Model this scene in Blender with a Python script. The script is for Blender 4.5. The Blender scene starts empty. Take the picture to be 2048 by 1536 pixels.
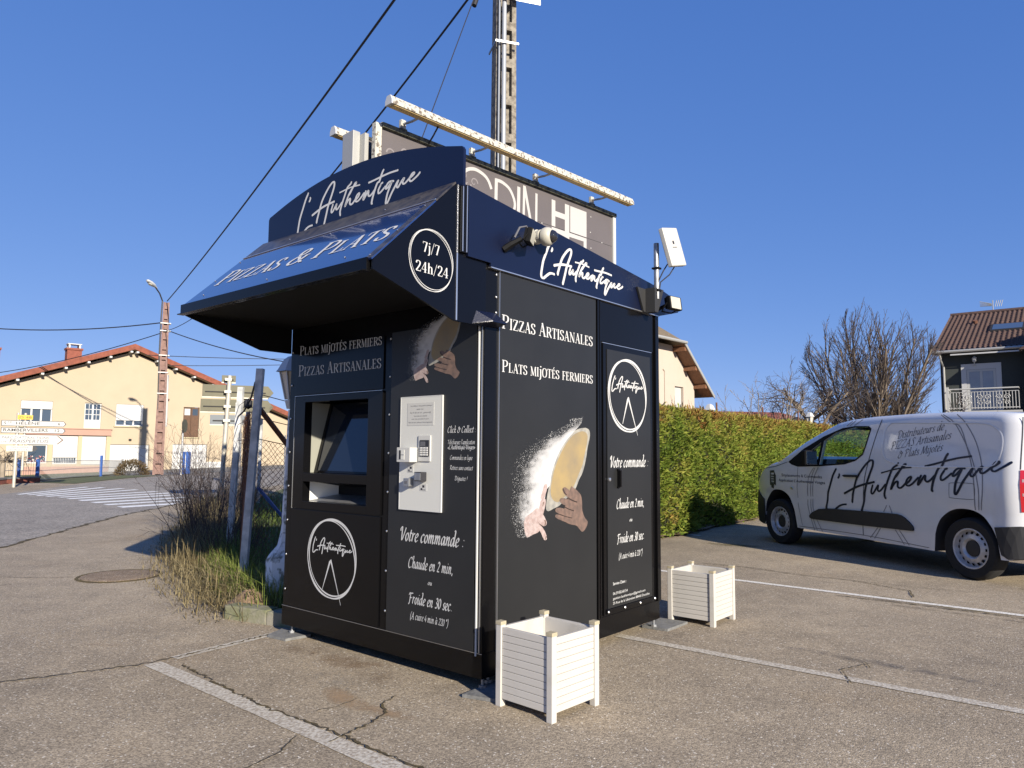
import bpy, bmesh, math, random
import numpy as np
from mathutils import Vector, Matrix, noise as mnoise

S = bpy.context.scene
C = S.collection
rnd = random.Random(7)
nrg = np.random.default_rng(7)
R = math.radians

# ------------------------------------------------------------------ camera, sky, sun
cd = bpy.data.cameras.new('camera'); cam = bpy.data.objects.new('camera', cd); C.objects.link(cam)
cd.sensor_width = 36.0; cd.lens = 1460.44 / 2048 * 36.0; cd.clip_start = 0.05; cd.clip_end = 2000
PITCH, ROLL, EYE = 0.0913187, 0.0073492, 1.32
cp_, sp_ = math.cos(PITCH), math.sin(PITCH)
fw = Vector((0, cp_, sp_)); rt0 = Vector((1, 0, 0)); up0 = Vector((0, -sp_, cp_))
rt = rt0 * math.cos(ROLL) + up0 * math.sin(ROLL); up = up0 * math.cos(ROLL) - rt0 * math.sin(ROLL)
M = Matrix((rt, up, -fw)).transposed().to_4x4(); M.translation = (0, 0, EYE)
cam.matrix_world = M
S.camera = cam

SUN_EL = R(21.0); SUN_AZ = math.atan2(0.499, -0.866)
W = bpy.data.worlds.new('World'); S.world = W; W.use_nodes = True
nt = W.node_tree
sky = nt.nodes.new('ShaderNodeTexSky'); sky.sky_type = 'NISHITA'; sky.sun_disc = False
sky.sun_elevation = SUN_EL; sky.sun_rotation = SUN_AZ
sky.altitude = 0; sky.air_density = 0.5; sky.dust_density = 0.0; sky.ozone_density = 3.0
# one even grade over the whole sky dome: the camera's soft, saturated rendering of a clear sky
bg = nt.nodes['Background']; bg.inputs[1].default_value = 0.1014
sp = nt.nodes.new('ShaderNodeSeparateColor'); cb = nt.nodes.new('ShaderNodeCombineColor'); nt.links.new(sky.outputs[0], sp.inputs[0])
for i, (g_, a_) in enumerate(((0.717, 0.765), (0.504, 1.14), (0.30, 2.50))):
    pw = nt.nodes.new('ShaderNodeMath'); pw.operation = 'POWER'; pw.inputs[1].default_value = g_
    mu = nt.nodes.new('ShaderNodeMath'); mu.operation = 'MULTIPLY'; mu.inputs[1].default_value = a_
    nt.links.new(sp.outputs[i], pw.inputs[0]); nt.links.new(pw.outputs[0], mu.inputs[0]); nt.links.new(mu.outputs[0], cb.inputs[i])
nt.links.new(cb.outputs[0], bg.inputs[0])
sl = bpy.data.lights.new('sun', 'SUN'); sl.energy = 5.0; sl.angle = R(0.53); sl.color = (1.0, 0.91, 0.77)
so = bpy.data.objects.new('sun', sl); C.objects.link(so)
sdir = Vector((-0.499 * math.cos(SUN_EL), 0.866 * math.cos(SUN_EL), -math.sin(SUN_EL)))
so.rotation_euler = sdir.to_track_quat('-Z', 'Y').to_euler(); so.location = (8, -14, 12)
S.view_settings.view_transform = 'Standard'; S.view_settings.look = 'None'
S.view_settings.exposure = 0.88; S.view_settings.gamma = 1.0; S.view_settings.use_curve_mapping = False

# ------------------------------------------------------------------ materials
def mat(name, col, rough=0.6, metal=0.0, var=0.0, scale=8.0, col2=None, bump=0.0, bscale=60.0, spec=0.5,
        coat=0.0, emit=0.0, contrast=(0.35, 0.65), detail=6):
    m = bpy.data.materials.new(name); m.use_nodes = True
    t = m.node_tree; b = t.nodes['Principled BSDF']
    b.inputs['Base Color'].default_value = (*col, 1); b.inputs['Roughness'].default_value = rough
    b.inputs['Metallic'].default_value = metal; b.inputs['Specular IOR Level'].default_value = spec
    b.inputs['Coat Weight'].default_value = coat; b.inputs['Coat Roughness'].default_value = 0.05
    if var or col2 or bump:
        tc = t.nodes.new('ShaderNodeTexCoord')
    if var or col2:
        n = t.nodes.new('ShaderNodeTexNoise'); n.inputs['Scale'].default_value = scale; n.inputs['Detail'].default_value = detail
        t.links.new(tc.outputs['Object'], n.inputs['Vector'])
        r = t.nodes.new('ShaderNodeValToRGB')
        c2 = col2 if col2 else tuple(c * (1 - var) for c in col)
        r.color_ramp.elements[0].position = contrast[0]; r.color_ramp.elements[1].position = contrast[1]
        r.color_ramp.elements[0].color = (*c2, 1); r.color_ramp.elements[1].color = (*col, 1)
        t.links.new(n.outputs[0], r.inputs[0]); t.links.new(r.outputs[0], b.inputs['Base Color'])
    if bump:
        n2 = t.nodes.new('ShaderNodeTexNoise'); n2.inputs['Scale'].default_value = bscale; n2.inputs['Detail'].default_value = 4
        t.links.new(tc.outputs['Object'], n2.inputs['Vector'])
        bp = t.nodes.new('ShaderNodeBump'); bp.inputs['Strength'].default_value = bump; bp.inputs['Distance'].default_value = 0.01
        t.links.new(n2.outputs[0], bp.inputs['Height']); t.links.new(bp.outputs[0], b.inputs['Normal'])
    return m

def asphalt(name, light, dark, speck, warm, patch_scale=0.35, sp_scale=95.0, bump=0.32):
    m = bpy.data.materials.new(name); m.use_nodes = True
    t = m.node_tree; b = t.nodes['Principled BSDF']; b.inputs['Roughness'].default_value = 0.92
    b.inputs['Specular IOR Level'].default_value = 0.25
    L = t.links.new
    tc = t.nodes.new('ShaderNodeTexCoord')
    def noise(scale, detail=8, rough=0.6):
        n = t.nodes.new('ShaderNodeTexNoise'); n.inputs['Scale'].default_value = scale
        n.inputs['Detail'].default_value = detail; n.inputs['Roughness'].default_value = rough
        L(tc.outputs['Object'], n.inputs['Vector']); return n
    def ramp(src, p0, p1, c0, c1):
        r = t.nodes.new('ShaderNodeValToRGB'); r.color_ramp.elements[0].position = p0; r.color_ramp.elements[1].position = p1
        r.color_ramp.elements[0].color = (*c0, 1); r.color_ramp.elements[1].color = (*c1, 1); L(src, r.inputs[0]); return r
    def mix(mode, fac, a, c):
        x = t.nodes.new('ShaderNodeMix'); x.data_type = 'RGBA'; x.blend_type = mode
        if isinstance(fac, float): x.inputs[0].default_value = fac
        else: L(fac, x.inputs[0])
        if isinstance(a, tuple): x.inputs[6].default_value = (*a, 1)
        else: L(a, x.inputs[6])
        if isinstance(c, tuple): x.inputs[7].default_value = (*c, 1)
        else: L(c, x.inputs[7])
        return x.outputs[2]
    big = noise(patch_scale, 6, 0.65)
    base = ramp(big.outputs[0], 0.34, 0.66, dark, light).outputs[0]
    mid = noise(patch_scale * 7, 8, 0.7)
    base = mix('MULTIPLY', 1.0, base, ramp(mid.outputs[0], 0.3, 0.7, (0.78, 0.77, 0.76), (1.12, 1.1, 1.06)).outputs[0])
    st = noise(patch_scale * 2.2, 5, 0.6)
    base = mix('MIX', ramp(st.outputs[0], 0.58, 0.74, (0, 0, 0), (0.45, 0.45, 0.45)).outputs[0], base, warm)
    v = t.nodes.new('ShaderNodeTexVoronoi'); v.inputs['Scale'].default_value = sp_scale; L(tc.outputs['Object'], v.inputs['Vector'])
    sep = t.nodes.new('ShaderNodeSeparateColor'); L(v.outputs['Color'], sep.inputs[0])
    base = mix('MULTIPLY', 1.0, base, ramp(sep.outputs[0], 0.05, 0.95, (0.60, 0.59, 0.58), (1.30, 1.28, 1.25)).outputs[0])
    base = mix('MIX', ramp(sep.outputs[1], 0.965, 0.985, (0, 0, 0), (1, 1, 1)).outputs[0], base, speck)
    L(base, b.inputs['Base Color'])
    bp = t.nodes.new('ShaderNodeBump'); bp.inputs['Strength'].default_value = bump; bp.inputs['Distance'].default_value = 0.006
    inv = t.nodes.new('ShaderNodeMath'); inv.operation = 'SUBTRACT'; inv.inputs[0].default_value = 1.0; L(v.outputs['Distance'], inv.inputs[1])
    L(inv.outputs[0], bp.inputs['Height']); L(bp.outputs[0], b.inputs['Normal'])
    return m

def leafmat(name, cols, tip=None, z0=0, z1=1, scale=2.5):
    """foliage: three-colour noise in object space, optional dried colour above z0..z1"""
    m = bpy.data.materials.new(name); m.use_nodes = True
    t = m.node_tree; b = t.nodes['Principled BSDF']; b.inputs['Roughness'].default_value = 0.75
    b.inputs['Specular IOR Level'].default_value = 0.2
    L = t.links.new
    at = t.nodes.new('ShaderNodeAttribute'); at.attribute_name = 'tint'
    r = t.nodes.new('ShaderNodeValToRGB'); e = r.color_ramp.elements
    e[0].position = 0.0; e[0].color = (*cols[0], 1); e[1].position = 1.0; e[1].color = (*cols[-1], 1)
    for i, c in enumerate(cols[1:-1]):
        x = e.new((i + 1) / (len(cols) - 1)); x.color = (*c, 1)
    L(at.outputs['Fac'], r.inputs[0]); out = r.outputs[0]
    L(out, b.inputs['Base Color'])
    tr = t.nodes.new('ShaderNodeBsdfTranslucent'); L(out, tr.inputs[0])
    ms = t.nodes.new('ShaderNodeMixShader'); ms.inputs[0].default_value = 0.25
    L(b.outputs[0], ms.inputs[1]); L(tr.outputs[0], ms.inputs[2])
    L(ms.outputs[0], t.nodes['Material Output'].inputs[0])
    return m

def thin_glass(name, tint, refl=0.06):
    m = bpy.data.materials.new(name); m.use_nodes = True
    t = m.node_tree; L = t.links.new
    for n in list(t.nodes):
        if n.type == 'BSDF_PRINCIPLED': t.nodes.remove(n)
    tr = t.nodes.new('ShaderNodeBsdfTransparent'); tr.inputs[0].default_value = (*tint, 1)
    gl = t.nodes.new('ShaderNodeBsdfGlossy'); gl.inputs['Roughness'].default_value = 0.02
    lw = t.nodes.new('ShaderNodeLayerWeight'); lw.inputs[0].default_value = 0.5; pw = t.nodes.new('ShaderNodeMath'); pw.operation = 'POWER'; pw.inputs[1].default_value = 4.0; L(lw.outputs['Facing'], pw.inputs[0])
    fr = t.nodes.new('ShaderNodeMath'); fr.operation = 'MULTIPLY_ADD'; fr.inputs[1].default_value = 0.6; fr.inputs[2].default_value = refl; L(pw.outputs[0], fr.inputs[0])
    ms = t.nodes.new('ShaderNodeMixShader'); L(fr.outputs[0], ms.inputs[0]); L(tr.outputs[0], ms.inputs[1]); L(gl.outputs[0], ms.inputs[2])
    L(ms.outputs[0], t.nodes['Material Output'].inputs[0])
    return m

m_black = mat('black_gloss', (0.0040, 0.0039, 0.0044), 0.16, spec=0.22, bump=0.015, bscale=30)
m_blackmatte = mat('black_matte', (0.0035, 0.0035, 0.004), 0.65, spec=0.2)
m_awnside = mat('awning_side_black', (0.0022, 0.0026, 0.005), 0.30, spec=0.25, bump=0.08, bscale=200)
m_char = mat('charcoal_print', (0.0165, 0.017, 0.0175), 0.40, spec=0.34, var=0.12, scale=3)
m_navy = mat('navy_panel', (0.0035, 0.006, 0.022), 0.30, var=0.1, scale=4, bump=0.12, bscale=220)
m_marq = mat('navy_marquee', (0.0030, 0.0052, 0.022), 0.36)
m_awn = mat('awning_sheet', (0.010, 0.026, 0.105), 0.11, spec=0.9, coat=1.0, bump=0.02, bscale=3)
m_awntop = mat('awning_dusty', (0.018, 0.018, 0.024), 0.33, col2=(0.06, 0.053, 0.048), scale=18, contrast=(0.4, 0.62))
m_white = mat('white_vinyl', (0.487, 0.487, 0.479), 0.5)
m_whitedim = mat('grey_vinyl', (0.5, 0.5, 0.49), 0.5)
m_alu = mat('aluminium', (0.72, 0.72, 0.72), 0.3, 0.9)
m_steel = mat('galvanised', (0.378, 0.386, 0.395), 0.42, 0.7, var=0.3, scale=20)
m_payp = mat('grey_plastic_panel', (0.521, 0.521, 0.487), 0.45)
m_cream = mat('cream_liner', (0.24, 0.24, 0.20), 0.5)
m_screen = mat('screen_glass', (0.008, 0.011, 0.018), 0.05, spec=0.8)
m_paper = mat('paper', (0.437, 0.437, 0.420), 0.7)
m_ink = mat('ink', (0.02, 0.02, 0.025), 0.6)
m_inkgrey = mat('ink_grey', (0.10, 0.10, 0.11), 0.6)
m_slab = mat('slab', (0.17, 0.17, 0.165), 0.9, var=0.3, scale=25, bump=0.4)
m_dough = mat('dough_print', (0.302, 0.223, 0.101), 0.5, col2=(0.210, 0.168, 0.105), scale=5, contrast=(0.36, 0.70))
m_doughedge = mat('dough_rim', (0.302, 0.290, 0.252), 0.5, col2=(0.202, 0.197, 0.181), scale=25)
m_skin = mat('skin_print', (0.168, 0.109, 0.084), 0.5, col2=(0.101, 0.071, 0.059), scale=30)
m_skinl = mat('skin_print_light', (0.386, 0.311, 0.294), 0.5, col2=(0.286, 0.210, 0.193), scale=40)
m_skind = mat('skin_print_dark', (0.03, 0.02, 0.016), 0.5)
m_flour = mat('flour_print', (0.437, 0.437, 0.437), 0.6)
m_pvc = mat('white_pvc', (0.470, 0.449, 0.412), 0.38, col2=(0.40, 0.375, 0.33), scale=7, contrast=(0.22, 0.46))
m_pvcy = mat('yellowed_pvc', (0.403, 0.353, 0.244), 0.45, var=0.12, scale=30)
m_van = mat('van_paint', (0.64, 0.645, 0.65), 0.22, coat=0.7, var=0.04, scale=3)
m_tyre = mat('tyre', (0.012, 0.012, 0.012), 0.85, var=0.3, scale=30)
m_rim = mat('rim', (0.52, 0.52, 0.53), 0.38, 0.35, var=0.2, scale=25)
m_plast = mat('bumper_plastic', (0.020, 0.020, 0.021), 0.6, bump=0.1, bscale=200)
m_inter = mat('van_interior', (0.025, 0.026, 0.03), 0.8)
m_seat = mat('seat_cloth', (0.05, 0.052, 0.06), 0.9)
m_vglass = thin_glass('van_glass', (0.70, 0.86, 0.82))
m_red = mat('tail_red', (0.42, 0.006, 0.012), 0.1, coat=1.0)
m_vink = mat('van_lettering', (0.006, 0.010, 0.030), 0.3)
m_vgrey = mat('van_grey_lines', (0.20, 0.20, 0.21), 0.35)
m_seam = mat('panel_gap', (0.03, 0.03, 0.033), 0.7)
m_conc = mat('concrete', (0.252, 0.227, 0.185), 0.95, col2=(0.084, 0.071, 0.059), scale=16, bump=0.6, bscale=60, contrast=(0.3, 0.62))
m_concd = mat('concrete_pink', (0.227, 0.143, 0.122), 0.95, var=0.3, scale=6)
m_kerb = mat('kerb_concrete', (0.227, 0.210, 0.168), 0.95, col2=(0.134, 0.143, 0.067), scale=7, bump=0.4)
m_pipe = mat('grey_conduit', (0.26, 0.28, 0.31), 0.4)
m_cable = mat('cable', (0.012, 0.012, 0.016), 0.7)
m_board = mat('board_taupe', (0.105, 0.092, 0.092), 0.5, var=0.1, scale=2)
m_boardorn = mat('board_ornament', (0.19, 0.172, 0.172), 0.5)
m_boardw = mat('board_letters', (0.395, 0.382, 0.370), 0.5)
m_rail = mat('mossy_rail', (0.028, 0.03, 0.03), 0.8, col2=(0.12, 0.12, 0.085), scale=18, contrast=(0.45, 0.6))
m_dirtyw = mat('dirty_white', (0.437, 0.420, 0.361), 0.6, col2=(0.134, 0.109, 0.084), scale=26, contrast=(0.40, 0.47))
m_yel = mat('yellowed_tube', (0.521, 0.378, 0.168), 0.5, var=0.3, scale=9)
m_render = mat('cream_render', (0.395, 0.323, 0.231), 0.95, var=0.06, scale=0.8, bump=0.15, bscale=40)
m_pink = mat('pink_render', (0.370, 0.227, 0.176), 0.9, var=0.06, scale=2)
m_sand = mat('sand_render', (0.386, 0.336, 0.218), 0.9)
m_tile = mat('red_tile', (0.218, 0.063, 0.035), 0.8, var=0.3, scale=5)
m_soffit = mat('soffit', (0.25, 0.17, 0.10), 0.8, var=0.3, scale=8)
m_pane = mat('window_glass', (0.05, 0.07, 0.10), 0.06, spec=0.8)
m_wframe = mat('window_white', (0.470, 0.470, 0.462), 0.45)
m_wood = mat('brown_wood', (0.11, 0.055, 0.028), 0.7, var=0.3, scale=12)
m_dark = mat('dark_void', (0.012, 0.011, 0.011), 0.7)
m_brick = mat('brick_red', (0.227, 0.071, 0.046), 0.9, var=0.25, scale=14)
m_signback = mat('sign_back', (0.105, 0.098, 0.062), 0.6, 0.2, var=0.12, scale=5)
m_signgrey = mat('sign_back_grey', (0.13, 0.145, 0.16), 0.6, 0.2)
m_signpost = mat('sign_post', (0.462, 0.437, 0.370), 0.55, 0.3, var=0.15, scale=10)
m_yellow = mat('sign_yellow', (0.588, 0.319, 0.008), 0.5)
m_blue = mat('blue_paint', (0.042, 0.109, 0.353), 0.5, var=0.15, scale=10)
m_roadw = mat('road_paint', (0.714, 0.714, 0.697), 0.8, col2=(0.353, 0.344, 0.336), scale=9, contrast=(0.30, 0.45))
m_parkw = mat('worn_paint', (0.504, 0.466, 0.395), 0.9, col2=(0.294, 0.248, 0.193), scale=60, contrast=(0.38, 0.60), bump=0.4, bscale=110, detail=10)
m_parkw2 = mat('bay_paint', (0.672, 0.647, 0.588), 0.9, col2=(0.353, 0.302, 0.235), scale=55, contrast=(0.33, 0.50), bump=0.4, bscale=110, detail=10)
m_crack = mat('crack_moss', (0.035, 0.027, 0.018), 1.0, col2=(0.09, 0.065, 0.02), scale=14)
m_dirt = mat('dirt', (0.27, 0.18, 0.11), 1.0, var=0.4, scale=14, bump=1.0, bscale=40)
m_dust = mat('sand_dust', (0.30, 0.21, 0.135), 1.0, var=0.25, scale=20, bump=0.3, bscale=90)
m_iron = mat('cast_iron', (0.10, 0.075, 0.055), 0.9, col2=(0.20, 0.16, 0.12), scale=30, bump=0.5)
m_lawn = mat('lawn_soil', (0.05, 0.075, 0.022), 1.0, col2=(0.10, 0.10, 0.04), scale=4, bump=0.6)
m_bark = mat('bark', (0.17, 0.135, 0.10), 0.95, col2=(0.10, 0.075, 0.055), scale=3)
m_twig = mat('twig', (0.085, 0.068, 0.062), 0.95, var=0.3, scale=1)
m_barkl = mat('pale_bark', (0.30, 0.25, 0.19), 0.95, var=0.3, scale=4)
m_darkhouse = mat('dark_render', (0.040, 0.047, 0.044), 0.9, var=0.1, scale=6)
m_rtile = mat('brown_tile', (0.092, 0.050, 0.038), 0.8, col2=(0.055, 0.034, 0.028), scale=6)
m_zinc = mat('zinc', (0.353, 0.353, 0.336), 0.5, 0.3)
m_pinkh = mat('pale_pink_render', (0.420, 0.357, 0.298), 0.95, var=0.04, scale=2)
m_oldtile = mat('old_tile', (0.168, 0.130, 0.084), 0.9, var=0.4, scale=12)
m_lant = mat('lantern_white', (0.437, 0.437, 0.420), 0.4)
m_lantglass = mat('lantern_glass', (0.55, 0.50, 0.42), 0.2)
m_lantgrey = mat('lantern_grey', (0.42, 0.43, 0.44), 0.5)
m_lampbase = mat('lamp_base_worn', (0.62, 0.62, 0.62), 0.7, col2=(0.16, 0.16, 0.13), scale=14, contrast=(0.38, 0.50))
m_camw = mat('camera_ivory', (0.403, 0.386, 0.328), 0.35)
m_dome = mat('smoked_dome', (0.015, 0.015, 0.018), 0.03, spec=1.0)
m_ant = mat('antenna_white', (0.437, 0.428, 0.395), 0.4)
m_led = mat('led_glass', (0.420, 0.403, 0.336), 0.25)
m_rust = mat('rusty', (0.16, 0.07, 0.04), 0.9, var=0.4, scale=20)
m_grassA = leafmat('grass_green', [(0.05, 0.085, 0.015), (0.12, 0.17, 0.03), (0.24, 0.26, 0.07)])
m_grassB = leafmat('grass_dry', [(0.12, 0.09, 0.045), (0.23, 0.185, 0.095), (0.36, 0.30, 0.17)])
m_hedge = leafmat('hedge_leaf', [(0.055, 0.090, 0.012), (0.132, 0.182, 0.022), (0.218, 0.240, 0.040), (0.26, 0.19, 0.045), (0.20, 0.090, 0.024)])
m_asph = asphalt('parking_asphalt', (0.372, 0.316, 0.238), (0.262, 0.222, 0.170), (0.58, 0.53, 0.45), (0.26, 0.195, 0.12), 0.35, 135.0)
m_road = asphalt('road_asphalt', (0.300, 0.280, 0.255), (0.255, 0.238, 0.218), (0.27, 0.27, 0.26), (0.19, 0.185, 0.175), 0.12, 40.0, 0.2)

# ------------------------------------------------------------------ mesh helpers
class MB:
    def __init__(s): s.v = []; s.f = []
    def add(s, vs, fs):
        o = len(s.v); s.v += [tuple(p) for p in vs]; s.f += [tuple(i + o for i in f) for f in fs]; return s
    def box(s, x0, x1, y0, y1, z0, z1):
        return s.add([(x0, y0, z0), (x1, y0, z0), (x1, y1, z0), (x0, y1, z0), (x0, y0, z1), (x1, y0, z1), (x1, y1, z1), (x0, y1, z1)],
                     [(0, 3, 2, 1), (4, 5, 6, 7), (0, 1, 5, 4), (1, 2, 6, 5), (2, 3, 7, 6), (3, 0, 4, 7)])
    def prism(s, poly, fn0, fn1):
        n = len(poly)
        a = [fn0(*p) for p in poly]; b = [fn1(*p) for p in poly]
        return s.add(a + b, [tuple(range(n - 1, -1, -1)), tuple(range(n, 2 * n))] + [(i, (i + 1) % n, n + (i + 1) % n, n + i) for i in range(n)])
    def quad(s, a, b, c, d): return s.add([a, b, c, d], [(0, 1, 2, 3)])
    def tube(s, pts, rad, n=8, cap=True):
        pts = [Vector(p) for p in pts]
        rads = rad if isinstance(rad, (list, tuple)) else [rad] * len(pts)
        rings = []; ref = None
        for i, p in enumerate(pts):
            d = (pts[min(i + 1, len(pts) - 1)] - pts[max(i - 1, 0)]).normalized()
            if ref is None or abs(ref.dot(d)) > 0.98:
                ref = Vector((0, 0, 1)) if abs(d.z) < 0.9 else Vector((1, 0, 0))
            u = (ref - d * ref.dot(d)).normalized(); w = d.cross(u); ref = u
            rings.append([tuple(p + (u * math.cos(2 * math.pi * k / n) + w * math.sin(2 * math.pi * k / n)) * rads[i]) for k in range(n)])
        vs = [q for r in rings for q in r]; fs = []
        for i in range(len(pts) - 1):
            for k in range(n):
                fs.append((i * n + k, i * n + (k + 1) % n, (i + 1) * n + (k + 1) % n, (i + 1) * n + k))
        if cap:
            fs.append(tuple(range(n - 1, -1, -1))); fs.append(tuple((len(pts) - 1) * n + k for k in range(n)))
        return s.add(vs, fs)
    def lathe(s, prof, o=(0, 0, 0), n=16, ax='z', ang0=0.0, caps=True):
        vs = []
        for r, h in prof:
            for k in range(n):
                a = 2 * math.pi * k / n + ang0; x, y = r * math.cos(a), r * math.sin(a)
                p = (x, y, h) if ax == 'z' else ((x, h, y) if ax == 'y' else (h, x, y))
                vs.append((p[0] + o[0], p[1] + o[1], p[2] + o[2]))
        fs = []
        m = len(prof)
        for i in range(m - 1):
            for k in range(n):
                fs.append((i * n + k, i * n + (k + 1) % n, (i + 1) * n + (k + 1) % n, (i + 1) * n + k))
        if caps:
            fs.append(tuple(range(n - 1, -1, -1))); fs.append(tuple((m - 1) * n + k for k in range(n)))
        return s.add(vs, fs)
    def build(s, name, m, parent=None, smooth=False, bevel=0.0, seg=2, loc=None, rot=None):
        me = bpy.data.meshes.new(name); me.from_pydata(s.v, [], s.f); me.update()
        bm = bmesh.new(); bm.from_mesh(me)
        bmesh.ops.recalc_face_normals(bm, faces=bm.faces)
        if bevel > 0:
            es = [e for e in bm.edges if len(e.link_faces) == 2 and e.calc_face_angle(0) > 0.5]
            bmesh.ops.bevel(bm, geom=es, offset=bevel, segments=seg, affect='EDGES', profile=0.7)
        bm.to_mesh(me); bm.free()
        return link(name, me, m, parent, smooth, loc, rot)

def link(name, me, m, parent=None, smooth=False, loc=None, rot=None):
    if m is not None:
        for x in (m if isinstance(m, (list, tuple)) else [m]): me.materials.append(x)
    if smooth is True:
        me.polygons.foreach_set('use_smooth', [True] * len(me.polygons))
    o = bpy.data.objects.new(name, me); C.objects.link(o)
    if parent: o.parent = parent
    if loc: o.location = loc
    if rot: o.rotation_euler = rot
    if smooth == 'auto':
        me.polygons.foreach_set('use_smooth', [True] * len(me.polygons))
        me.set_sharp_from_angle(angle=R(35))
    return o

def thing(name, label, cat, loc=(0, 0, 0), rz=0.0, group=None, kind=None):
    o = bpy.data.objects.new(name, None); o.empty_display_size = 0.2; C.objects.link(o)
    o.location = loc; o.rotation_euler = (0, 0, rz); return tag(o, label, cat, group, kind)
def tag(o, label=None, cat=None, group=None, kind=None):
    if label: o['label'] = label
    if cat: o['category'] = cat
    if group: o['group'] = group
    if kind: o['kind'] = kind
    return o
def copy_part(src, parent, loc=None, rot=None):
    c = src.copy(); C.objects.link(c); c.parent = parent
    if loc is not None: c.location = loc
    if rot is not None: c.rotation_euler = rot
    return c

def np_mesh(name, V, F, m, parent=None, tint=None, smooth=False):
    me = bpy.data.meshes.new(name); k = F.shape[1]
    me.vertices.add(len(V)); me.vertices.foreach_set('co', np.asarray(V, np.float32).ravel())
    me.loops.add(F.size); me.loops.foreach_set('vertex_index', F.astype(np.int32).ravel())
    me.polygons.add(len(F)); me.polygons.foreach_set('loop_start', np.arange(0, F.size, k, dtype=np.int32))
    try: me.polygons.foreach_set('loop_total', np.full(len(F), k, np.int32))
    except Exception: pass
    me.update(calc_edges=True)
    if tint is not None:
        a = me.attributes.new('tint', 'FLOAT', 'POINT'); a.data.foreach_set('value', np.asarray(tint, np.float32))
    return link(name, me, m, parent, smooth)

# ------------------------------------------------------------------ lettering (stroke fonts)
def smooth_pts(p, sub=5):
    if len(p) < 3: return [Vector(q).to_2d() if len(q) == 3 else Vector(q) for q in p]
    P = [Vector(q) for q in p]; out = []
    for i in range(len(P) - 1):
        p0 = P[max(i - 1, 0)]; p1 = P[i]; p2 = P[i + 1]; p3 = P[min(i + 2, len(P) - 1)]
        for k in range(sub):
            t = k / sub
            out.append(0.5 * ((2 * p1) + (p2 - p0) * t + (2 * p0 - 5 * p1 + 4 * p2 - p3) * t * t + (3 * p1 - p0 - 3 * p2 + p3) * t ** 3))
    out.append(P[-1]); return out

def ribbon(pts, wfn):
    """2-D strip along pts; wfn(angle, t) -> width"""
    n = len(pts); L_, R_ = [], []
    for i in range(n):
        d = pts[min(i + 1, n - 1)] - pts[max(i - 1, 0)]
        if d.length < 1e-9: d = Vector((1, 0))
        d.normalize(); nn = Vector((-d.y, d.x)); w = wfn(math.atan2(d.y, d.x), i / max(n - 1, 1)) / 2
        L_.append(pts[i] + nn * w); R_.append(pts[i] - nn * w)
    vs = L_ + R_; fs = [(i, n + i, n + i + 1, i + 1) for i in range(n - 1)]
    return vs, fs

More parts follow.
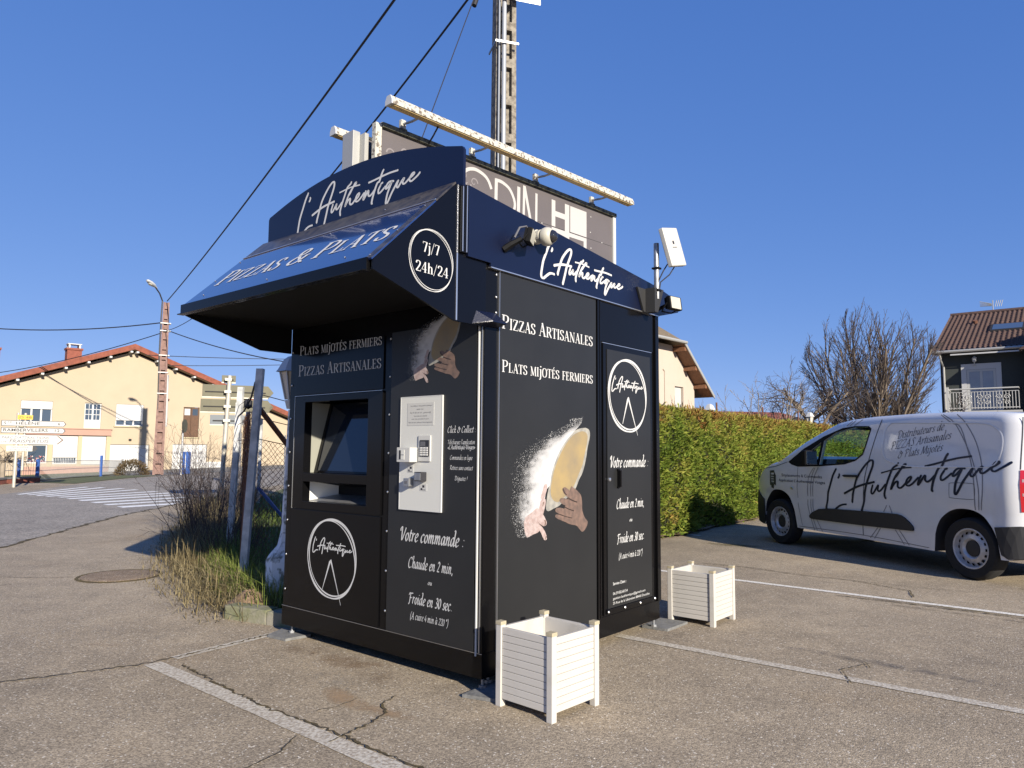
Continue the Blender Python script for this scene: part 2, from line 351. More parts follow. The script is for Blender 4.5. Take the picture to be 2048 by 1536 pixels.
K, N, Mo = 'K', 'N', 'M'
SERIF = {  # advance, strokes (kind, points); cap height 1
 'P': (.72, [(K, [(.17, 0), (.17, 1)]), (Mo, [(.17, .97), (.42, .97), (.60, .87), (.60, .62), (.42, .48), (.17, .48)]), ('S', (.17, .02, .15)), ('S', (.12, .98, .10))]),
 'I': (.36, [(K, [(.18, 0), (.18, 1)]), ('S', (.18, .02, .15)), ('S', (.18, .98, .15))]),
 'Z': (.72, [(N, [(.06, .97), (.62, .97)]), (K, [(.58, .95), (.10, .05)]), (N, [(.05, .03), (.66, .03)]), (N, [(.07, .97), (.05, .78)]), (N, [(.66, .03), (.68, .25)])]),
 'A': (.76, [(N, [(.10, 0), (.37, 1.0)]), (K, [(.36, 1.02), (.64, 0)]), (N, [(.19, .36), (.54, .36)]), ('S', (.10, .02, .11)), ('S', (.65, .02, .14))]),
 'S': (.60, [(Mo, [(.50, .76), (.46, .92), (.29, .98), (.12, .90), (.10, .70), (.27, .53), (.46, .40), (.52, .2), (.40, .04), (.22, .02), (.09, .10), (.07, .27)]), (N, [(.51, .97), (.51, .72)]), (N, [(.07, .03), (.07, .28)])]),
 'L': (.64, [(K, [(.17, 0), (.17, 1)]), ('S', (.17, .98, .15)), (N, [(.03, .03), (.58, .03)]), (N, [(.58, .03), (.60, .28)])]),
 'T': (.70, [(N, [(.03, .97), (.67, .97)]), (K, [(.35, 0), (.35, 1)]), ('S', (.35, .02, .16)), (N, [(.03, .98), (.02, .75)]), (N, [(.67, .98), (.68, .75)])]),
 'R': (.76, [(K, [(.17, 0), (.17, 1)]), (Mo, [(.17, .97), (.42, .97), (.58, .87), (.58, .64), (.42, .52), (.17, .51)]), (K, [(.38, .51), (.70, .02)]), ('S', (.17, .02, .15)), ('S', (.12, .98, .10)), ('S', (.72, .02, .06))]),
 'N': (.82, [(N, [(.14, 0), (.14, .98)]), (K, [(.13, .98), (.66, .02)]), (N, [(.67, 0), (.67, 1)]), ('S', (.14, .02, .12)), ('S', (.67, .98, .12)), ('S', (.08, .98, .08))]),
 'E': (.66, [(K, [(.17, 0), (.17, 1)]), (N, [(.03, .97), (.56, .97)]), (N, [(.17, .52), (.44, .52)]), (N, [(.03, .03), (.58, .03)]), (N, [(.56, .97), (.57, .76)]), (N, [(.58, .03), (.61, .26)]), (N, [(.44, .62), (.44, .42)])]),
 'F': (.60, [(K, [(.17, 0), (.17, 1)]), (N, [(.03, .97), (.56, .97)]), (N, [(.17, .50), (.44, .50)]), (N, [(.56, .97), (.57, .74)]), (N, [(.44, .60), (.44, .40)]), ('S', (.17, .02, .15))]),
 'M': (.96, [(N, [(.14, 0), (.17, .98)]), (K, [(.17, .98), (.47, .05)]), (N, [(.47, .03), (.77, .98)]), (K, [(.79, 1), (.82, 0)]), ('S', (.14, .02, .11)), ('S', (.82, .02, .13)), ('S', (.11, .98, .07)), ('S', (.84, .98, .07))]),
 'J': (.40, [(K, [(.22, 1), (.22, .05)]), (Mo, [(.22, .10), (.18, -.10), (.02, -.18)]), ('S', (.22, .98, .15))]),
 'O': (.82, [(Mo, [(.41, .99), (.17, .88), (.08, .5), (.17, .12), (.41, .01), (.65, .12), (.74, .5), (.65, .88), (.41, .99)])]),
 '&': (.86, [(Mo, [(.78, .03), (.46, .35), (.24, .68), (.26, .90), (.40, .99), (.54, .88), (.48, .68), (.20, .46), (.09, .24), (.18, .05), (.36, .01), (.58, .14), (.72, .48)]), ('S', (.72, .50, .12)), ('S', (.78, .03, .08))]),
 '7': (.62, [(N, [(.06, .95), (.56, .95)]), (K, [(.55, .95), (.26, 0)]), (N, [(.06, .96), (.05, .76)])]),
 'j': (.34, [(K, [(.20, .66), (.20, 0)]), (Mo, [(.20, .05), (.14, -.2), (-.02, -.24)]), (K, [(.20, .84), (.20, .95)]), ('S', (.15, .65, .08))]),
 '/': (.44, [(N, [(.02, -.12), (.40, 1.05)])]),
 '2': (.62, [(Mo, [(.09, .76), (.14, .94), (.32, 1), (.50, .88), (.48, .65), (.30, .36), (.07, .06)]), (Mo, [(.07, .05), (.30, .06), (.58, .04)]), (N, [(.07, .04), (.58, .04)]), (N, [(.58, .04), (.60, .2)])]),
 '4': (.66, [(K, [(.44, 0), (.44, 1)]), (N, [(.44, 1), (.05, .30)]), (N, [(.05, .29), (.62, .29)]), ('S', (.44, .02, .13))]),
 'h': (.66, [(K, [(.15, 0), (.15, 1.02)]), (Mo, [(.15, .48), (.26, .64), (.40, .66), (.50, .52), (.51, 0)]), (K, [(.51, .45), (.51, 0)]), ('S', (.15, .02, .13)), ('S', (.51, .02, .13)), ('S', (.11, 1.0, .06))]),
}
CH = {  # chancery italic, x-height 1, drawn upright then slanted
 'a': (.86, [[(.64, .86), (.42, 1), (.15, .76), (.07, .30), (.22, .02), (.42, .2), (.64, .84)], [(.68, 1), (.60, .3), (.66, .02), (.86, .2)]]),
 'b': (.78, [[(.22, 1.75), (.08, .15), (.28, 0), (.55, .25), (.62, .75), (.45, 1), (.15, .6)]]),
 'c': (.66, [[(.58, .84), (.42, 1), (.17, .8), (.07, .35), (.24, 0), (.60, .22)]]),
 'd': (.86, [[(.62, .86), (.42, 1), (.15, .76), (.07, .30), (.22, .02), (.42, .2), (.64, .84)], [(.50, 1.78), (.72, 1.72), (.60, .3), (.66, .02), (.86, .2)]]),
 'e': (.66, [[(.09, .45), (.42, .58), (.55, .84), (.38, 1), (.15, .75), (.08, .30), (.26, 0), (.62, .22)]]),
 'f': (.50, [[(.66, 1.62), (.50, 1.75), (.34, 1.5), (.18, 0), (.02, -.5), (-.15, -.55)], [(.05, .95), (.52, .95)]]),
 'g': (.80, [[(.62, .86), (.42, 1), (.15, .76), (.09, .35), (.24, .08), (.42, .25), (.64, .84)], [(.66, 1), (.58, 0), (.42, -.5), (.12, -.58), (-.05, -.45)]]),
 'h': (.82, [[(.05, 1.70), (.22, 1.75), (.08, 0)], [(.12, .45), (.42, .98), (.58, .86), (.52, .25), (.60, .02), (.80, .2)]]),
 'i': (.42, [[(.04, .85), (.18, 1), (.10, .28), (.18, .02), (.40, .2)], [(.24, 1.36), (.30, 1.46)]]),
 'j': (.38, [[(.06, .85), (.20, 1), (.10, -.25), (-.08, -.56), (-.26, -.5)], [(.26, 1.36), (.32, 1.46)]]),
 'k': (.78, [[(.05, 1.70), (.22, 1.75), (.08, 0)], [(.12, .45), (.42, .95), (.52, .78), (.20, .5), (.45, .1), (.72, .1)]]),
 'l': (.42, [[(.06, 1.70), (.24, 1.75), (.11, .28), (.18, .02), (.40, .2)]]),
 'm': (1.18, [[(.02, .85), (.16, 1), (.07, 0)], [(.12, .45), (.38, .98), (.52, .88), (.43, 0)], [(.47, .45), (.74, .98), (.90, .86), (.84, .25), (.92, .02), (1.12, .2)]]),
 'n': (.82, [[(.02, .85), (.16, 1), (.07, 0)], [(.12, .45), (.40, .98), (.56, .86), (.50, .25), (.58, .02), (.78, .2)]]),
 'o': (.74, [[(.36, 1), (.14, .78), (.08, .32), (.28, 0), (.52, .22), (.60, .68), (.36, 1)]]),
 'p': (.78, [[(.02, .85), (.17, 1), (.02, -.6)], [(.13, .5), (.40, 1), (.62, .75), (.52, .2), (.30, 0), (.10, .2)]]),
 'q': (.80, [[(.62, .86), (.42, 1), (.15, .76), (.07, .30), (.22, .02), (.42, .2), (.64, .84)], [(.68, 1), (.52, -.6)]]),
 'r': (.58, [[(.02, .85), (.16, 1), (.07, 0)], [(.12, .5), (.32, .92), (.56, .94)]]),
 's': (.56, [[(.52, .88), (.32, 1), (.14, .8), (.26, .55), (.42, .28), (.28, .02), (.02, .14)]]),
 't': (.50, [[(.28, 1.4), (.12, .28), (.20, .02), (.46, .22)], [(.02, .97), (.50, 1)]]),
 'u': (.84, [[(.04, .85), (.18, 1), (.10, .3), (.24, .02), (.46, .3), (.62, .95)], [(.66, 1), (.56, .25), (.64, .02), (.82, .2)]]),
 'v': (.70, [[(.03, .9), (.16, 1), (.24, .05), (.50, .55), (.58, .98)]]),
 'z': (.64, [[(.08, .93), (.55, .93), (.05, .06), (.56, .06)]]),
 'V': (1.05, [[(.0, 1.15), (.02, 1.5), (.28, 1.58), (.40, 0), (.80, .9), (1.02, 1.62)]]),
 'C': (1.10, [[(.98, 1.30), (.80, 1.62), (.36, 1.42), (.12, .8), (.20, .2), (.52, 0), (.95, .25)]]),
 'F': (.98, [[(.38, 1.5), (.22, 0), (.0, -.1)], [(-.05, 1.2), (.10, 1.52), (.45, 1.52), (1.0, 1.58)], [(.20, .85), (.70, .86)]]),
 'A': (1.18, [[(-.08, .05), (.12, .1), (.70, 1.62)], [(.68, 1.62), (.86, .05), (1.05, .1)], [(.28, .58), (.84, .58)]]),
 'D': (1.20, [[(.32, 1.5), (.20, .05)], [(-.05, 1.25), (.15, 1.58), (.65, 1.55), (1.08, 1.1), (.92, .35), (.52, .02), (.10, .05)]]),
 'P': (1.02, [[(.36, 1.5), (.20, 0)], [(-.05, 1.2), (.15, 1.56), (.62, 1.58), (.92, 1.25), (.68, .85), (.28, .78)]]),
 'I': (.52, [[(.36, 1.58), (.20, 0)], [(.16, 1.58), (.54, 1.58)], [(.0, .02), (.40, .02)]]),
 'Z': (1.0, [[(.14, 1.35), (.22, 1.55), (.92, 1.55), (.05, .05), (.92, .05)]]),
 'S': (.85, [[(.82, 1.38), (.58, 1.62), (.28, 1.3), (.50, .85), (.64, .4), (.38, .02), (.02, .22)]]),
 'M': (1.42, [[(-.08, .05), (.10, .1), (.36, 1.55), (.62, .05), (1.10, 1.58), (1.20, .05), (1.38, .12)]]),
 'T': (.98, [[(.50, 1.5), (.36, 0)], [(.0, 1.25), (.15, 1.54), (.55, 1.52), (1.02, 1.6)]]),
 'R': (1.10, [[(.36, 1.5), (.20, 0)], [(-.05, 1.2), (.15, 1.56), (.62, 1.58), (.88, 1.25), (.64, .88), (.30, .82), (.60, .4), (1.04, .0)]]),
 'L': (.88, [[(.42, 1.58), (.26, .1), (.05, .02)], [(.20, .08), (.50, .0), (.86, .2)]]),
 '0': (.72, [[(.38, 1.5), (.12, 1.1), (.10, .4), (.32, 0), (.58, .4), (.62, 1.1), (.38, 1.5)]]),
 '2': (.72, [[(.14, 1.2), (.36, 1.5), (.60, 1.2), (.40, .65), (.05, .05)], [(.05, .06), (.62, .06)]]),
 '3': (.70, [[(.16, 1.3), (.40, 1.5), (.58, 1.2), (.30, .82)], [(.30, .82), (.60, .5), (.40, .05), (.05, .1)]]),
 '4': (.76, [[(.50, 1.5), (.06, .5), (.68, .5)], [(.52, .95), (.44, 0)]]),
 ':': (.40, [[(.16, .10), (.21, .18)], [(.26, .80), (.31, .88)]]),
 ',': (.34, [[(.20, .12), (.12, -.25)]]),
 '.': (.34, [[(.14, .05), (.19, .13)]]),
 '(': (.46, [[(.50, 1.75), (.18, 1.1), (.12, .2), (.26, -.4)]]),
 ')': (.46, [[(.20, 1.75), (.34, 1.1), (.28, .2), (-.04, -.4)]]),
 "'": (.30, [[(.26, 1.65), (.18, 1.3)]]),
 '!': (.36, [[(.28, 1.6), (.20, .5)], [(.15, .05), (.20, .13)]]),
 '-': (.50, [[(.06, .55), (.44, .55)]]),
 '&': (1.15, [[(1.05, 1.0), (.75, 1.2), (.48, 1.5), (.30, 1.3), (.50, .95), (.20, .7), (.08, .3), (.35, 0), (.75, .2), (.86, .9)], [(.62, .9), (1.1, .92)]]),
 '<': (.60, [[(.32, .85), (.08, .5), (.26, .15)], [(.56, .85), (.32, .5), (.50, .15)]]),
 '>': (.60, [[(.10, .85), (.32, .5), (.06, .15)], [(.34, .85), (.56, .5), (.30, .15)]]),
 'o*': (.46, [[(.24, 1.6), (.10, 1.4), (.22, 1.2), (.36, 1.4), (.24, 1.6)]]),
}
for base_, acc in (('e', 'é'), ('a', 'à')):
    CH[acc] = (CH[base_][0], CH[base_][1] + [[(.34, 1.28), (.56, 1.55)] if acc == 'é' else [(.26, 1.55), (.44, 1.28)]])
CH['°'] = CH['o*']; CH['«'] = CH['<']; CH['»'] = CH['>']

def text_serif(s, weight=1.0, small=0.80, sp=0.05):
    """caps = full height, lower case = small capitals. returns list of (verts2d, faces), width"""
    x = 0; out = []
    for ch in s:
        if ch == ' ': x += 0.36; continue
        acc = ch in 'éÉ'
        raw = ch
        if ch in SERIF: key, sc = ch, 1.0
        else:
            key = 'E' if acc else ch.upper(); sc = small if ch.islower() else 1.0
        adv, st = SERIF[key]
        tk, tn = .135 * weight / (sc ** .35), .045 * weight / (sc ** .35)
        for kind, p in st:
            if kind == 'S':
                pts = [Vector((p[0] - p[2], p[1])), Vector((p[0] + p[2], p[1]))]; f = lambda a, t: tn
            else:
                pts = smooth_pts(p, 6) if kind == Mo else [Vector(q) for q in p]
                f = (lambda a, t: tk) if kind == K else ((lambda a, t: tn) if kind == N else (lambda a, t: tn + (tk - tn) * abs(math.sin(a)) ** 1.4))
            vs, fs = ribbon(pts, f)
            out.append(([Vector((x + v.x * sc, v.y * sc)) for v in vs], fs))
        if acc:
            vs, fs = ribbon([Vector((.26, 1.1)), Vector((.42, 1.28))], lambda a, t: .08 * weight)
            out.append(([Vector((x + v.x * sc, v.y * sc)) for v in vs], fs))
        x += (adv + sp) * sc
    return out, x

def text_chancery(s, weight=1.0, slant=0.18):
    x = 0; out = []
    for ch in s:
        if ch == ' ': x += 0.48; continue
        adv, st = CH[ch]
        for p in st:
            pts = [Vector((q.x + q.y * slant, q.y)) for q in smooth_pts(p, 5)]
            vs, fs = ribbon(pts, lambda a, t: weight * (.055 + .17 * abs(math.sin(a - R(35)))))
            out.append(([Vector((x + v.x, v.y)) for v in vs], fs))
        x += adv + .04
    return out, x

def place_text(mb, strokes, width, u0, u1, v0, cap, capunit, fn, v1=None):
    """fit strokes to u0..u1 on baseline v0(..v1), cap height cap; fn(u,v,eps)->3-D"""
    su = (u1 - u0) / width; sv = cap / capunit
    for i, (vs, fs) in enumerate(strokes):
        e = 0.00012 * (i % 5)
        mb.add([fn(u0 + v.x * su, v0 + v.y * sv + (0 if v1 is None else (v1 - v0) * (v.x / width)), e) for v in vs], fs)

_font_cache = {}
def sans_mesh(s, bold=0.0):
    """text outline from Blender's built-in font as 2-D verts + faces, cap height ~0.73"""
    if (s, bold) in _font_cache: return _font_cache[(s, bold)]
    cu = bpy.data.curves.new('lettering', 'FONT'); cu.body = s; cu.resolution_u = 3; cu.offset = bold
    ob = bpy.data.objects.new('lettering', cu); C.objects.link(ob)
    bpy.context.view_layer.update()
    me = bpy.data.meshes.new_from_object(ob.evaluated_get(bpy.context.evaluated_depsgraph_get()))
    V = [Vector((v.co.x, v.co.y)) for v in me.vertices]; F = [tuple(p.vertices) for p in me.polygons]
    bpy.data.objects.remove(ob); bpy.data.curves.remove(cu); bpy.data.meshes.remove(me)
    x0 = min(v.x for v in V); x1 = max(v.x for v in V)
    V = [Vector((v.x - x0, v.y)) for v in V]
    _font_cache[(s, bold)] = (V, F, x1 - x0); return _font_cache[(s, bold)]
def place_sans(mb, s, u0, u1, v0, cap, fn, v1=None, bold=0.0, slant=0.0):
    V, F, w = sans_mesh(s, bold)
    su = (u1 - u0) / w; sv = cap / 0.73
    mb.add([fn(u0 + v.x * su + v.y * sv * slant, v0 + v.y * sv + (0 if v1 is None else (v1 - v0) * v.x / w), 0) for v in V], F)

# the flowing logotype, traced once in metres, reused on marquee, fascia, roundels and van (x runs to the left)
LOGO = [
 ([(1.911, 1.114), (1.963, 1.031), (2.017, .906), (2.073, .772), (2.094, .67), (2.108, .56), (2.095, .50), (2.04, .50), (1.99, .54), (1.929, .593), (1.869, .636), (1.806, .658), (1.751, .665)], 1.0),
 ([(1.85, 1.05), (1.849, 1.028), (1.868, 1.0)], .9),
 ([(1.645, .7), (1.64, .738), (1.603, .851), (1.557, .979), (1.493, 1.076), (1.41, 1.174), (1.34, 1.23), (1.302, 1.237), (1.286, 1.216), (1.291, 1.162), (1.329, 1.067), (1.394, .92), (1.429, .788), (1.458, .684), (1.481, .602)], 1.0),
 ([(1.762, .805), (1.632, .864), (1.511, .911), (1.393, .942), (1.263, .971)], 1.1),
 ([(1.284, .932), (1.311, .859), (1.303, .827), (1.274, .84), (1.22, .907), (1.195, .936), (1.207, .886), (1.19, .862), (1.152, .882), (1.086, .948)], .85),
 ([(.896, 1.209), (.915, 1.184), (.978, 1.141), (1.028, 1.035), (1.078, .921), (1.105, .835), (1.094, .783)], .9),
 ([(1.142, 1.087), (1.06, 1.107), (.943, 1.135), (.839, 1.151), (.708, 1.163)], .7),
 ([(.785, 1.2), (.811, 1.193), (.857, 1.137), (.921, 1.066), (.969, .982), (1.004, .893), (.961, .954), (.916, .991), (.895, .985), (.901, .936), (.868, .917), (.824, .94), (.762, .997)], .9),
 ([(.785, 1.2), (.791, 1.18), (.839, 1.151), (.903, 1.067), (.94, 1.031)], .7),
 ([(.763, .977), (.728, 1.005), (.702, 1.04), (.709, 1.057), (.752, 1.031), (.78, .976), (.756, .95), (.714, .959), (.663, .995), (.603, 1.05)], .85),
 ([(.564, 1.073), (.588, 1.03), (.609, .977), (.598, .971), (.551, 1.031), (.516, 1.075), (.506, 1.063), (.508, 1.027), (.48, 1.007), (.435, 1.03), (.383, 1.079)], .9),
 ([(.224, 1.322), (.247, 1.29), (.286, 1.201), (.301, 1.177), (.333, 1.164), (.368, 1.098), (.409, .989), (.424, .917), (.413, .908)], .95),
 ([(.51, 1.181), (.355, 1.217), (.215, 1.252), (.079, 1.28), (-.061, 1.298)], .95),
 ([(.262, 1.136), (.299, 1.082), (.301, 1.041), (.281, 1.033), (.239, 1.055), (.168, 1.11)], .85),
 ([(.251, 1.153), (.226, 1.162)], .9),
 ([(.007, 1.169), (.072, 1.17), (.12, 1.146), (.152, 1.099), (.143, 1.082), (.109, 1.1), (.06, 1.148), (.04, 1.166), (.076, 1.096), (.114, 1.014), (.132, .926), (.127, .889), (.107, .899), (.071, .952), (.028, 1.023), (-.028, 1.099), (-.076, 1.163)], .9),
 ([(-.089, 1.169), (-.064, 1.123), (-.066, 1.095), (-.091, 1.087), (-.124, 1.125), (-.17, 1.176), (-.202, 1.194), (-.175, 1.154), (-.183, 1.127), (-.211, 1.125), (-.255, 1.151), (-.311, 1.196)], .85),
 ([(-.299, 1.185), (-.348, 1.208), (-.385, 1.236), (-.374, 1.249), (-.343, 1.235), (-.305, 1.185), (-.309, 1.155), (-.344, 1.148), (-.399, 1.177), (-.453, 1.21), (-.489, 1.241)], .85)]
def logo(mb, aff, width, fn, skip_foot=False):
    """aff maps (-x, z) of LOGO to (u, v)"""
    for i, (p, w) in enumerate(LOGO):
        q = [(aff[0][0] * -x + aff[0][1] * z + aff[0][2], aff[1][0] * -x + aff[1][1] * z + aff[1][2]) for x, z in p]
        pts = smooth_pts(q, 4)
        vs, fs = ribbon(pts, lambda a, t: width * w * (0.72 + 0.38 * abs(math.sin(a))))
        mb.add([fn(v.x, v.y, 0.00012 * (i % 6)) for v in vs], fs)
        for c in (pts[0], pts[-1]):       # round ends
            n = 8; r = width * w * .46
            mb.add([fn(c.x + r * math.cos(2 * math.pi * k / n), c.y + r * math.sin(2 * math.pi * k / n), 0.0008) for k in range(n)], [tuple(range(n))])

def roundel(mb, cu, cv, ru, rv, w, fn, hand=True):
    for j, (du, dv, s1, s2) in enumerate([(0, 0, 1, 1), (.012, .010, .965, .955), (-.016, -.012, .985, .975)]):
        n = 72; pts = []
        for k in range(n + 1):
            a = 2 * math.pi * k / n
            pts.append(Vector((cu + du * ru / .27 * .5 + ru * s1 * math.cos(a + j * .05), cv + dv * rv / .27 * .5 + rv * s2 * math.sin(a))))
        vs, fs = ribbon(pts, lambda a, t: w * (.55 + .45 * math.sin(t * 6.28 * 2 + j * 2) ** 2))
        mb.add([fn(v.x, v.y, 0.00012 * j) for v in vs], fs)

# ------------------------------------------------------------------ terrain
PHI = R(42.0); WO = Vector((-25.237, 49.0, 0)); WD = Vector((math.cos(PHI), math.sin(PHI), 0)); WN = Vector((-math.sin(PHI), math.cos(PHI), 0))
def terr(x, y):
    qx, qy = x - WO.x, y - WO.y
    s = qx * WD.x + qy * WD.y; v = qx * WN.x + qy * WN.y
    g = min(max((v + 18) / 18, 0), 1); g = g * g * (3 - 2 * g); s = min(max(s, -14), 22)
    return (-.19 + .03 * s) * g
def grid_sheet(name, m, xs, ys, dz=0.0, inside=None):
    V = [(x, y, terr(x, y) + dz) for y in ys for x in xs]; nx = len(xs); F = []
    for j in range(len(ys) - 1):
        for i in range(nx - 1):
            F.append((j * nx + i, j * nx + i + 1, (j + 1) * nx + i + 1, (j + 1) * nx + i))
    b = MB(); b.add(V, F); return tag(b.build(name, m), kind='structure')
ax_ = [-600, -300, -150, -100, -70] + list(np.arange(-56, 60, 2.0)) + [70, 100, 150, 300, 600]
ay_ = [-60, -30, -10] + list(np.arange(0, 92, 2.0)) + [110, 150, 250, 500, 900]
grid_sheet('ground', m_asph, ax_, ay_)

def strip_sheet(name, m, left, right, dz, sub=1, kind='structure'):
    """sheet between two polylines of equal length, draped on the terrain"""
    b = MB(); rows = []
    for (p, q) in zip(left, right):
        rows.append([(p[0] + (q[0] - p[0]) * k / sub, p[1] + (q[1] - p[1]) * k / sub) for k in range(sub + 1)])
    V = [(x, y, terr(x, y) + dz) for r in rows for x, y in r]; w = sub + 1
    b.add(V, [(i * w + k, i * w + k + 1, (i + 1) * w + k + 1, (i + 1) * w + k) for i in range(len(rows) - 1) for k in range(sub)])
    o = b.build(name, m); o['kind'] = kind; return o
def resample(p, n):
    P = [Vector(q) for q in p]; d = [0]
    for i in range(1, len(P)): d.append(d[-1] + (P[i] - P[i - 1]).length)
    out = []
    for k in range(n):
        t = d[-1] * k / (n - 1); i = max(j for j in range(len(d)) if d[j] <= t + 1e-9); i = min(i, len(P) - 2)
        out.append(P[i].lerp(P[i + 1], (t - d[i]) / max(d[i + 1] - d[i], 1e-9)))
    return out
near = [(-5.3, 2.0), (-5.9, 6.0), (-6.71, 9.76), (-7.09, 11.65), (-7.65, 14.65), (-7.82, 16.7), (-8.04, 18.5), (-8.2, 21), (-8.6, 28), (-8.4, 36), (-6.0, 46), (-1.0, 58), (8, 72)]
far = [(-12.0, 2.0), (-13.0, 11.0), (-14.0, 18.0), (-14.3, 20.6), (-14.6, 22.4), (-15.4, 25.5), (-16.2, 29), (-16.7, 34), (-16.9, 40), (-16.3, 46), (-14.0, 53), (-9.0, 62), (0, 76)]
RN, RF = resample(near, 60), resample(far, 60)
strip_sheet('road', m_road, RF, RN, 0.004, 8)
# mossy joint between road and forecourt
def ribbon_ground(name, m, pts, w, dz=0.006, jag=0.5, kind='structure', sub=0.12):
    P = [Vector(p) for p in pts]; n = max(int(sum((P[i + 1] - P[i]).length for i in range(len(P) - 1)) / sub), 2)
    Q = resample(pts, n); L_, R_ = [], []
    for i, p in enumerate(Q):
        d = (Q[min(i + 1, n - 1)] - Q[max(i - 1, 0)]); d.normalize(); nn = Vector((-d.y, d.x))
        off = nn * w * (rnd.random() - .5) * jag * 2
        a = w * (.5 + (rnd.random() - .5) * jag); b_ = w * (.5 + (rnd.random() - .5) * jag)
        if jag > .3:
            k = min(1, i / 3, (n - 1 - i) / 3); a *= max(k, .1); b_ *= max(k, .1)
        L_.append(p + off + nn * a); R_.append(p + off - nn * b_)
    b = MB(); V = [(q.x, q.y, terr(q.x, q.y) + dz) for q in L_ + R_]
    b.add(V, [(i, n + i, n + i + 1, i + 1) for i in range(n - 1)])
    return tag(b.build(name, m), kind=kind)
ribbon_ground('road_edge_joint', m_crack, near[1:8], 0.05, 0.008, .9)
# zebra crossing
STR = [[(-8.889, 16.641), (-8.07, 17.789), (-7.93, 17.34), (-8.558, 16.292)], [(-9.537, 17.24), (-8.522, 18.837), (-8.295, 18.637), (-9.262, 16.991)],
 [(-10.211, 17.889), (-8.827, 20.084), (-8.565, 19.884), (-9.898, 17.589)], [(-10.924, 18.587), (-9.576, 21.082), (-9.355, 20.932), (-10.585, 18.238)],
 [(-11.555, 19.136), (-10.196, 21.88), (-9.953, 21.631), (-11.266, 18.886)], [(-12.088, 19.635), (-10.943, 22.628), (-10.715, 22.429), (-11.837, 19.435)],
 [(-12.607, 19.934), (-12.0, 23.476), (-11.75, 23.3), (-12.379, 19.735)], [(-13.095, 20.284), (-12.792, 24.124), (-12.55, 23.95), (-12.831, 20.034)],
 [(-13.464, 20.483), (-13.713, 24.623), (-13.45, 24.474), (-13.261, 20.333)], [(-13.882, 20.682), (-14.327, 24.823), (-14.132, 24.674), (-13.661, 20.533)]]
for q in STR:
    c = sum((Vector(p) for p in q), Vector((0, 0))) / 4
    q = [c + (Vector(p) - c) * 1.0 for p in q]
    strip_sheet('zebra_stripe', m_roadw, [q[0], q[1]], [q[3], q[2]], 0.009, 1)
# bay lines on the forecourt
def line_sheet(m, a, b, w, name='bay_line', n=50, dz=0.004):
    a, b = Vector(a), Vector(b); d = (b - a).normalized(); nn = Vector((-d.y, d.x))
    P = [a.lerp(b, k / (n - 1)) for k in range(n)]
    wob = [(1 + .10 * mnoise.noise((k * .35, a.x * 9, 0))) for k in range(n)]
    return strip_sheet(name, m, [p + nn * w / 2 * wob[k] for k, p in enumerate(P)], [p - nn * w / 2 * wob[-1 - k] for k, p in enumerate(P)], dz)
line_sheet(m_parkw, (-2.20, 4.63), (0.25, 2.55), 0.105)
line_sheet(m_parkw, (-2.12, 4.745), (-1.66, 5.42), 0.085)
line_sheet(m_parkw, (0.776, 5.40), (2.75, 3.81), 0.09)
line_sheet(m_parkw, (2.75, 3.81), (4.6, 2.3), 0.09)
line_sheet(m_parkw2, (1.55, 8.40), (6.3, 4.40), 0.085)
line_sheet(m_parkw2, (2.35, 12.35), (3.0, 11.75), 0.08)
# cracks
for pts, w in [([(-3.25, 4.02), (-2.75, 4.30), (-2.25, 4.60), (-2.05, 4.83), (-1.75, 5.30), (-1.5, 5.6)], .022),
               ([(-2.02, 4.62), (-1.6, 4.20), (-1.2, 3.83), (-.95, 3.66), (-.6, 3.36), (-.2, 3.02), (.15, 2.72)], .020),
               ([(-.82, 3.42), (-.70, 3.62), (-.62, 3.78), (-.66, 3.95), (-.60, 4.08)], .018),
               ([(-1.02, 3.78), (-.86, 3.92), (-.80, 4.02)], .012), ([(-.98, 3.52), (-1.0, 3.3), (-1.12, 3.1)], .010),
               ([(2.25, 8.9), (2.75, 8.55), (3.15, 8.05), (3.55, 7.75), (3.85, 7.2), (3.7, 6.85)], .022),
               ([(3.55, 7.75), (4.05, 7.35), (4.5, 7.1)], .012), ([(3.0, 6.95), (3.45, 6.65), (3.95, 6.2), (4.5, 5.75), (5.1, 5.2)], .030),
               ([(3.3, 6.55), (3.9, 6.05), (4.4, 5.5)], .014), ([(1.95, 4.28), (2.02, 4.6), (2.3, 4.75)], .009), ([(2.1, 4.95), (2.25, 4.75), (2.2, 4.6)], .008),
               ([(-5.4, 7.6), (-4.9, 7.55), (-4.45, 7.6)], .016), ([(-3.4, 7.9), (-3.0, 8.05), (-2.8, 8.3)], .03), ([(-5.6, 8.6), (-4.7, 9.0), (-4.1, 9.6)], .010),
               ([(-5.9, 6.7), (-5.2, 6.9), (-4.8, 7.2)], .012)]:
    ribbon_ground('asphalt_crack', m_crack, pts, w * .62, 0.0075, .95, sub=.022)
# dusty sand patches
def patch(name, m, c, rx, ry, rot, dz=0.006, n=40, seed=0):
    b = MB(); V = [(c[0], c[1], terr(*c) + dz + .004)]
    for k in range(n):
        a = 2 * math.pi * k / n; r = 1 + .45 * mnoise.noise((math.cos(a) * 2 + seed, math.sin(a) * 2, seed * 3.1)) + .22 * mnoise.noise((math.cos(a) * 7, math.sin(a) * 7, seed))
        x, y = rx * r * math.cos(a), ry * r * math.sin(a)
        X = c[0] + x * math.cos(rot) - y * math.sin(rot); Y = c[1] + x * math.sin(rot) + y * math.cos(rot)
        V.append((X, Y, terr(X, Y) + dz * .6))
    b.add(V, [(0, 1 + k, 1 + (k + 1) % n) for k in range(n)]); return tag(b.build(name, m), kind='structure')

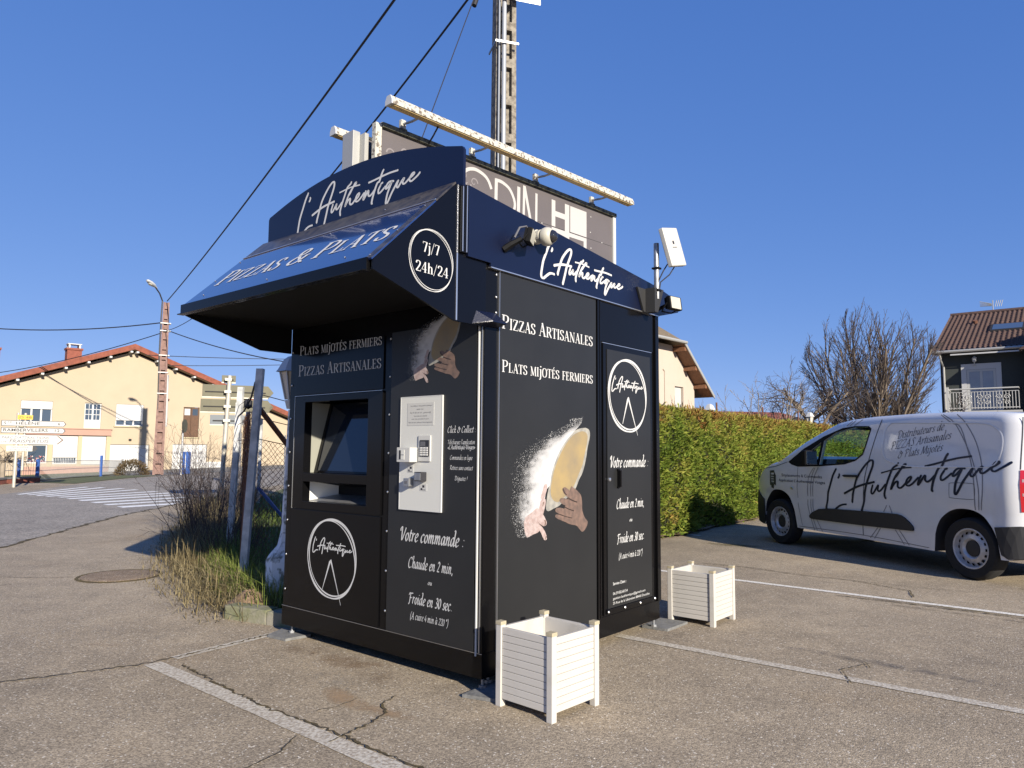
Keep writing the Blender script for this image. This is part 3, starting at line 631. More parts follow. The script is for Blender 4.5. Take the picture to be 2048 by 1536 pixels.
def stainmat(name, col, scale, rough=.95, gain=3.0, off=.02):
    m = bpy.data.materials.new(name); m.use_nodes = True; t = m.node_tree; L = t.links.new
    b = t.nodes['Principled BSDF']; b.inputs['Base Color'].default_value = (*col, 1); b.inputs['Roughness'].default_value = rough; b.inputs['Specular IOR Level'].default_value = .2
    at = t.nodes.new('ShaderNodeAttribute'); at.attribute_name = 'tint'; tc = t.nodes.new('ShaderNodeTexCoord')
    n = t.nodes.new('ShaderNodeTexNoise'); n.inputs['Scale'].default_value = scale; n.inputs['Detail'].default_value = 9; n.inputs['Roughness'].default_value = .72; L(tc.outputs['Object'], n.inputs['Vector'])
    a = t.nodes.new('ShaderNodeMath'); a.operation = 'SUBTRACT'; L(at.outputs['Fac'], a.inputs[0]); L(n.outputs[0], a.inputs[1])
    k = t.nodes.new('ShaderNodeMath'); k.operation = 'MULTIPLY_ADD'; k.inputs[1].default_value = gain; k.inputs[2].default_value = off; k.use_clamp = True; L(a.outputs[0], k.inputs[0])
    z = t.nodes.new('ShaderNodeMath'); z.operation = 'MULTIPLY'; L(k.outputs[0], z.inputs[0]); L(at.outputs['Fac'], z.inputs[1]); z.use_clamp = True
    L(z.outputs[0], b.inputs['Alpha']); return m
def stain(m, c, rx, ry, rot, peak=.9, dz=.003, n=24):
    V, F, T = [], [], []
    for j in range(n + 1):
        for i in range(n + 1):
            u, v = i / n * 2 - 1, j / n * 2 - 1; x, y = u * rx, v * ry; X = c[0] + x * math.cos(rot) - y * math.sin(rot); Y = c[1] + x * math.sin(rot) + y * math.cos(rot)
            V.append((X, Y, terr(X, Y) + dz)); T.append(peak * max(0, 1 - (u * u + v * v)) ** .8)
    F = [(j * (n + 1) + i, j * (n + 1) + i + 1, (j + 1) * (n + 1) + i + 1, (j + 1) * (n + 1) + i) for j in range(n) for i in range(n)]
    return tag(np_mesh('ground_stain', np.array(V), np.array(F), m, None, T), kind='structure')
ms_dust = stainmat('dust_stain', (0.36, 0.255, 0.16), 9); ms_rust = stainmat('rust_stain', (0.20, 0.125, 0.07), 5); ms_oil = stainmat('tyre_stain', (0.12, 0.115, 0.12), 7); ms_moss = stainmat('moss_stain', (0.13, 0.105, 0.03), 8); ms_pale = stainmat('pale_stain', (0.40, 0.36, 0.30), 6)
for m_, c, rx, ry, rot, pk, dz in [(ms_dust, (-.88, 4.02), .36, .13, -.9, .78, .0030), (ms_dust, (-.62, 3.82), .30, .09, -.6, .72, .0033), (ms_dust, (-2.75, 5.05), .40, .10, -.1, .55, .003), (ms_rust, (-.95, 4.62), .85, .30, -.72, .62, .0026), (ms_rust, (-1.35, 5.0), .35, .22, -.7, .6, .0028),
      (ms_oil, (2.35, 4.72), 1.35, .14, -.72, .62, .003), (ms_oil, (3.3, 3.9), .8, .12, -.75, .6, .0031), (ms_moss, (3.75, 6.55), .9, .14, -.80, .75, .0032), (ms_moss, (4.8, 5.55), .8, .16, -.78, .75, .0032), (ms_moss, (3.2, 10.6), .8, .3, -.5, .7, .003), (ms_moss, (5.3, 7.2), .6, .3, -.6, .65, .003),
      (ms_moss, (-3.2, 8.0), .55, .12, .25, .95, .0034), (ms_pale, (-2.4, 5.3), .9, .25, .1, .5, .0027), (ms_pale, (-1.0, 4.35), .5, .25, -.7, .55, .0029), (ms_oil, (-3.0, 6.2), 1.5, .8, .4, .42, .0024), (ms_oil, (-4.4, 5.4), 1.2, .5, .2, .36, .0025), (ms_rust, (-3.1, 5.2), .6, .3, .4, .45, .0028), (ms_oil, (1.2, 3.2), 1.0, .5, -.7, .34, .0024), (ms_pale, (3.0, 8.0), 1.2, .5, -.7, .4, .0024)]:
    stain(m_, c, rx, ry, rot, pk, dz)
# manhole
m_lid = asphalt('manhole_fill', (0.27, 0.21, 0.15), (0.19, 0.145, 0.105), (.5, .45, .38), (.2, .12, .07), .8, 135.0)
mh = thing('manhole_cover', 'round rusty manhole cover set in the forecourt asphalt beside the weeds', 'manhole', (-4.04, 7.70, 0.004))
MB().lathe([(.36, 0), (.36, .006), (.30, .010), (.0001, .010)], n=28, caps=False).build('lid', m_lid, mh)
MB().lathe([(.405, 0), (.40, .005), (.375, .006), (.37, 0)], n=28, caps=False).build('frame_ring', m_crack, mh)

# ------------------------------------------------------------------ vending kiosk
KO = Vector((-.155, 4.126, 0)); KR = -R(40.1948)
kx = Vector((math.cos(KR), math.sin(KR), 0)); ky = Vector((-math.sin(KR), math.cos(KR), 0))
def kw(x, y, z): return KO + kx * x + ky * y + Vector((0, 0, z))
kio = thing('vending_kiosk', 'black and navy pizza vending kiosk with sloping awning and arched name board', 'vending kiosk', KO, KR)
b = MB()
b.box(-1.945, -.004, .36, 1.981, .205, 2.40)
b.box(-1.945, -1.805, .004, .36, .205, 2.40)
b.box(-.872, -.004, .004, .36, .205, 2.40)
b.box(-1.805, -.872, .004, .36, 1.70, 2.40)
b.box(-1.805, -.872, .004, .36, .205, .905)
b.box(-1.95, 0, 0, 1.985, .072, .2045)
body = b.build('body', m_black, kio)
# front frame with the two openings
b = MB()
b.box(-1.856, -1.731, -.010, .05, .906, 1.699); b.box(-1.020, -.877, -.010, .05, .906, 1.699)
b.box(-1.730, -1.021, -.010, .05, 1.656, 1.699); b.box(-1.730, -1.021, -.010, .05, 1.094, 1.155); b.box(-1.730, -1.021, -.010, .05, .906, .957)
ff = b.build('front_frame', m_black, kio, bevel=.002)
MB().box(-1.857, -1.855, -.0135, .0, .90, 1.702).box(-1.857, -.878, -.0135, .0, 1.7025, 1.7045).build('frame_edge', m_alu, ff)
# screen recess
b = MB(); b.box(-1.804, -1.7315, .051, .35, 1.156, 1.655); b.build('recess_side', m_cream, kio)
MB().box(-1.730, -1.021, .051, .35, 1.094, 1.150).build('recess_sill', m_payp, kio)
MB().box(-1.0205, -.876, .051, .35, .906, 1.699).build('recess_side', m_blackmatte, kio)
sc_ = MB(); a_ = R(14)
def tl(x, y, z): return (x, .085 + (z - 1.155) * math.tan(a_) + y, z)
for (x0, x1, z0, z1, y0, y1, nm, mm) in [(-1.700, -1.015, 1.17, 1.655, 0, .012, 'screen', m_screen)]:
    sc_.add([tl(x0, y0, z0), tl(x1, y0, z0), tl(x1, y0, z1), tl(x0, y0, z1), tl(x0, y1, z0), tl(x1, y1, z0), tl(x1, y1, z1), tl(x0, y1, z1)],
            [(0, 1, 2, 3), (7, 6, 5, 4), (0, 4, 5, 1), (1, 5, 6, 2), (2, 6, 7, 3), (3, 7, 4, 0)])
scr = sc_.build('screen', m_screen, kio)
b = MB()
for x0, x1, z0, z1 in [(-1.730, -1.701, 1.156, 1.655), (-1.7005, -1.02, 1.156, 1.1695)]:
    b.add([tl(x0, -.006, z0), tl(x1, -.006, z0), tl(x1, -.006, z1), tl(x0, -.006, z1), tl(x0, .02, z0), tl(x1, .02, z0), tl(x1, .02, z1), tl(x0, .02, z1)],
          [(0, 1, 2, 3), (7, 6, 5, 4), (0, 4, 5, 1), (1, 5, 6, 2), (2, 6, 7, 3), (3, 7, 4, 0)])
b.build('screen_bezel', m_black, scr)
# delivery slot : splayed funnel
b = MB()
b.quad((-1.730, .05, .958), (-1.021, .05, .958), (-1.11, .22, 1.0), (-1.62, .22, 1.0)); fl_ = b.build('slot_floor', m_steel, kio)
MB().quad((-1.730, .05, .958), (-1.62, .22, 1.0), (-1.62, .22, 1.06), (-1.730, .05, 1.093)).build('slot_cheek', m_payp, kio)
MB().quad((-1.021, .05, .958), (-1.021, .05, 1.093), (-1.11, .22, 1.06), (-1.11, .22, 1.0)).build('slot_cheek', m_payp, kio)
MB().quad((-1.730, .05, 1.093), (-1.62, .22, 1.06), (-1.11, .22, 1.06), (-1.021, .05, 1.093)).build('slot_top', m_blackmatte, kio)
MB().box(-1.62, -1.11, .22, .24, .99, 1.07).build('slot_flap', m_blackmatte, kio)
# front panels
fp1 = MB().box(-1.862, -.880, -.006, .0035, .215, .896).build('lower_front_panel', m_black, kio, bevel=.0015)
fp2 = MB().box(-1.862, -.880, -.006, .0035, 1.712, 2.06).build('upper_front_panel', m_black, kio, bevel=.0015)
fp3 = MB().box(-.802, -.060, -.005, .0035, .208, 2.07).build('printed_front_panel', m_char, kio, bevel=.001)
MB().box(-.046, -.0385, -.008, .0035, .190, 2.03).build('corner_trim', m_white, kio)
MB().box(-.022, -.018, -.004, .0035, .21, 2.03).build('corner_trim', m_alu, kio)
MB().box(-1.9505, .0005, -.0035, .0, .2046, .2066).build('plinth_seam', m_alu, kio)
fnF = lambda off: (lambda u, v, e: (u, -off - e, v))
fnS = lambda off: (lambda u, v, e: (off + e, u, v))
def tserif(s, u0, u1, v, cap, fn, m, parent, wt=1.0, v1=None):
    st, w = text_serif(s, wt); q = MB(); place_text(q, st, w, u0, u1, v, cap, 1.0, fn, v1); return q.build('lettering', m, parent)
def tchan(s, u0, u1, v, cap, fn, m, parent, wt=1.0):
    st, w = text_chancery(s, wt); q = MB(); place_text(q, st, w, u0, u1, v, cap, 1.55, fn); return q.build('lettering', m, parent)
def tsans(s, u0, u1, v, cap, fn, m, parent, bold=0.0, v1=None, slant=0.0):
    q = MB(); place_sans(q, s, u0, u1, v, cap, fn, v1, bold, slant); return q.build('lettering', m, parent)
tserif('Plats mijotés fermiers', -1.823, -.897, 2.000, .070, fnF(.0075), m_white, fp2)
tserif('Pizzas Artisanales', -1.831, -.897, 1.849, .080, fnF(.0075), m_white, fp2)
f = fnF(.0065)
tchan('Votre commande :', -.687, -.140, .770, .075, f, m_white, fp3, 1.15)
tchan('Chaude en 2 min,', -.608, -.225, .612, .060, f, m_white, fp3, 1.1)
tchan('ou', -.432, -.396, .529, .026, f, m_whitedim, fp3, 1.0)
tchan('Froide en 30 sec.', -.597, -.227, .404, .060, f, m_white, fp3, 1.1)
tchan('(A cuire 4 min à 220 °)', -.580, -.258, .313, .040, f, m_whitedim, fp3, .9)
tchan('Click & Collect :', -.287, -.058, 1.4235, .034, f, m_white, fp3, 1.15)
tchan("Téléchargez l'application", -.284, -.064, 1.3565, .024, f, m_whitedim, fp3, 1.0)
tchan("«L'Authentique-Vosges»", -.282, -.064, 1.3275, .024, f, m_white, fp3, 1.3)
tchan('Commandez en ligne', -.263, -.082, 1.2665, .024, f, m_whitedim, fp3, 1.0)
tchan('Retirez sans contact', -.262, -.079, 1.2085, .024, f, m_whitedim, fp3, 1.0)
tchan('Dégustez !', -.221, -.121, 1.1475, .024, f, m_whitedim, fp3, 1.0)
q = MB(); f = fnF(.0075)
roundel(q, -1.373, .59, .268, .262, .0105, f)
logo(q, [[.1698, -.0079, -1.2244], [-.0349, .1786, .4523]], .0085, f)
for (p0, p1, w0, w1) in [((-1.385, .570), (-1.463, .377), .016, .004), ((-1.379, .580), (-1.256, .296), .016, .003), ((-1.372, .55), (-1.27, .33), .004, .003)]:
    vs, fs = ribbon([Vector(p0), Vector(p1)], lambda a, t: w0 + (w1 - w0) * t); q.add([f(v.x, v.y, .0009) for v in vs], fs)
q.build('roundel_emblem', m_white, fp1)
# payment panel
pp = MB().box(-.692, -.322, -.016, -.0055, .957, 1.648).build('payment_panel', m_payp, kio, bevel=.006, seg=3)
b = MB(); r_ = .0045
for x0, x1, z0, z1 in [(-.6925, -.688, .957, 1.648), (-.326, -.3215, .957, 1.648), (-.688, -.326, 1.644, 1.6485), (-.688, -.326, .9565, .961)]: b.box(x0, x1, -.0172, -.006, z0, z1)
b.build('rim', m_white, pp)
no = MB().box(-.627, -.392, -.0175, -.0158, 1.470, 1.608).build('notice', m_paper, pp)
b = MB(); b2 = MB(); f = fnF(.0178)
for (s, u0, u1, v) in [('Un problème ? Une question technique ?', -.600, -.405, 1.586), ('appelez nous :', -.545, -.48, 1.566), ('06 59 82 60 54 - gestion@', -.602, -.418, 1.544), ('Votre pizza est préparée', -.570, -.452, 1.524), ('avec des produits locaux', -.588, -.435, 1.506), ('Merci de votre confiance et bonne dégustation', -.615, -.405, 1.485)]:
    place_sans(b, s, u0, u1, v, .0085, f)
b.build('lettering', m_inkgrey, no)
kp = MB().box(-.518, -.413, -.024, -.0155, 1.253, 1.409).build('card_reader', m_paper, pp, bevel=.003)
MB().box(-.500, -.421, -.0285, -.0235, 1.283, 1.381).build('keypad', m_ink, kp, bevel=.002)
MB().box(-.494, -.452, -.0295, -.0284, 1.345, 1.372).build('display', m_inkgrey, kp)
b = MB()
for i in range(3):
    for j in range(4): b.box(-.494 + i * .024, -.476 + i * .024, -.0325, -.0284, 1.288 + j * .0135, 1.298 + j * .0135)
b.build('keys', m_whitedim, kp)
cbx = MB().box(-.648, -.53, -.080, -.0155, 1.248, 1.336).build('coin_box', m_paper, pp, bevel=.003)
MB().box(-.634, -.578, -.082, -.0795, 1.262, 1.322).build('coin_plate', m_payp, cbx)
MB().box(-.624, -.608, -.0835, -.0815, 1.265, 1.319).build('coin_slot', m_ink, cbx)
MB().box(-.604, -.580, -.0835, -.0815, 1.290, 1.293).build('note_slot', m_inkgrey, cbx)
kb = MB().box(-.510, -.448, -.060, -.0155, 1.135, 1.190).build('reader_button', m_ink, pp, bevel=.004)
MB().box(-.505, -.453, -.063, -.0595, 1.140, 1.185).build('button_face', m_steel, kb, bevel=.003)
kb = MB().box(-.612, -.562, -.055, -.0155, 1.102, 1.150).build('reader_button', m_steel, pp, bevel=.004)
MB().box(-.600, -.574, -.0565, -.0545, 1.117, 1.134).build('button_face', m_inkgrey, kb)
for (x0, x1, z0, z1) in [(-.618, -.563, 1.184, 1.228), (-.503, -.443, 1.077, 1.119)]:
    st = MB().box(x0, x1, -.0175, -.0158, z0, z1).build('sticker', m_paper, pp)
    b = MB(); b.box(x0 + .022, x0 + .040, -.0182, -.0174, z1 - .022, z1 - .008); b.box(x0 + .008, x0 + .022, -.0182, -.0174, z1 - .034, z1 - .026); b.box(x0 + .008, x1 - .012, -.0182, -.0174, z0 + .005, z0 + .008)
    b.build('pictogram', m_ink, st)
# rivets
rv = MB().lathe([(.0075, 0), (.0065, -.003), (.003, -.005), (.0001, -.0052)], n=8, ax='y', caps=False).build('rivet', m_alu, kio, loc=(-.818, -.0001, 2.033))
for k in range(1, 8): copy_part(rv, kio, (-.818, -.0001, 2.033 - .2442 * k))
for k in range(-1, 7): copy_part(rv, kio, (-1.920, -.0001, 1.788 - .2442 * k))
for z in (2.345, 2.212, 2.12): copy_part(rv, kio, (.0, .092, z), (0, 0, R(90)))
# side panels
sp1 = MB().box(-.0035, .006, .118, 1.125, .191, 2.375).build('printed_side_panel', m_char, kio, bevel=.001)
MB().box(-.0035, .0075, .1145, .1175, .19, 2.375).build('panel_edge', m_alu, kio)
MB().box(-.0035, .012, 1.137, 1.160, .206, 2.375).build('corner_post', m_black, kio, bevel=.003)
MB().box(-.0035, .015, 1.1615, 1.176, .206, 2.375).build('corner_post', m_black, kio, bevel=.003)
MB().box(-.0035, .004, 1.181, 1.925, 2.085, 2.372).build('transom_panel', m_black, kio, bevel=.001)
MB().box(-.0035, .007, 1.205, 1.890, 2.0765, 2.0805).build('door_head_trim', m_alu, kio)
MB().box(-.0035, .018, 1.935, 1.983, .206, 2.375).build('corner_post', m_black, kio, bevel=.004)
dr = MB().box(-.0035, .010, 1.208, 1.888, .215, 2.074).build('service_door', m_black, kio, bevel=.004)
dp = MB().box(.0095, .016, 1.250, 1.848, .256, 2.036).build('printed_panel', m_char, dr, bevel=.0015)
MB().box(.0095, .020, 1.236, 1.866, .222, .253).build('kick_strip', m_black, dr, bevel=.002)
for i, y in enumerate((1.250, 1.462, 1.672, 1.883)):
    MB().lathe([(.011, .0095), (.010, .022), (.006, .026), (.0001, .027)], (0, y, .236), 10, 'x', caps=False).build('bolt', m_alu, dr)
MB().box(.016, .046, 1.372, 1.388, 1.075, 1.190).box(.0165, .030, 1.368, 1.392, 1.185, 1.20).box(.0165, .030, 1.368, 1.392, 1.065, 1.078).build('door_handle', m_black, dr, bevel=.003)
MB().box(.016, .022, 1.400, 1.420, 1.09, 1.19).build('handle_plate', m_black, dr, bevel=.002)
MB().lathe([(.013, .0095), (.012, .026), (.0001, .028)], (0, 1.267, 1.128), 12, 'x', caps=False).build('lock', m_alu, dr)
f = fnS(.0075)
tserif('Pizzas Artisanales', .135, 1.086, 2.035, .082, f, m_white, sp1, 1.1)
tserif('Plats mijotés fermiers', .139, 1.085, 1.779, .070, f, m_white, sp1, 1.1)
f = fnS(.0172)
tchan('Votre commande :', 1.277, 1.803, 1.211, .072, f, m_white, dp, 1.15)
tchan('Chaude en 2 min,', 1.359, 1.736, .922, .060, f, m_white, dp, 1.1)
tchan('ou', 1.532, 1.570, .824, .026, f, m_white, dp)
tchan('Froide en 30 sec.', 1.368, 1.737, .684, .060, f, m_white, dp, 1.1)
tchan('(A cuire 4 min à 220 °)', 1.386, 1.707, .573, .040, f, m_whitedim, dp, .9)
tsans('Service Client :', 1.310, 1.482, .406, .020, f, m_white, dp, .012)
tsans('06.59.82.60.54', 1.309, 1.499, .340, .019, f, m_white, dp)
tsans('gestion.lauthentique@gmail.com', 1.309, 1.746, .308, .017, f, m_white, dp)
tsans('25 Rue de la Libération 88460 Docelles', 1.309, 1.806, .2765, .017, f, m_white, dp)
q = MB(); roundel(q, 1.525, 1.725, .262, .262, .0115, f)
logo(q, [[.1606, .0167, 1.6376], [-.034, .1885, 1.5795]], .0095, f)
for (p0, p1, w0, w1) in [((1.520, 1.700), (1.447, 1.518), .019, .005), ((1.524, 1.712), (1.655, 1.439), .019, .003)]:
    vs, fs = ribbon([Vector(p0), Vector(p1)], lambda a, t: w0 + (w1 - w0) * t); q.add([f(v.x, v.y, .0009) for v in vs], fs)
q.build('roundel_emblem', m_white, dp)

# the dough-and-flour picture printed on both faces
HM = np.array([[7.712469e-4, 8.31222e-6, .0475349], [-1.84798e-4, -5.046087e-4, 1.5512557], [-1.428811e-4, 9.953128e-6, 1.0]])
def pic(x, y):
    v = HM @ np.array([x, y, 1.0]); return v[0] / v[2], v[1] / v[2]
DOUGH = [(1040, 195), (1075, 215), (1088, 260), (1080, 330), (1060, 420), (1050, 500), (1030, 600), (1005, 690), (970, 760), (935, 850), (900, 900), (820, 980), (750, 1050), (690, 1080), (630, 1110), (605, 1080), (610, 1010), (620, 930), (640, 830), (655, 720), (680, 620), (720, 510), (770, 410), (830, 320), (900, 245), (970, 205)]
DIN = [(1000, 232), (1040, 245), (1062, 290), (1052, 380), (1030, 480), (1005, 600), (965, 700), (925, 800), (870, 900), (800, 960), (740, 1010), (680, 985), (655, 900), (668, 780), (692, 670), (730, 560), (785, 440), (850, 335), (925, 260)]
m_cloud = stainmat('flour_cloud', (0.47, 0.47, 0.475), 210, .6, 4.2, .36)
def picture(panel, fn, nspeck, k=1.0):
    def poly(pts, e, m, name):
        q = MB(); P = smooth_pts(pts + [pts[0]], 3)[:-1]
        q.add([fn(*pic(p.x, p.y), e) for p in P], [tuple(range(len(P)))]); return q.build(name, m, panel)
    def fingers(lst, e, m, name):
        q = MB()
        for i, (pts, w) in enumerate(lst):
            vs, fs = ribbon(smooth_pts(pts, 4), lambda a, t: w * (min(1, .35 + 3.5 * t) if t < .2 else 1)); q.add([fn(*pic(v.x, v.y), e + i * .0001) for v in vs], fs)
            c = smooth_pts(pts, 4)[0]; r = w * .40
            d_ = (smooth_pts(pts, 4)[1] - c).normalized() * r * .6
            q.add([fn(*pic(c.x + d_.x + r * math.cos(2 * math.pi * j / 12), c.y + d_.y + r * math.sin(2 * math.pi * j / 12)), e + i * .0001 + .00005) for j in range(12)], [tuple(range(12))])
        return q.build(name, m, panel)
    poly(DOUGH, .0002, m_doughedge, 'dough_print'); poly(DIN, .0005, m_dough, 'dough_print')
    poly([(880, 835), (925, 865), (985, 930), (1000, 1010), (1003, 1100), (1030, 1180), (1062, 1225), (1045, 1290), (1005, 1335), (970, 1305), (938, 1268), (860, 1250), (805, 1215), (790, 1150), (805, 1080), (835, 1000), (848, 930)], .0009, m_skin, 'hand_print')
    fingers([([(800, 860), (850, 920), (920, 960)], 66), ([(765, 985), (840, 1020), (920, 1062)], 70), ([(716, 1095), (800, 1118), (890, 1150)], 70), ([(712, 1160), (790, 1190), (870, 1222)], 52)], .0012, m_skin, 'hand_print')
    fingers([([(842, 962), (890, 990), (945, 1010)], 13), ([(800, 1058), (850, 1085), (910, 1105)], 10), ([(740, 1142), (810, 1165), (890, 1185)], 8), ([(790, 860), (805, 905), (830, 930)], 10)], .0018, m_skind, 'hand_print')
    poly([(375, 1180), (450, 1120), (510, 1075), (556, 1120), (596, 1190), (606, 1245), (580, 1275), (530, 1250), (530, 1330), (455, 1368), (398, 1395), (372, 1340), (362, 1240)], .0009, m_skinl, 'hand_print')
    fingers([([(604, 815), (590, 880), (560, 975)], 42), ([(578, 975), (565, 1050), (545, 1130)], 60), ([(590, 1262), (575, 1215), (540, 1165)], 58), ([(598, 1420), (570, 1340), (520, 1265)], 46)], .0012, m_skinl, 'hand_print')
    fingers([([(590, 1268), (598, 1240), (590, 1205)], 14), ([(596, 1420), (604, 1385)], 12), ([(568, 1055), (575, 1010)], 14), ([(520, 1235), (555, 1275)], 8)], .0018, m_skin, 'hand_print')
    E_ = [(1010, 60), (985, 150), (905, 240), (832, 318), (772, 408), (722, 508), (682, 618), (657, 718), (642, 830), (606, 880), (590, 980), (560, 1080), (530, 1180), (520, 1300), (430, 1400), (400, 1450)]
    ex = np.array([p[0] for p in E_], float); ey = np.array([p[1] for p in E_], float)
    ys = np.array([0, 90, 150, 250, 400, 500, 600, 800, 1000, 1200, 1300, 1450.]); wl = np.array([70, 90, 110, 190, 300, 340, 360, 340, 300, 260, 220, 60.])
    pk = np.interp(np.arange(-20, 1480, 18.75), [0, 80, 200, 320, 600, 900, 1150, 1300, 1380, 1450], [.30, .45, .75, 1.05, 1.25, 1.2, 1.25, .9, .5, 0])
    V, T = [], []; NX = 44; yy = np.arange(-20, 1480, 18.75)
    for j, y in enumerate(yy):
        R_ = np.interp(y, ey, ex) + (6 if y < 840 else 0); L_ = np.interp(y, ys, wl) * 1.55
        for i in range(NX + 1):
            u = i / NX; x = R_ - L_ * u
            V.append(fn(*pic(x, y), .0007)); T.append(max(0, pk[j] * ((1 - u) ** 1.15) * (1 + .25 * mnoise.noise((x * .011, y * .011, 2)) + .2 * mnoise.noise((x * .03, y * .03, 7))) - .02) if u < .999 else 0)
    F = np.array([(j * (NX + 1) + i, j * (NX + 1) + i + 1, (j + 1) * (NX + 1) + i + 1, (j + 1) * (NX + 1) + i) for j in range(len(yy) - 1) for i in range(NX)])
    np_mesh('flour_cloud_print', np.array(V), F, m_cloud, panel, T)
    q = MB(); r2 = random.Random(3)
    for i in range(nspeck):
        y = r2.uniform(90, 1400); R_ = np.interp(y, ey, ex); L_ = np.interp(y, ys, wl); u = r2.betavariate(1.6, 1.5)
        x = R_ - L_ * (u * 1.25); s = (1.5 + 2.6 * r2.random() ** 2) * k
        if r2.random() < .03: s *= 1.8; x -= 60 * r2.random()
        a = r2.random() * 3
        q.add([fn(*pic(x + s * math.cos(a + j * 2.09), y + s * math.sin(a + j * 2.09)), .0021 + (i % 7) * .00004) for j in range(3)], [(0, 1, 2)])
    o = q.build('flour_specks', m_flour, panel); o['kind'] = 'stuff'
picture(sp1, lambda u, v, e: (.0064 + e, u, v), 2600)
picture(fp3, lambda u, v, e: (-.464 + .593 * (u - .563), -.0054 - e, 1.728 + .593 * (v - .774)), 700, 1.3)

# awning
A0, A1, A2, A3 = (-.25, 2.795), (-.82, 2.25), (-.82, 2.20), (-.25, 2.025)
side_poly = [A0, A1, A2, A3, (.0, 2.025), (.0, 2.40), (-.02, 2.42)]
def side_prism(x0, x1, name):
    q = MB(); q.prism(side_poly, lambda y, z: (x0, y, z), lambda y, z: (x1, y, z)); return q.build(name, m_awnside, kio)
asd = side_prism(-.012, .002, 'awning_side'); side_prism(-1.957, -1.943, 'awning_side').data.materials[0] = m_blackmatte
def onslope(x, s, e):
    L_ = math.hypot(A1[0] - A0[0], A1[1] - A0[1]); t = s / L_; ny, nz = -(A0[1] - A1[1]) / L_, (A0[0] - A1[0]) / L_
    return (x, A0[0] + (A1[0] - A0[0]) * t + ny * e, A0[1] + (A1[1] - A0[1]) * t + nz * e)
def slope_box(x0, x1, s0, s1, e0, e1, name, m, parent=kio, bev=0):
    q = MB(); P = [onslope(x, s, e) for e in (e0, e1) for (x, s) in ((x0, s0), (x1, s0), (x1, s1), (x0, s1))]
    q.add(P, [(0, 1, 2, 3), (7, 6, 5, 4), (0, 4, 5, 1), (1, 5, 6, 2), (2, 6, 7, 3), (3, 7, 4, 0)]); return q.build(name, m, parent, bevel=bev)
slope_box(-1.955, .0, 0.0, .205, .002, .012, 'awning_top_strip', m_awntop)
aw = slope_box(-1.955, .0, .208, .795, .002, .010, 'awning_roof', m_awn)
slope_box(-1.955, .0, .200, .209, .0125, .016, 'roof_joint', m_alu)
slope_box(-.055, .001, .215, .79, .0105, .0118, 'edge_flashing', m_awntop)
st, w_ = text_serif('Pizzas & Plats', 1.1); q = MB()
place_text(q, st, w_, -1.835, -.075, 0, .178, 1.0, lambda u, v, e: onslope(u, .585 - v, .0125 + e)); q.build('lettering', m_white, aw)
for x, s in [(-1.80, .70), (-1.02, .72), (-.30, .70), (-.04, .26), (-.04, .52), (-.04, .76), (-1.93, .26), (-1.93, .5), (-.9, .24), (-1.5, .10), (-.5, .11)]:
    q = MB(); c = Vector(onslope(x, s, .012)); q.lathe([(.006, 0), (.004, .004), (.0001, .005)], c, 8, 'z', caps=False); q.build('rivet', m_alu, kio)
MB().box(-1.953, -.028, -.838, -.815, 2.192, 2.262).box(-1.953, -.028, -.86, -.838, 2.192, 2.199).build('awning_lip', m_black, kio, bevel=.003)
b = MB().box(-1.9425, -.0125, -.814, -.001, 2.205, 2.215); b.build('awning_soffit', m_blackmatte, kio)
MB().box(-1.943, -.012, -.24, -.001, 2.40, 2.42).build('awning_back', m_blackmatte, kio)
MB().box(.0035, .006, -.246, -.236, 2.03, 2.79).build('awning_trim', m_alu, kio)
b = MB().box(-.002, .024, -.228, -.178, 2.41, 2.80); b.build('awning_bracket', m_black, kio, bevel=.003)
MB().box(.0235, .0262, -.222, -.216, 2.415, 2.795).box(.0235, .0262, -.190, -.184, 2.415, 2.795).build('bracket_edges', m_alu, kio)
f = lambda u, v, e: (.0035 + e, u, v)
q = MB(); roundel(q, -.430, 2.3225, .160, .166, .0036, f)
q.build('roundel_ring', m_white, asd)
tserif('7j/7', -.497, -.372, 2.358, .056, f, m_white, asd, 1.1); tserif('24h/24', -.544, -.303, 2.247, .056, f, m_white, asd, 1.1)
# marquee
n = 40; arc = []
x0, x1, zl, zr, zm = -1.940, .030, 2.992, 3.008, 3.152
for k in range(n + 1):
    t = k / n; x = x0 + (x1 - x0) * t; arc.append((x, zl + (zr - zl) * t + (zm - 3.0) * (1 - (2 * t - 1) ** 2)))
poly = [(x1, 2.785)] + arc[::-1][1:-1] + [(x0, 2.785)]
poly = [(x1, 2.785), (x1, zr - .012), (x1 - .012, zr + .006)] + arc[::-1][2:-2] + [(x0 + .012, zl + .006), (x0, zl - .012), (x0, 2.785)]
q = MB(); q.prism(poly, lambda x, z: (x, -.228, z), lambda x, z: (x, -.208, z)); mq = q.build('arched_name_board', m_marq, kio)
q = MB(); logo(q, [[.4683, .0373, -.5992], [-.0803, .4986, 2.3658]], .0165, fnF(-.2287 + .4574)); q.build('lettering', m_white, mq)
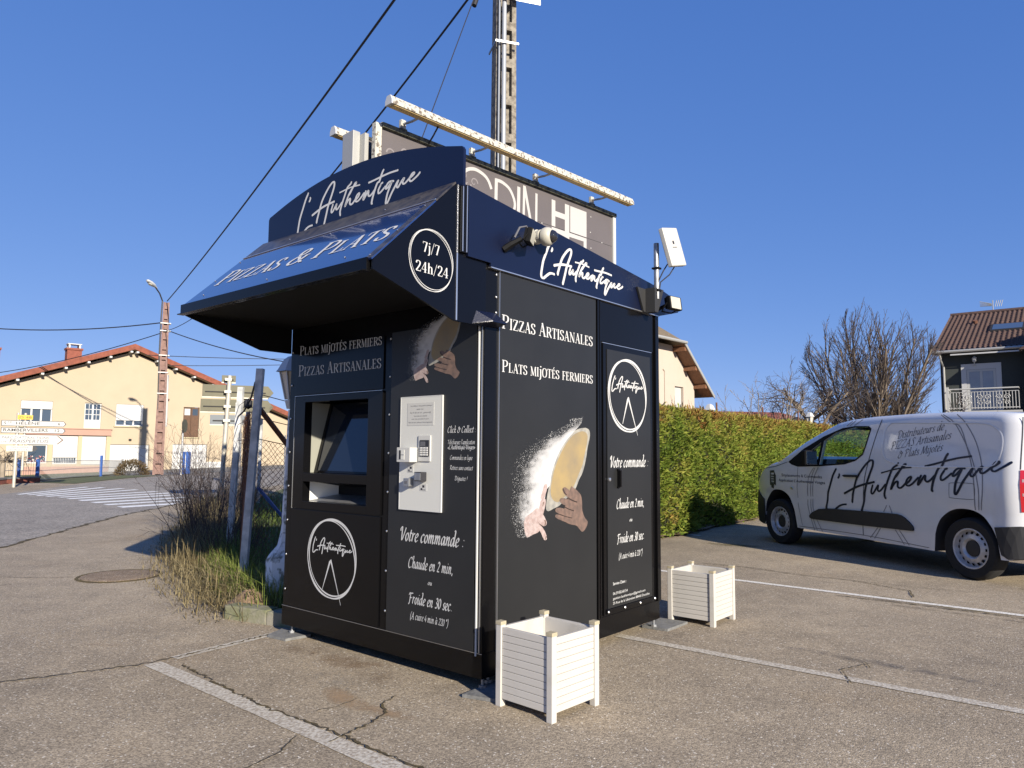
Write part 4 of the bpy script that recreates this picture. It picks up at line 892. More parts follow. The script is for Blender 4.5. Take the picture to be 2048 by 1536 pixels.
# side fascias and roof
fas = [(-.17, 2.398), (.02, 2.398), (.02, 2.377), (1.99, 2.377), (2.31, 2.452), (2.31, 2.543), (1.976, 2.605), (-.17, 2.806)]
q = MB(); q.prism(fas, lambda y, z: (.004, y, z), lambda y, z: (.020, y, z)); fsd = q.build('side_fascia', m_navy, kio, bevel=.002)
q = MB(); q.prism(fas, lambda y, z: (-1.970, y, z), lambda y, z: (-1.954, y, z)); q.build('side_fascia', m_navy, kio)
q = MB(); q.prism([(-.17, 2.76), (2.31, 2.50), (2.31, 2.47), (-.17, 2.73)], lambda y, z: (-1.954, y, z), lambda y, z: (.004, y, z)); q.build('roof_sheet', m_blackmatte, kio)
q = MB(); q.box(-1.954, .004, 2.295, 2.310, 2.452, 2.54); q.quad((-1.954, 1.99, 2.385), (.004, 1.99, 2.385), (.004, 2.30, 2.455), (-1.954, 2.30, 2.455)); q.build('rear_gutter', m_black, kio)
MB().box(.0, .0245, .02, 1.99, 2.3705, 2.3765).build('fascia_edge', m_alu, kio)
MB().box(.0203, .0225, 2.24, 2.262, 2.485, 2.50).build('gutter_clip', m_alu, kio)
q = MB(); logo(q, [[.359, .0407, 1.2254], [-.0751, .4077, 2.0449]], .0185, fnS(.0212)); q.build('lettering', m_white, fsd)
q = MB(); q.add([(0, -.115, 2.035), (0, .100, 2.035), (.075, .100, 2.052), (.075, -.02, 2.052), (0, -.08, 2.11), (0, .085, 2.115), (0, -.115, 2.03), (0, .1, 2.03), (.075, .1, 2.045), (.075, -.02, 2.045)],
                [(4, 3, 2, 5), (6, 9, 3, 4), (5, 2, 8, 7), (9, 8, 2, 3), (6, 7, 8, 9)]); q.build('corner_hood', m_navy, kio)
# feet
for (x, y) in [(-1.86, .03), (-.02, .03), (-.02, 1.93), (-1.86, 1.93), (-.06, .12)]:
    MB().lathe([(.008, .0), (.008, .10)], (x, y, .02), 8).lathe([(.022, .016), (.022, .034)], (x, y, 0), 6).build('levelling_foot', m_steel, kio)
for lab, pts in (('grey paving slab under the left front foot of the kiosk', [(-2.03, .07), (-1.93, -.12), (-1.74, -.10), (-1.72, .09)]),
                 ('grey triangular slab under the corner foot of the kiosk beside the planter', [(-.03, -.12), (.17, -.06), (.14, .20), (-.05, .20)]),
                 ('grey slab under the rear foot of the kiosk by the far planter', [(-.1, 1.9), (.10, 1.92), (.10, 2.24), (-.12, 2.22)])):
    q = MB(); q.prism(pts, lambda x, y: tuple(kw(x, y, .001)), lambda x, y: tuple(kw(x, y, .019)))
    tag(q.build('paving_slab', m_slab), lab, 'paving slab', 'slabs under the kiosk feet')

# ------------------------------------------------------------------ devices on the kiosk
def floodlight(name, label, loc, rz, tilt, size, face_led=True):
    t = thing(name, label, 'floodlight', loc, rz, 'floodlights on the kiosk'); s = size
    # local: +y is the way it shines
    b = MB().box(-.62 * s, .62 * s, -.10 * s, .22 * s, -.45 * s, .45 * s); o = b.build('housing', m_blackmatte, t, bevel=.06 * s, rot=(tilt, 0, 0))
    fins = MB()
    for k in range(7): fins.box((-.55 + k * .18) * s, (-.49 + k * .18) * s, -.24 * s, -.09 * s, -.38 * s, .38 * s)
    fins.build('cooling_fins', m_blackmatte, o)
    MB().box(-.50 * s, .50 * s, .215 * s, .235 * s, -.40 * s, .40 * s).build('led_glass', m_led, o, bevel=.02 * s)
    MB().box(-.26 * s, .26 * s, -.255 * s, -.24 * s, -.16 * s, .2 * s).build('rating_plate', m_alu, o)
    b = MB().tube([(-.66 * s, 0, 0), (-.70 * s, -.25 * s, -.3 * s), (-.5 * s, -.55 * s, -.5 * s), (.5 * s, -.55 * s, -.5 * s), (.70 * s, -.25 * s, -.3 * s), (.66 * s, 0, 0)], .05 * s, 6); b.build('bracket', m_blackmatte, t)
    return t
fl = floodlight('floodlight', 'black finned floodlight on a bracket beside the dome camera', kw(.125, .245, 2.585), KR + R(-62), R(-12), .096)
MB().tube([tuple((Matrix.Rotation(-(KR + R(-62)), 4, 'Z') @ (Vector(p)))) for p in [(0, 0, 0.03), (-.02, .02, .07), (-.06, -.02, .05), (-.09, -.05, -.02)]], .006, 6).build('cable', m_inkgrey, fl)
q = MB(); loc = Matrix.Rotation(-R(-62), 4, 'Z')
arm = [kx * 0 for _ in range(1)]
pts = [loc @ Vector(p) for p in [(-.105, -.115, -.085), (-.07, -.09, -.055), (-.02, -.05, -.02)]]
q.tube([tuple(p) for p in pts], [.022, .020, .016], 6); q.build('wall_arm', m_blackmatte, fl)
# dome camera
dc = thing('dome_camera', 'ivory dome security camera above the logo on the navy fascia', 'security camera', kw(.021, .435, 2.645), KR)
MB().lathe([(.046, 0), (.046, .016), (.040, .020), (.040, .046)], n=20, ax='x').build('mount', m_camw, dc)
pr = [(.040, .045), (.052, .050), (.059, .070), (.057, .092), (.047, .108), (.040, .112)]
MB().lathe(pr, n=24, ax='x').build('shell', m_camw, dc, smooth='auto', rot=(0, R(4), R(14)))
pr = [(.040, .108)] + [(.040 * math.cos(a), .110 + .037 * math.sin(a)) for a in np.linspace(0.1, 1.53, 7)]
MB().lathe(pr, n=24, ax='x').build('lens_dome', m_dome, dc, smooth=True, rot=(0, R(4), R(14)))
# antenna on its mast
an = thing('router_antenna', 'white flat panel antenna on a grey mast clamped to the kiosk fascia', 'antenna', kw(.02, 1.76, 2.40), KR)
q = MB(); q.prism([(-.125, .145), (.120, .145), (.035, -.03), (-.035, -.03)], lambda y, z: (.004, y, z), lambda y, z: (.02, y, z))
q.prism([(-.012, .150), (.125, .150), (.035, -.035), (-.012, -.035)], lambda y, z: (.02, y, z), lambda y, z: (.10, y, z)); q.build('wall_bracket', m_plast, an)
MB().tube([(.085, .045, .07), (.085, .045, .50)], .020, 12).build('mast', m_steel, an, smooth='auto')
MB().box(.058, .112, .018, .072, .300, .312).box(.058, .112, .018, .072, .30 - .17, .30 - .158).build('pipe_clamp', m_blackmatte, an)
pm = Matrix.Rotation(R(-24), 4, 'Z') @ Matrix.Rotation(R(-13), 4, 'Y')
pn = MB().box(.06, .100, -.112, .112, -.150, .150).build('antenna_panel', m_ant, an, bevel=.012, seg=3)
pn.location = (.105, .12, .455); pn.rotation_euler = (R(13), R(-9), R(-3))
MB().box(.100, .1012, -.018, .006, .02, .045).box(.100, .1008, -.035, .03, -.008, -.003).build('maker_mark', m_ink, pn)
MB().box(.02, .06, -.03, .03, -.05, .03).build('tilt_bracket', m_blackmatte, pn)
MB().tube([(.16, .08, .335), (.14, .05, .28), (.10, .04, .20), (.09, .06, .12)], .005, 6).build('coax_cable', m_cable, an)
MB().tube([(.18, .15, .325), (.16, .11, .26), (.11, .06, .20), (.095, .065, .13)], .005, 6).build('coax_cable', m_cable, an)
f2 = floodlight('floodlight', 'square floodlight with lit-coloured glass under the antenna mast', kw(.16, 1.96, 2.452), KR + R(-100), R(8), .115)
q = MB().tube([tuple(Matrix.Rotation(R(100), 4, 'Z') @ Vector(p)) for p in [(-.14, -.02, -.04), (-.07, -.01, -.01), (0, 0, 0)]], .014, 6); q.build('wall_arm', m_blackmatte, f2)

# ------------------------------------------------------------------ planters
def planter(loc, rz, w, h, label):
    t = thing('planter_box', label, 'planter', loc, rz, 'white slatted planters by the kiosk')
    p = .037; g = w / 2
    post = MB().box(-p / 2, p / 2, -p / 2, p / 2, 0, h - .012).build('post', m_pvc, t, bevel=.004, loc=(-g + p / 2, -g + p / 2, 0))
    cap = MB().box(-p / 2 - .002, p / 2 + .002, -p / 2 - .002, p / 2 + .002, h - .013, h + .006).build('post_cap', m_pvcy, t, bevel=.003, loc=(-g + p / 2, -g + p / 2, 0))
    for sx, sy in ((1, -1), (1, 1), (-1, 1)):
        copy_part(post, t, (sx * (g - p / 2), sy * (g - p / 2), 0)); copy_part(cap, t, (sx * (g - p / 2), sy * (g - p / 2), 0))
    ns = 10; z0 = .040; sh = (h - .022 - z0) / ns; L_ = w - 2 * p
    slat = MB().box(-L_ / 2, L_ / 2, -.010, .010, .0008, sh - .0012).build('slat', m_pvc, t, bevel=.0032, loc=(0, -g + .018, z0))
    first = True
    for a, (ox, oy) in ((0, (0, -g + .018)), (R(90), (g - .018, 0)), (R(180), (0, g - .018)), (R(-90), (-g + .018, 0))):
        for k in range(ns):
            if first: first = False; continue
            copy_part(slat, t, (ox, oy, z0 + k * sh), (0, 0, a))
    b = MB().box(-g + .03, g - .03, -g + .03, g - .03, .05, .066); b.build('floor', m_pvcy, t)
    b = MB().box(-g + .0285, g - .0285, -g + .0285, -g + .032, .066, h - .03).box(-g + .0285, g - .0285, g - .032, g - .0285, .066, h - .03)
    b.box(-g + .0285, -g + .032, -g + .0325, g - .0325, .066, h - .03).box(g - .032, g - .0285, -g + .0325, g - .0325, .066, h - .03); b.build('liner', m_pvc, t)
    return t
c1 = kw(.385, .090, 0)
planter((c1.x, c1.y, 0), KR + R(-3), .385, .425, 'white slatted plastic planter in front of the kiosk corner')
c2 = kw(.115, 2.455, 0)
planter((c2.x, c2.y, 0), KR + R(0), .390, .415, 'white slatted plastic planter behind the kiosk on the white bay line')

# ------------------------------------------------------------------ van
VR = Vector((4.850, 7.847, 0)); VH = R(107.4019); HALF = .90
vax = Vector((math.cos(VH), math.sin(VH), 0)); vny = Vector((-math.sin(VH), math.cos(VH), 0))
VO = VR - vny * (HALF - .012); WB = 3.103; WR = .325
def crv(tab, x):
    xs = [p[0] for p in tab]; ys = [p[1] for p in tab]; return float(np.interp(x, xs, ys))
ZT = [(-.62, 1.66), (-.58, 1.715), (-.50, 1.745), (-.3, 1.768), (.2, 1.79), (.75, 1.80), (1.4, 1.788), (1.75, 1.765), (2.0, 1.728), (2.2, 1.655), (2.6, 1.488), (3.1, 1.232), (3.18, 1.205), (3.4, 1.165), (3.55, 1.125), (3.7, 1.06), (3.80, .98), (3.88, .85), (3.925, .66), (3.93, .5)]
def zbot(x):
    base = crv([(-.62, .36), (-.45, .26), (.4, .245), (2.7, .275), (3.6, .24), (3.93, .26)], x)
    for cx, rx, rz in ((0.035, .385, .415), (WB + .015, .40, .46)):
        d = (x - cx) / rx
        if abs(d) < 1: base = max(base, WR + rz * (1 - abs(d) ** 2.3) ** .5)
    return base
def hw(x, z):
    w = HALF - .006 * max(0, (.62 - z) / .35) ** 1.5 - .105 * max(0, (z - 1.02) / .75) ** 1.25
    if .62 < z < .80: w -= .012 * math.sin((z - .62) / .18 * math.pi)
    if x > 2.75: w -= .26 * ((x - 2.75) / 1.18) ** 2.6
    if x < -.36: w -= .16 * ((-.36 - x) / .26) ** 2.2
    return w
xs = sorted(set([round(v, 4) for v in list(np.linspace(-.62, -.36, 8)) + list(np.linspace(-.36, .43, 36)) + list(np.linspace(.43, 2.70, 40)) + list(np.linspace(2.70, 3.53, 38)) + list(np.linspace(3.53, 3.93, 16))]))
SL = [0, .06, .14, .22, .30, .38, .46, .54, .62, .70, .77, .83, .88, .92, .95, .972, .987, .996]
def section(x):
    zb, zt = zbot(x), max(crv(ZT, x), zbot(x) + .02); pts = []
    rnd_ = .055 if x < 2.2 else .04
    for s in SL:
        z = zb + (zt - zb) * s
        d = zt - z; r = min(.11, (zt - zb) * .5)
        g = 1.0
        if d < r: k = (r - d) / r; shrink = r * (1 - math.sqrt(max(0, 1 - k ** 2)))
        else: shrink = 0
        pts.append((max(hw(x, z) - shrink * 1.1, .02), z))
    crown = max(pts[-1][0], .05)
    for fct, up_ in ((.8, .35), (.55, .65), (.28, .88), (0, 1.0)):
        pts.append((crown * fct, pts[-1][1] if False else zb + (zt - zb) * .996 + .014 * up_))
    return pts
V, F = [], []; np_ = None; rows = []
for x in xs:
    p = section(x); left = p; right = [(-y, z) for y, z in p[:-1]][::-1]
    ring = left + right; rows.append(len(V)); V += [(x, y, z) for y, z in ring]; np_ = len(ring)
for i in range(len(xs) - 1):
    for k in range(np_):
        a, b_ = rows[i] + k, rows[i] + (k + 1) % np_; c, d = rows[i + 1] + (k + 1) % np_, rows[i + 1] + k
        F.append((a, b_, c, d))
F.append(tuple(rows[0] + k for k in range(np_))[::-1]); F.append(tuple(rows[-1] + k for k in range(np_)))
def raw_obj(V, F, name):
    me = bpy.data.meshes.new(name); me.from_pydata(V, [], F); bm = bmesh.new(); bm.from_mesh(me); bmesh.ops.recalc_face_normals(bm, faces=bm.faces); bm.to_mesh(me); bm.free()
    o = bpy.data.objects.new(name, me); C.objects.link(o); return o
vb = raw_obj(V, F, 'van_shell')
cut = []
def prism_obj(poly, f0, f1):
    q = MB(); q.prism(poly, f0, f1); return raw_obj(q.v, q.f, 'cutter')
# cabin cavity
cav = []
cV, cF, crow = [], [], []
cx_ = list(np.linspace(.95, 3.02, 22))
for x in cx_:
    zt = min(crv(ZT, x) - .05, 1.74); zb = .55; zt = max(zt, zb + .3)
    ring = []
    for s in (0, .25, .5, .7, .85, .95, 1.0):
        z = zb + (zt - zb) * s; ring.append((hw(x, z) - .045 - (.03 if s > .9 else 0), z))
    ring = ring + [(-y, z) for y, z in ring[::-1]]
    crow.append(len(cV)); cV += [(x, y, z) for y, z in ring]; cn = len(ring)
for i in range(len(cx_) - 1):
    for k in range(cn): cF.append((crow[i] + k, crow[i] + (k + 1) % cn, crow[i + 1] + (k + 1) % cn, crow[i + 1] + k))
cF.append(tuple(crow[0] + k for k in range(cn))[::-1]); cF.append(tuple(crow[-1] + k for k in range(cn)))
cut.append(raw_obj(cV, cF, 'cutter'))
WIN = [(2.873, 1.191), (2.566, 1.381), (2.189, 1.547), (1.854, 1.651), (1.635, 1.671), (1.40, 1.664), (1.354, 1.632), (1.424, 1.391), (1.458, 1.303), (1.58, 1.224), (1.766, 1.176), (2.207, 1.143), (2.668, 1.127), (2.798, 1.155)]
WGL = [(2.231, 1.166), (2.174, 1.487), (1.953, 1.601), (1.666, 1.651), (1.415, 1.648), (1.378, 1.621), (1.444, 1.39), (1.475, 1.316), (1.585, 1.244), (1.781, 1.190)]
QGL = [(2.405, 1.362), (2.226, 1.470), (2.273, 1.189), (2.377, 1.187)]
for pg in (WGL, QGL):
    cut.append(prism_obj(pg, lambda x, z: (x, -1.2, z), lambda x, z: (x, 1.2, z)))
cut.append(prism_obj([(2.96, 1.19), (2.08, 1.60), (2.3, 1.95), (3.3, 1.5)], lambda x, z: (x, -.60, z), lambda x, z: (x, .60, z)))
for c in cut:
    md = vb.modifiers.new('b', 'BOOLEAN'); md.operation = 'DIFFERENCE'; md.object = c; md.solver = 'EXACT'
bpy.context.view_layer.update()
me = bpy.data.meshes.new_from_object(vb.evaluated_get(bpy.context.evaluated_depsgraph_get()))
for c in cut + [vb]: bpy.data.objects.remove(c)
me.materials.clear()
van = thing('delivery_van', 'white delivery van with black script lettering parked by the hedge', 'van', (VO.x, VO.y, 0), VH)
body = link('body', me, [m_van, m_inter, m_plast], van)
for p in me.polygons:
    c = p.center; n = p.normal
    inside = abs(c.y) < hw(c.x, c.z) - .03 and c.z < crv(ZT, c.x) - .035 and .90 < c.x < 3.06 and c.z > .5
    under = c.z < zbot(c.x) + .012 and abs(c.y) < hw(c.x, c.z) - .004
    p.material_index = 1 if (inside or under) else 0
    p.use_smooth = True
me.set_sharp_from_angle(angle=R(38))
def von(x, z, e, side=1): return (x, side * (hw(x, z) + e), z)
def vpoly(pts, e, th, name, m, parent=None, side=1, closed=True, sub=3):
    """plate following the body side: outline in (x, z)"""
    bm = bmesh.new(); P = pts
    vs = [bm.verts.new((p[0], 0, p[1])) for p in P]; f = bm.faces.new(vs)
    bmesh.ops.triangulate(bm, faces=[f]); bmesh.ops.subdivide_edges(bm, edges=[e_ for e_ in bm.edges if e_.calc_length() > .12], cuts=2, use_grid_fill=True)
    bmesh.ops.triangulate(bm, faces=bm.faces)
    me_ = bpy.data.meshes.new(name)
    if th > 0:
        r = bmesh.ops.extrude_face_region(bm, geom=list(bm.faces)); top = [g for g in r['geom'] if isinstance(g, bmesh.types.BMVert)]
        for v in bm.verts: v.co.y = side * (hw(v.co.x, v.co.z) + e - th)
        for v in top: v.co.y = side * (hw(v.co.x, v.co.z) + e)
    else:
        for v in bm.verts: v.co.y = side * (hw(v.co.x, v.co.z) + e)
    bmesh.ops.recalc_face_normals(bm, faces=bm.faces); bm.to_mesh(me_); bm.free()
    return link(name, me_, m, parent or van)
def vring(outer, inners, e, name, m, parent=None, side=1):
    """surround with holes, as one sheet on the body side"""
    import mathutils.geometry as mg
    polys = [[Vector((p[0], p[1])) for p in outer]] + [[Vector((p[0], p[1])) for p in i] for i in inners]
    vs = [p for pl in polys for p in pl]
    es = []; o = 0
    for pl in polys:
        es += [(o + i, o + (i + 1) % len(pl)) for i in range(len(pl))]; o += len(pl)
    r = mg.delaunay_2d_cdt(vs, es, [], 0, 1e-6)
    def inpoly(p, pl):
        c = False
        for i in range(len(pl)):
            a, b_ = pl[i], pl[i - 1]
            if (a.y > p.y) != (b_.y > p.y) and p.x < (b_.x - a.x) * (p.y - a.y) / (b_.y - a.y) + a.x: c = not c
        return c
    V2 = r[0]; F2 = []
    for f in r[2]:
        c = sum((V2[i] for i in f), Vector((0, 0))) / len(f)
        if inpoly(c, polys[0]) and not any(inpoly(c, h) for h in polys[1:]): F2.append(tuple(f))
    q = MB(); q.add([von(v.x, v.y, e, side) for v in V2], F2); return q.build(name, m, parent or van)
def vline(pts, w, e, sub=4, side=1, mb=None):
    P = smooth_pts(pts, sub) if len(pts) > 2 else [Vector(pts[0]).lerp(Vector(pts[1]), k / 12) for k in range(13)]
    vs, fs = ribbon(P, lambda a, t: w); mb.add([von(v.x, v.y, e, side) for v in vs], fs); return mb
m_strip = mat('lens_strip', (.34, .22, .22), .2, coat=.5)
for sd in (1, -1):
    dn = 'front_door'
    sur = vring(WIN, [WGL, QGL], .003, 'window_surround', m_blackmatte, None, sd)
    vpoly(WGL, -.008, 0, 'side_window', m_vglass, None, sd); vpoly(QGL, -.008, 0, 'quarter_window', m_vglass, None, sd)
    vpoly([(2.426, .465), (2.372, .512), (2.232, .57), (2.065, .589), (1.443, .605), (.93, .611), (.86, .600), (.806, .576), (.74, .530), (.693, .484), (.690, .445), (.705, .436), (1.452, .425), (2.295, .424), (2.39, .427), (2.42, .44)], .022, .03, 'side_moulding', m_plast, None, sd)
    hd = vpoly([(1.772, 1.034), (1.736, 1.047), (1.543, 1.049), (1.504, 1.040), (1.535, 1.020), (1.737, 1.016)], .030, .028, 'door_handle', m_plast, None, sd)
    # dark bumper corners
    fb = []
    vpoly([(3.915, .60), (3.885, .745), (3.80, .70), (3.66, .655), (3.54, .62), (3.525, .50), (3.505, .30), (3.60, .245), (3.84, .27), (3.91, .36)], .012, .03, 'front_bumper_corner', m_plast, None, sd)
    vpoly([(-.318, .580), (-.54, .608), (-.60, .600), (-.615, .42), (-.56, .29), (-.44, .27), (-.375, .31), (-.35, .42)], .014, .03, 'rear_bumper_corner', m_plast, None, sd)
    # tail light
    tl_ = vpoly([(-.548, .748), (-.615, .748), (-.618, 1.165), (-.552, 1.165)], .010, .03, 'tail_light', m_red, None, sd)
    q = MB()
    for zz in (.905, 1.045): q.add([von(-.565, zz, .0125, sd), von(-.616, zz, .0125, sd), von(-.616, zz + .03, .0125, sd), von(-.565, zz + .03, .0125, sd)], [(0, 1, 2, 3)])
    q.build('lens_strip', m_strip, tl_)
    # mirror
    mi = MB(); yb = sd * (hw(2.3, 1.2) - .01)
    q = MB(); q.box(-.055, .045, -.10, .10, -.105, .105); mo_ = q.build('mirror_housing', m_blackmatte, van, bevel=.035, seg=3)
    mo_.location = (2.262, sd * (hw(2.26, 1.25) + .155), 1.255)
    MB().box(-.0605, -.0555, -.082, .082, -.088, .088).build('mirror_glass', mat('mirror_glass', (.8, .83, .85), .04, 1.0) if sd > 0 else bpy.data.materials['mirror_glass'], mo_, bevel=.002)
    MB().box(-.03, .03, -.12 if sd > 0 else .09, -.09 if sd > 0 else .12, -.07, -.02).build('mirror_arm', m_blackmatte, mo_)
    q = MB(); vline([(1.196, 1.742), (1.261, 1.569), (1.342, 1.296), (1.426, .95), (1.466, .603), (1.473, .30)], .011, .0022, mb=q, side=sd)
    vline([(2.659, 1.120), (2.668, .95), (2.678, .689), (2.593, .318)], .006, .0022, mb=q, side=sd)
    vline([(3.60, 1.068), (3.53, 1.082), (3.30, 1.108), (3.152, 1.126), (2.89, 1.190)], .008, .0022, mb=q, side=sd)
    vline([(2.66, .300), (1.47, .305), (.50, .272)], .006, .0022, mb=q, side=sd)
    vline([(-.548, 1.70), (-.552, 1.5), (-.55, 1.17)], .008, .0022, mb=q, side=sd)
    vline([(.198, .987), (.174, 1.008), (-.074, 1.012), (-.106, .978), (-.104, .877), (-.071, .845), (.176, .846), (.205, .864), (.2, .987)], .005, .0022, mb=q, side=sd)
    q.build('panel_gaps', m_seam, body)
    # pressed panel outline : a shallow step
    PN = [(1.14, 1.50), (1.12, 1.62), (1.06, 1.675), (.995, 1.687), (.4, 1.668), (-.149, 1.645), (-.305, 1.602), (-.393, 1.500), (-.381, 1.310), (-.282, 1.195), (.1, 1.183), (.676, 1.173), (1.018, 1.224), (1.13, 1.30), (1.15, 1.40)]
    q = MB(); P = smooth_pts(PN + [PN[0]], 4); n_ = len(P); cen = Vector((.38, 1.43))
    V4 = []
    for p in P:
        d = (p - cen).normalized()
        V4 += [von(p.x + d.x * .016, p.y + d.y * .016, .0012, sd), von(p.x, p.y, .0075, sd), von(p.x - d.x * .012, p.y - d.y * .012, .0015, sd)]
    q.add(V4, [(3 * i + k, 3 * i + k + 1, 3 * i + k + 4, 3 * i + k + 3) for i in range(n_ - 1) for k in (0, 1)]); q.build('pressed_panel', m_van, body, smooth=True)
    q = MB().lathe([(.028, 0), (.024, .008), (.0001, .011)], (0, 0, 0), 12, 'y' , caps=False); bl = q.build('side_repeater', m_alu, van, loc=von(2.793, .821, .001, sd)); bl.scale = (1, sd, .7)
# lettering on the near (left) side
f = lambda u, v, e: von(-u, v, .0035 + e)
q = MB(); logo(q, [[1, 0, 0], [0, 1, 0]], .030, f); q.build('lettering', m_vink, body)
def vchan(s, u0, u1, v0, v1, cap):
    st, w = text_chancery(s, .62); q = MB(); place_text(q, st, w, u0, u1, v0, cap, 1.55, f, v1); q.build('lettering', m_vink, body)
vchan('Distributeurs de', -.937, -.298, 1.497, 1.588, .088); vchan('PIZZAS Artisanales', -1.021, -.200, 1.368, 1.490, .088); vchan('& Plats Mijotés', -.912, -.296, 1.263, 1.358, .088)
tsans('Emplacements & Commandes', -3.008, -2.172, .981, .042, f, m_vink, body); tsans("Application L'Authentique Vosges", -3.084, -2.117, .907, .042, f, m_vink, body)
q = MB()
for l in ([(2.336, 1.122), (2.43, .993), (2.464, .823), (2.471, .654), (2.434, .489), (2.348, .271)], [(2.31, 1.123), (2.378, .971), (2.412, .706), (2.382, .469), (2.296, .276)], [(2.25, 1.124), (2.335, .961), (2.372, .708), (2.338, .497), (2.195, .27)],
          [(1.685, 1.735), (1.782, 1.675)], [(1.623, 1.745), (1.727, 1.675)], [(1.51, 1.75), (1.65, 1.678)], [(.352, 1.76), (.205, 1.662), (.086, 1.605), (-.047, 1.278), (-.099, 1.046), (-.098, .735)],
          [(.324, 1.762), (.17, 1.661), (.027, 1.455), (-.093, 1.22), (-.151, .961), (-.138, .737)], [(.147, 1.756), (.032, 1.656), (-.106, 1.453), (-.189, 1.207), (-.199, .964), (-.165, .739)],
          [(1.186, .424), (1.291, .285)], [(1.229, .424), (1.358, .285)], [(.965, .424), (.842, .265)], [(.903, .424), (.772, .265)], [(1.09, .70), (1.13, .62)], [(1.05, .70), (1.0, .615)]):
    vline(l, .011, .0028, mb=q)
o = q.build('decal_lines', m_vgrey, body); o['kind'] = 'stuff'
q = MB()  # phone pictogram
def vq(a, b_, c, d, e=.0034): q.add([von(*p, e) for p in (a, b_, c, d)], [(0, 1, 2, 3)])
vq((3.33, 1.055), (3.21, 1.065), (3.205, 1.03), (3.325, 1.02)); vq((3.215, 1.06), (3.16, .99), (3.165, .84), (3.215, .86)); vq((3.33, 1.05), (3.30, 1.05), (3.30, .84), (3.335, .84)); vq((3.30, .875), (3.21, .865), (3.225, .795), (3.29, .805))
for i in range(3):
    for j in range(4): vq((3.292 - i * .028, 1.000 - j * .036), (3.272 - i * .028, 1.000 - j * .036), (3.272 - i * .028, .976 - j * .036), (3.292 - i * .028, .976 - j * .036))
q.build('phone_pictogram', m_vink, body)
# screen, lights, bumpers, rear doors
q = MB()
def wsx(y, x): return (x, y, crv(ZT, x) + .004 - .03 * (abs(y) / .62) ** 3)
ysn = np.linspace(-.60, .60, 9); xsn = np.linspace(2.14, 2.98, 8)
q.add([wsx(y, x) for x in xsn for y in ysn], [(i * 9 + k, i * 9 + k + 1, (i + 1) * 9 + k + 1, (i + 1) * 9 + k) for i in range(7) for k in range(8)]); q.build('windscreen', m_vglass, van, smooth=True)
MB().box(3.86, 3.945, -.58, .58, .27, .62).build('front_bumper', m_plast, van, bevel=.03)
for sd in (1, -1):
    q = MB(); P = [(3.84, 1.02), (3.62, 1.055), (3.70, .97), (3.885, .84)]; q.add([von(x, z, .006, sd) for x, z in P], [(0, 1, 2, 3)]); q.build('headlight', m_pane, van)
MB().box(-.70, -.60, -.80, .80, .30, .575).build('rear_bumper', m_plast, van, bevel=.035)
MB().box(-.632, -.6215, -.006, .006, .62, 1.64).box(-.632, -.6215, -.70, .70, .60, .606).build('rear_door_gap', m_seam, body)
MB().box(-.650, -.6215, .03, .16, .98, 1.02).build('rear_door_handle', m_plast, van, bevel=.006)
MB().box(-.634, -.6215, -.26, .26, .66, .77).build('number_plate', m_white, van)
# seats and dash
for sy in (.36, -.36):
    q = MB().box(1.42, 1.56, sy - .22, sy + .22, .75, 1.22); o = q.build('seat', m_seat, van, bevel=.05, seg=3)
    MB().box(1.44, 1.54, sy - .12, sy + .12, 1.25, 1.42).build('headrest', m_seat, o, bevel=.04, seg=3)
MB().box(2.45, 3.0, -.76, .76, .80, 1.14).build('dashboard', m_inter, van, bevel=.06)
MB().box(.96, 1.0, -.78, .78, .56, 1.68).build('bulkhead', m_inter, van)
# wheels
def wheel(x, side):
    w = thing('wheel', None, None); w.parent = van; w.location = (x, side * (HALF - .105), WR); w.rotation_euler = (0, 0, 0 if side > 0 else math.pi)
    pr = [(.205, -.095), (.30, -.098), (.319, -.075), (WR, -.05), (WR, .05), (.319, .075), (.300, .096), (.225, .090), (.212, .078)]
    MB().lathe(pr, n=44, ax='y', caps=False).build('tyre', m_tyre, w, smooth='auto')
    pr = [(.213, -.09), (.213, .080), (.206, .084), (.196, .078), (.188, .045), (.178, .030), (.165, .034), (.150, .052), (.122, .060), (.108, .066), (.100, .060), (.085, .035), (.06, .032), (.0001, .032)]
    MB().lathe(pr, n=44, ax='y', caps=False).build('rim', m_rim, w, smooth='auto')
    q = MB()
    for k in range(16):
        a = 2 * math.pi * k / 16; r0, r1, dw = .152, .178, .014
        P = []
        for r, da in ((r0, -1), (r0, 1), (r1, 1), (r1, -1)):
            P.append((r * math.cos(a) - da * dw * math.sin(a), .0535 if r == r0 else .0395, r * math.sin(a) + da * dw * math.cos(a)))
        q.add(P, [(0, 1, 2, 3)])
    q.build('vent_holes', m_blackmatte, w)
    MB().lathe([(.086, .030), (.082, .046), (.06, .052), (.0001, .053)], n=24, ax='y', caps=False).build('hub_cap', m_plast, w, smooth='auto')
    return w
for x in (0.0, WB):
    for sd in (1, -1): wheel(x, sd)
q = MB()
for cx in (0.035, WB + .015): q.box(cx - .33, cx + .33, -.62, .62, .30, .80)
q.build('wheel_housing', m_blackmatte, van)

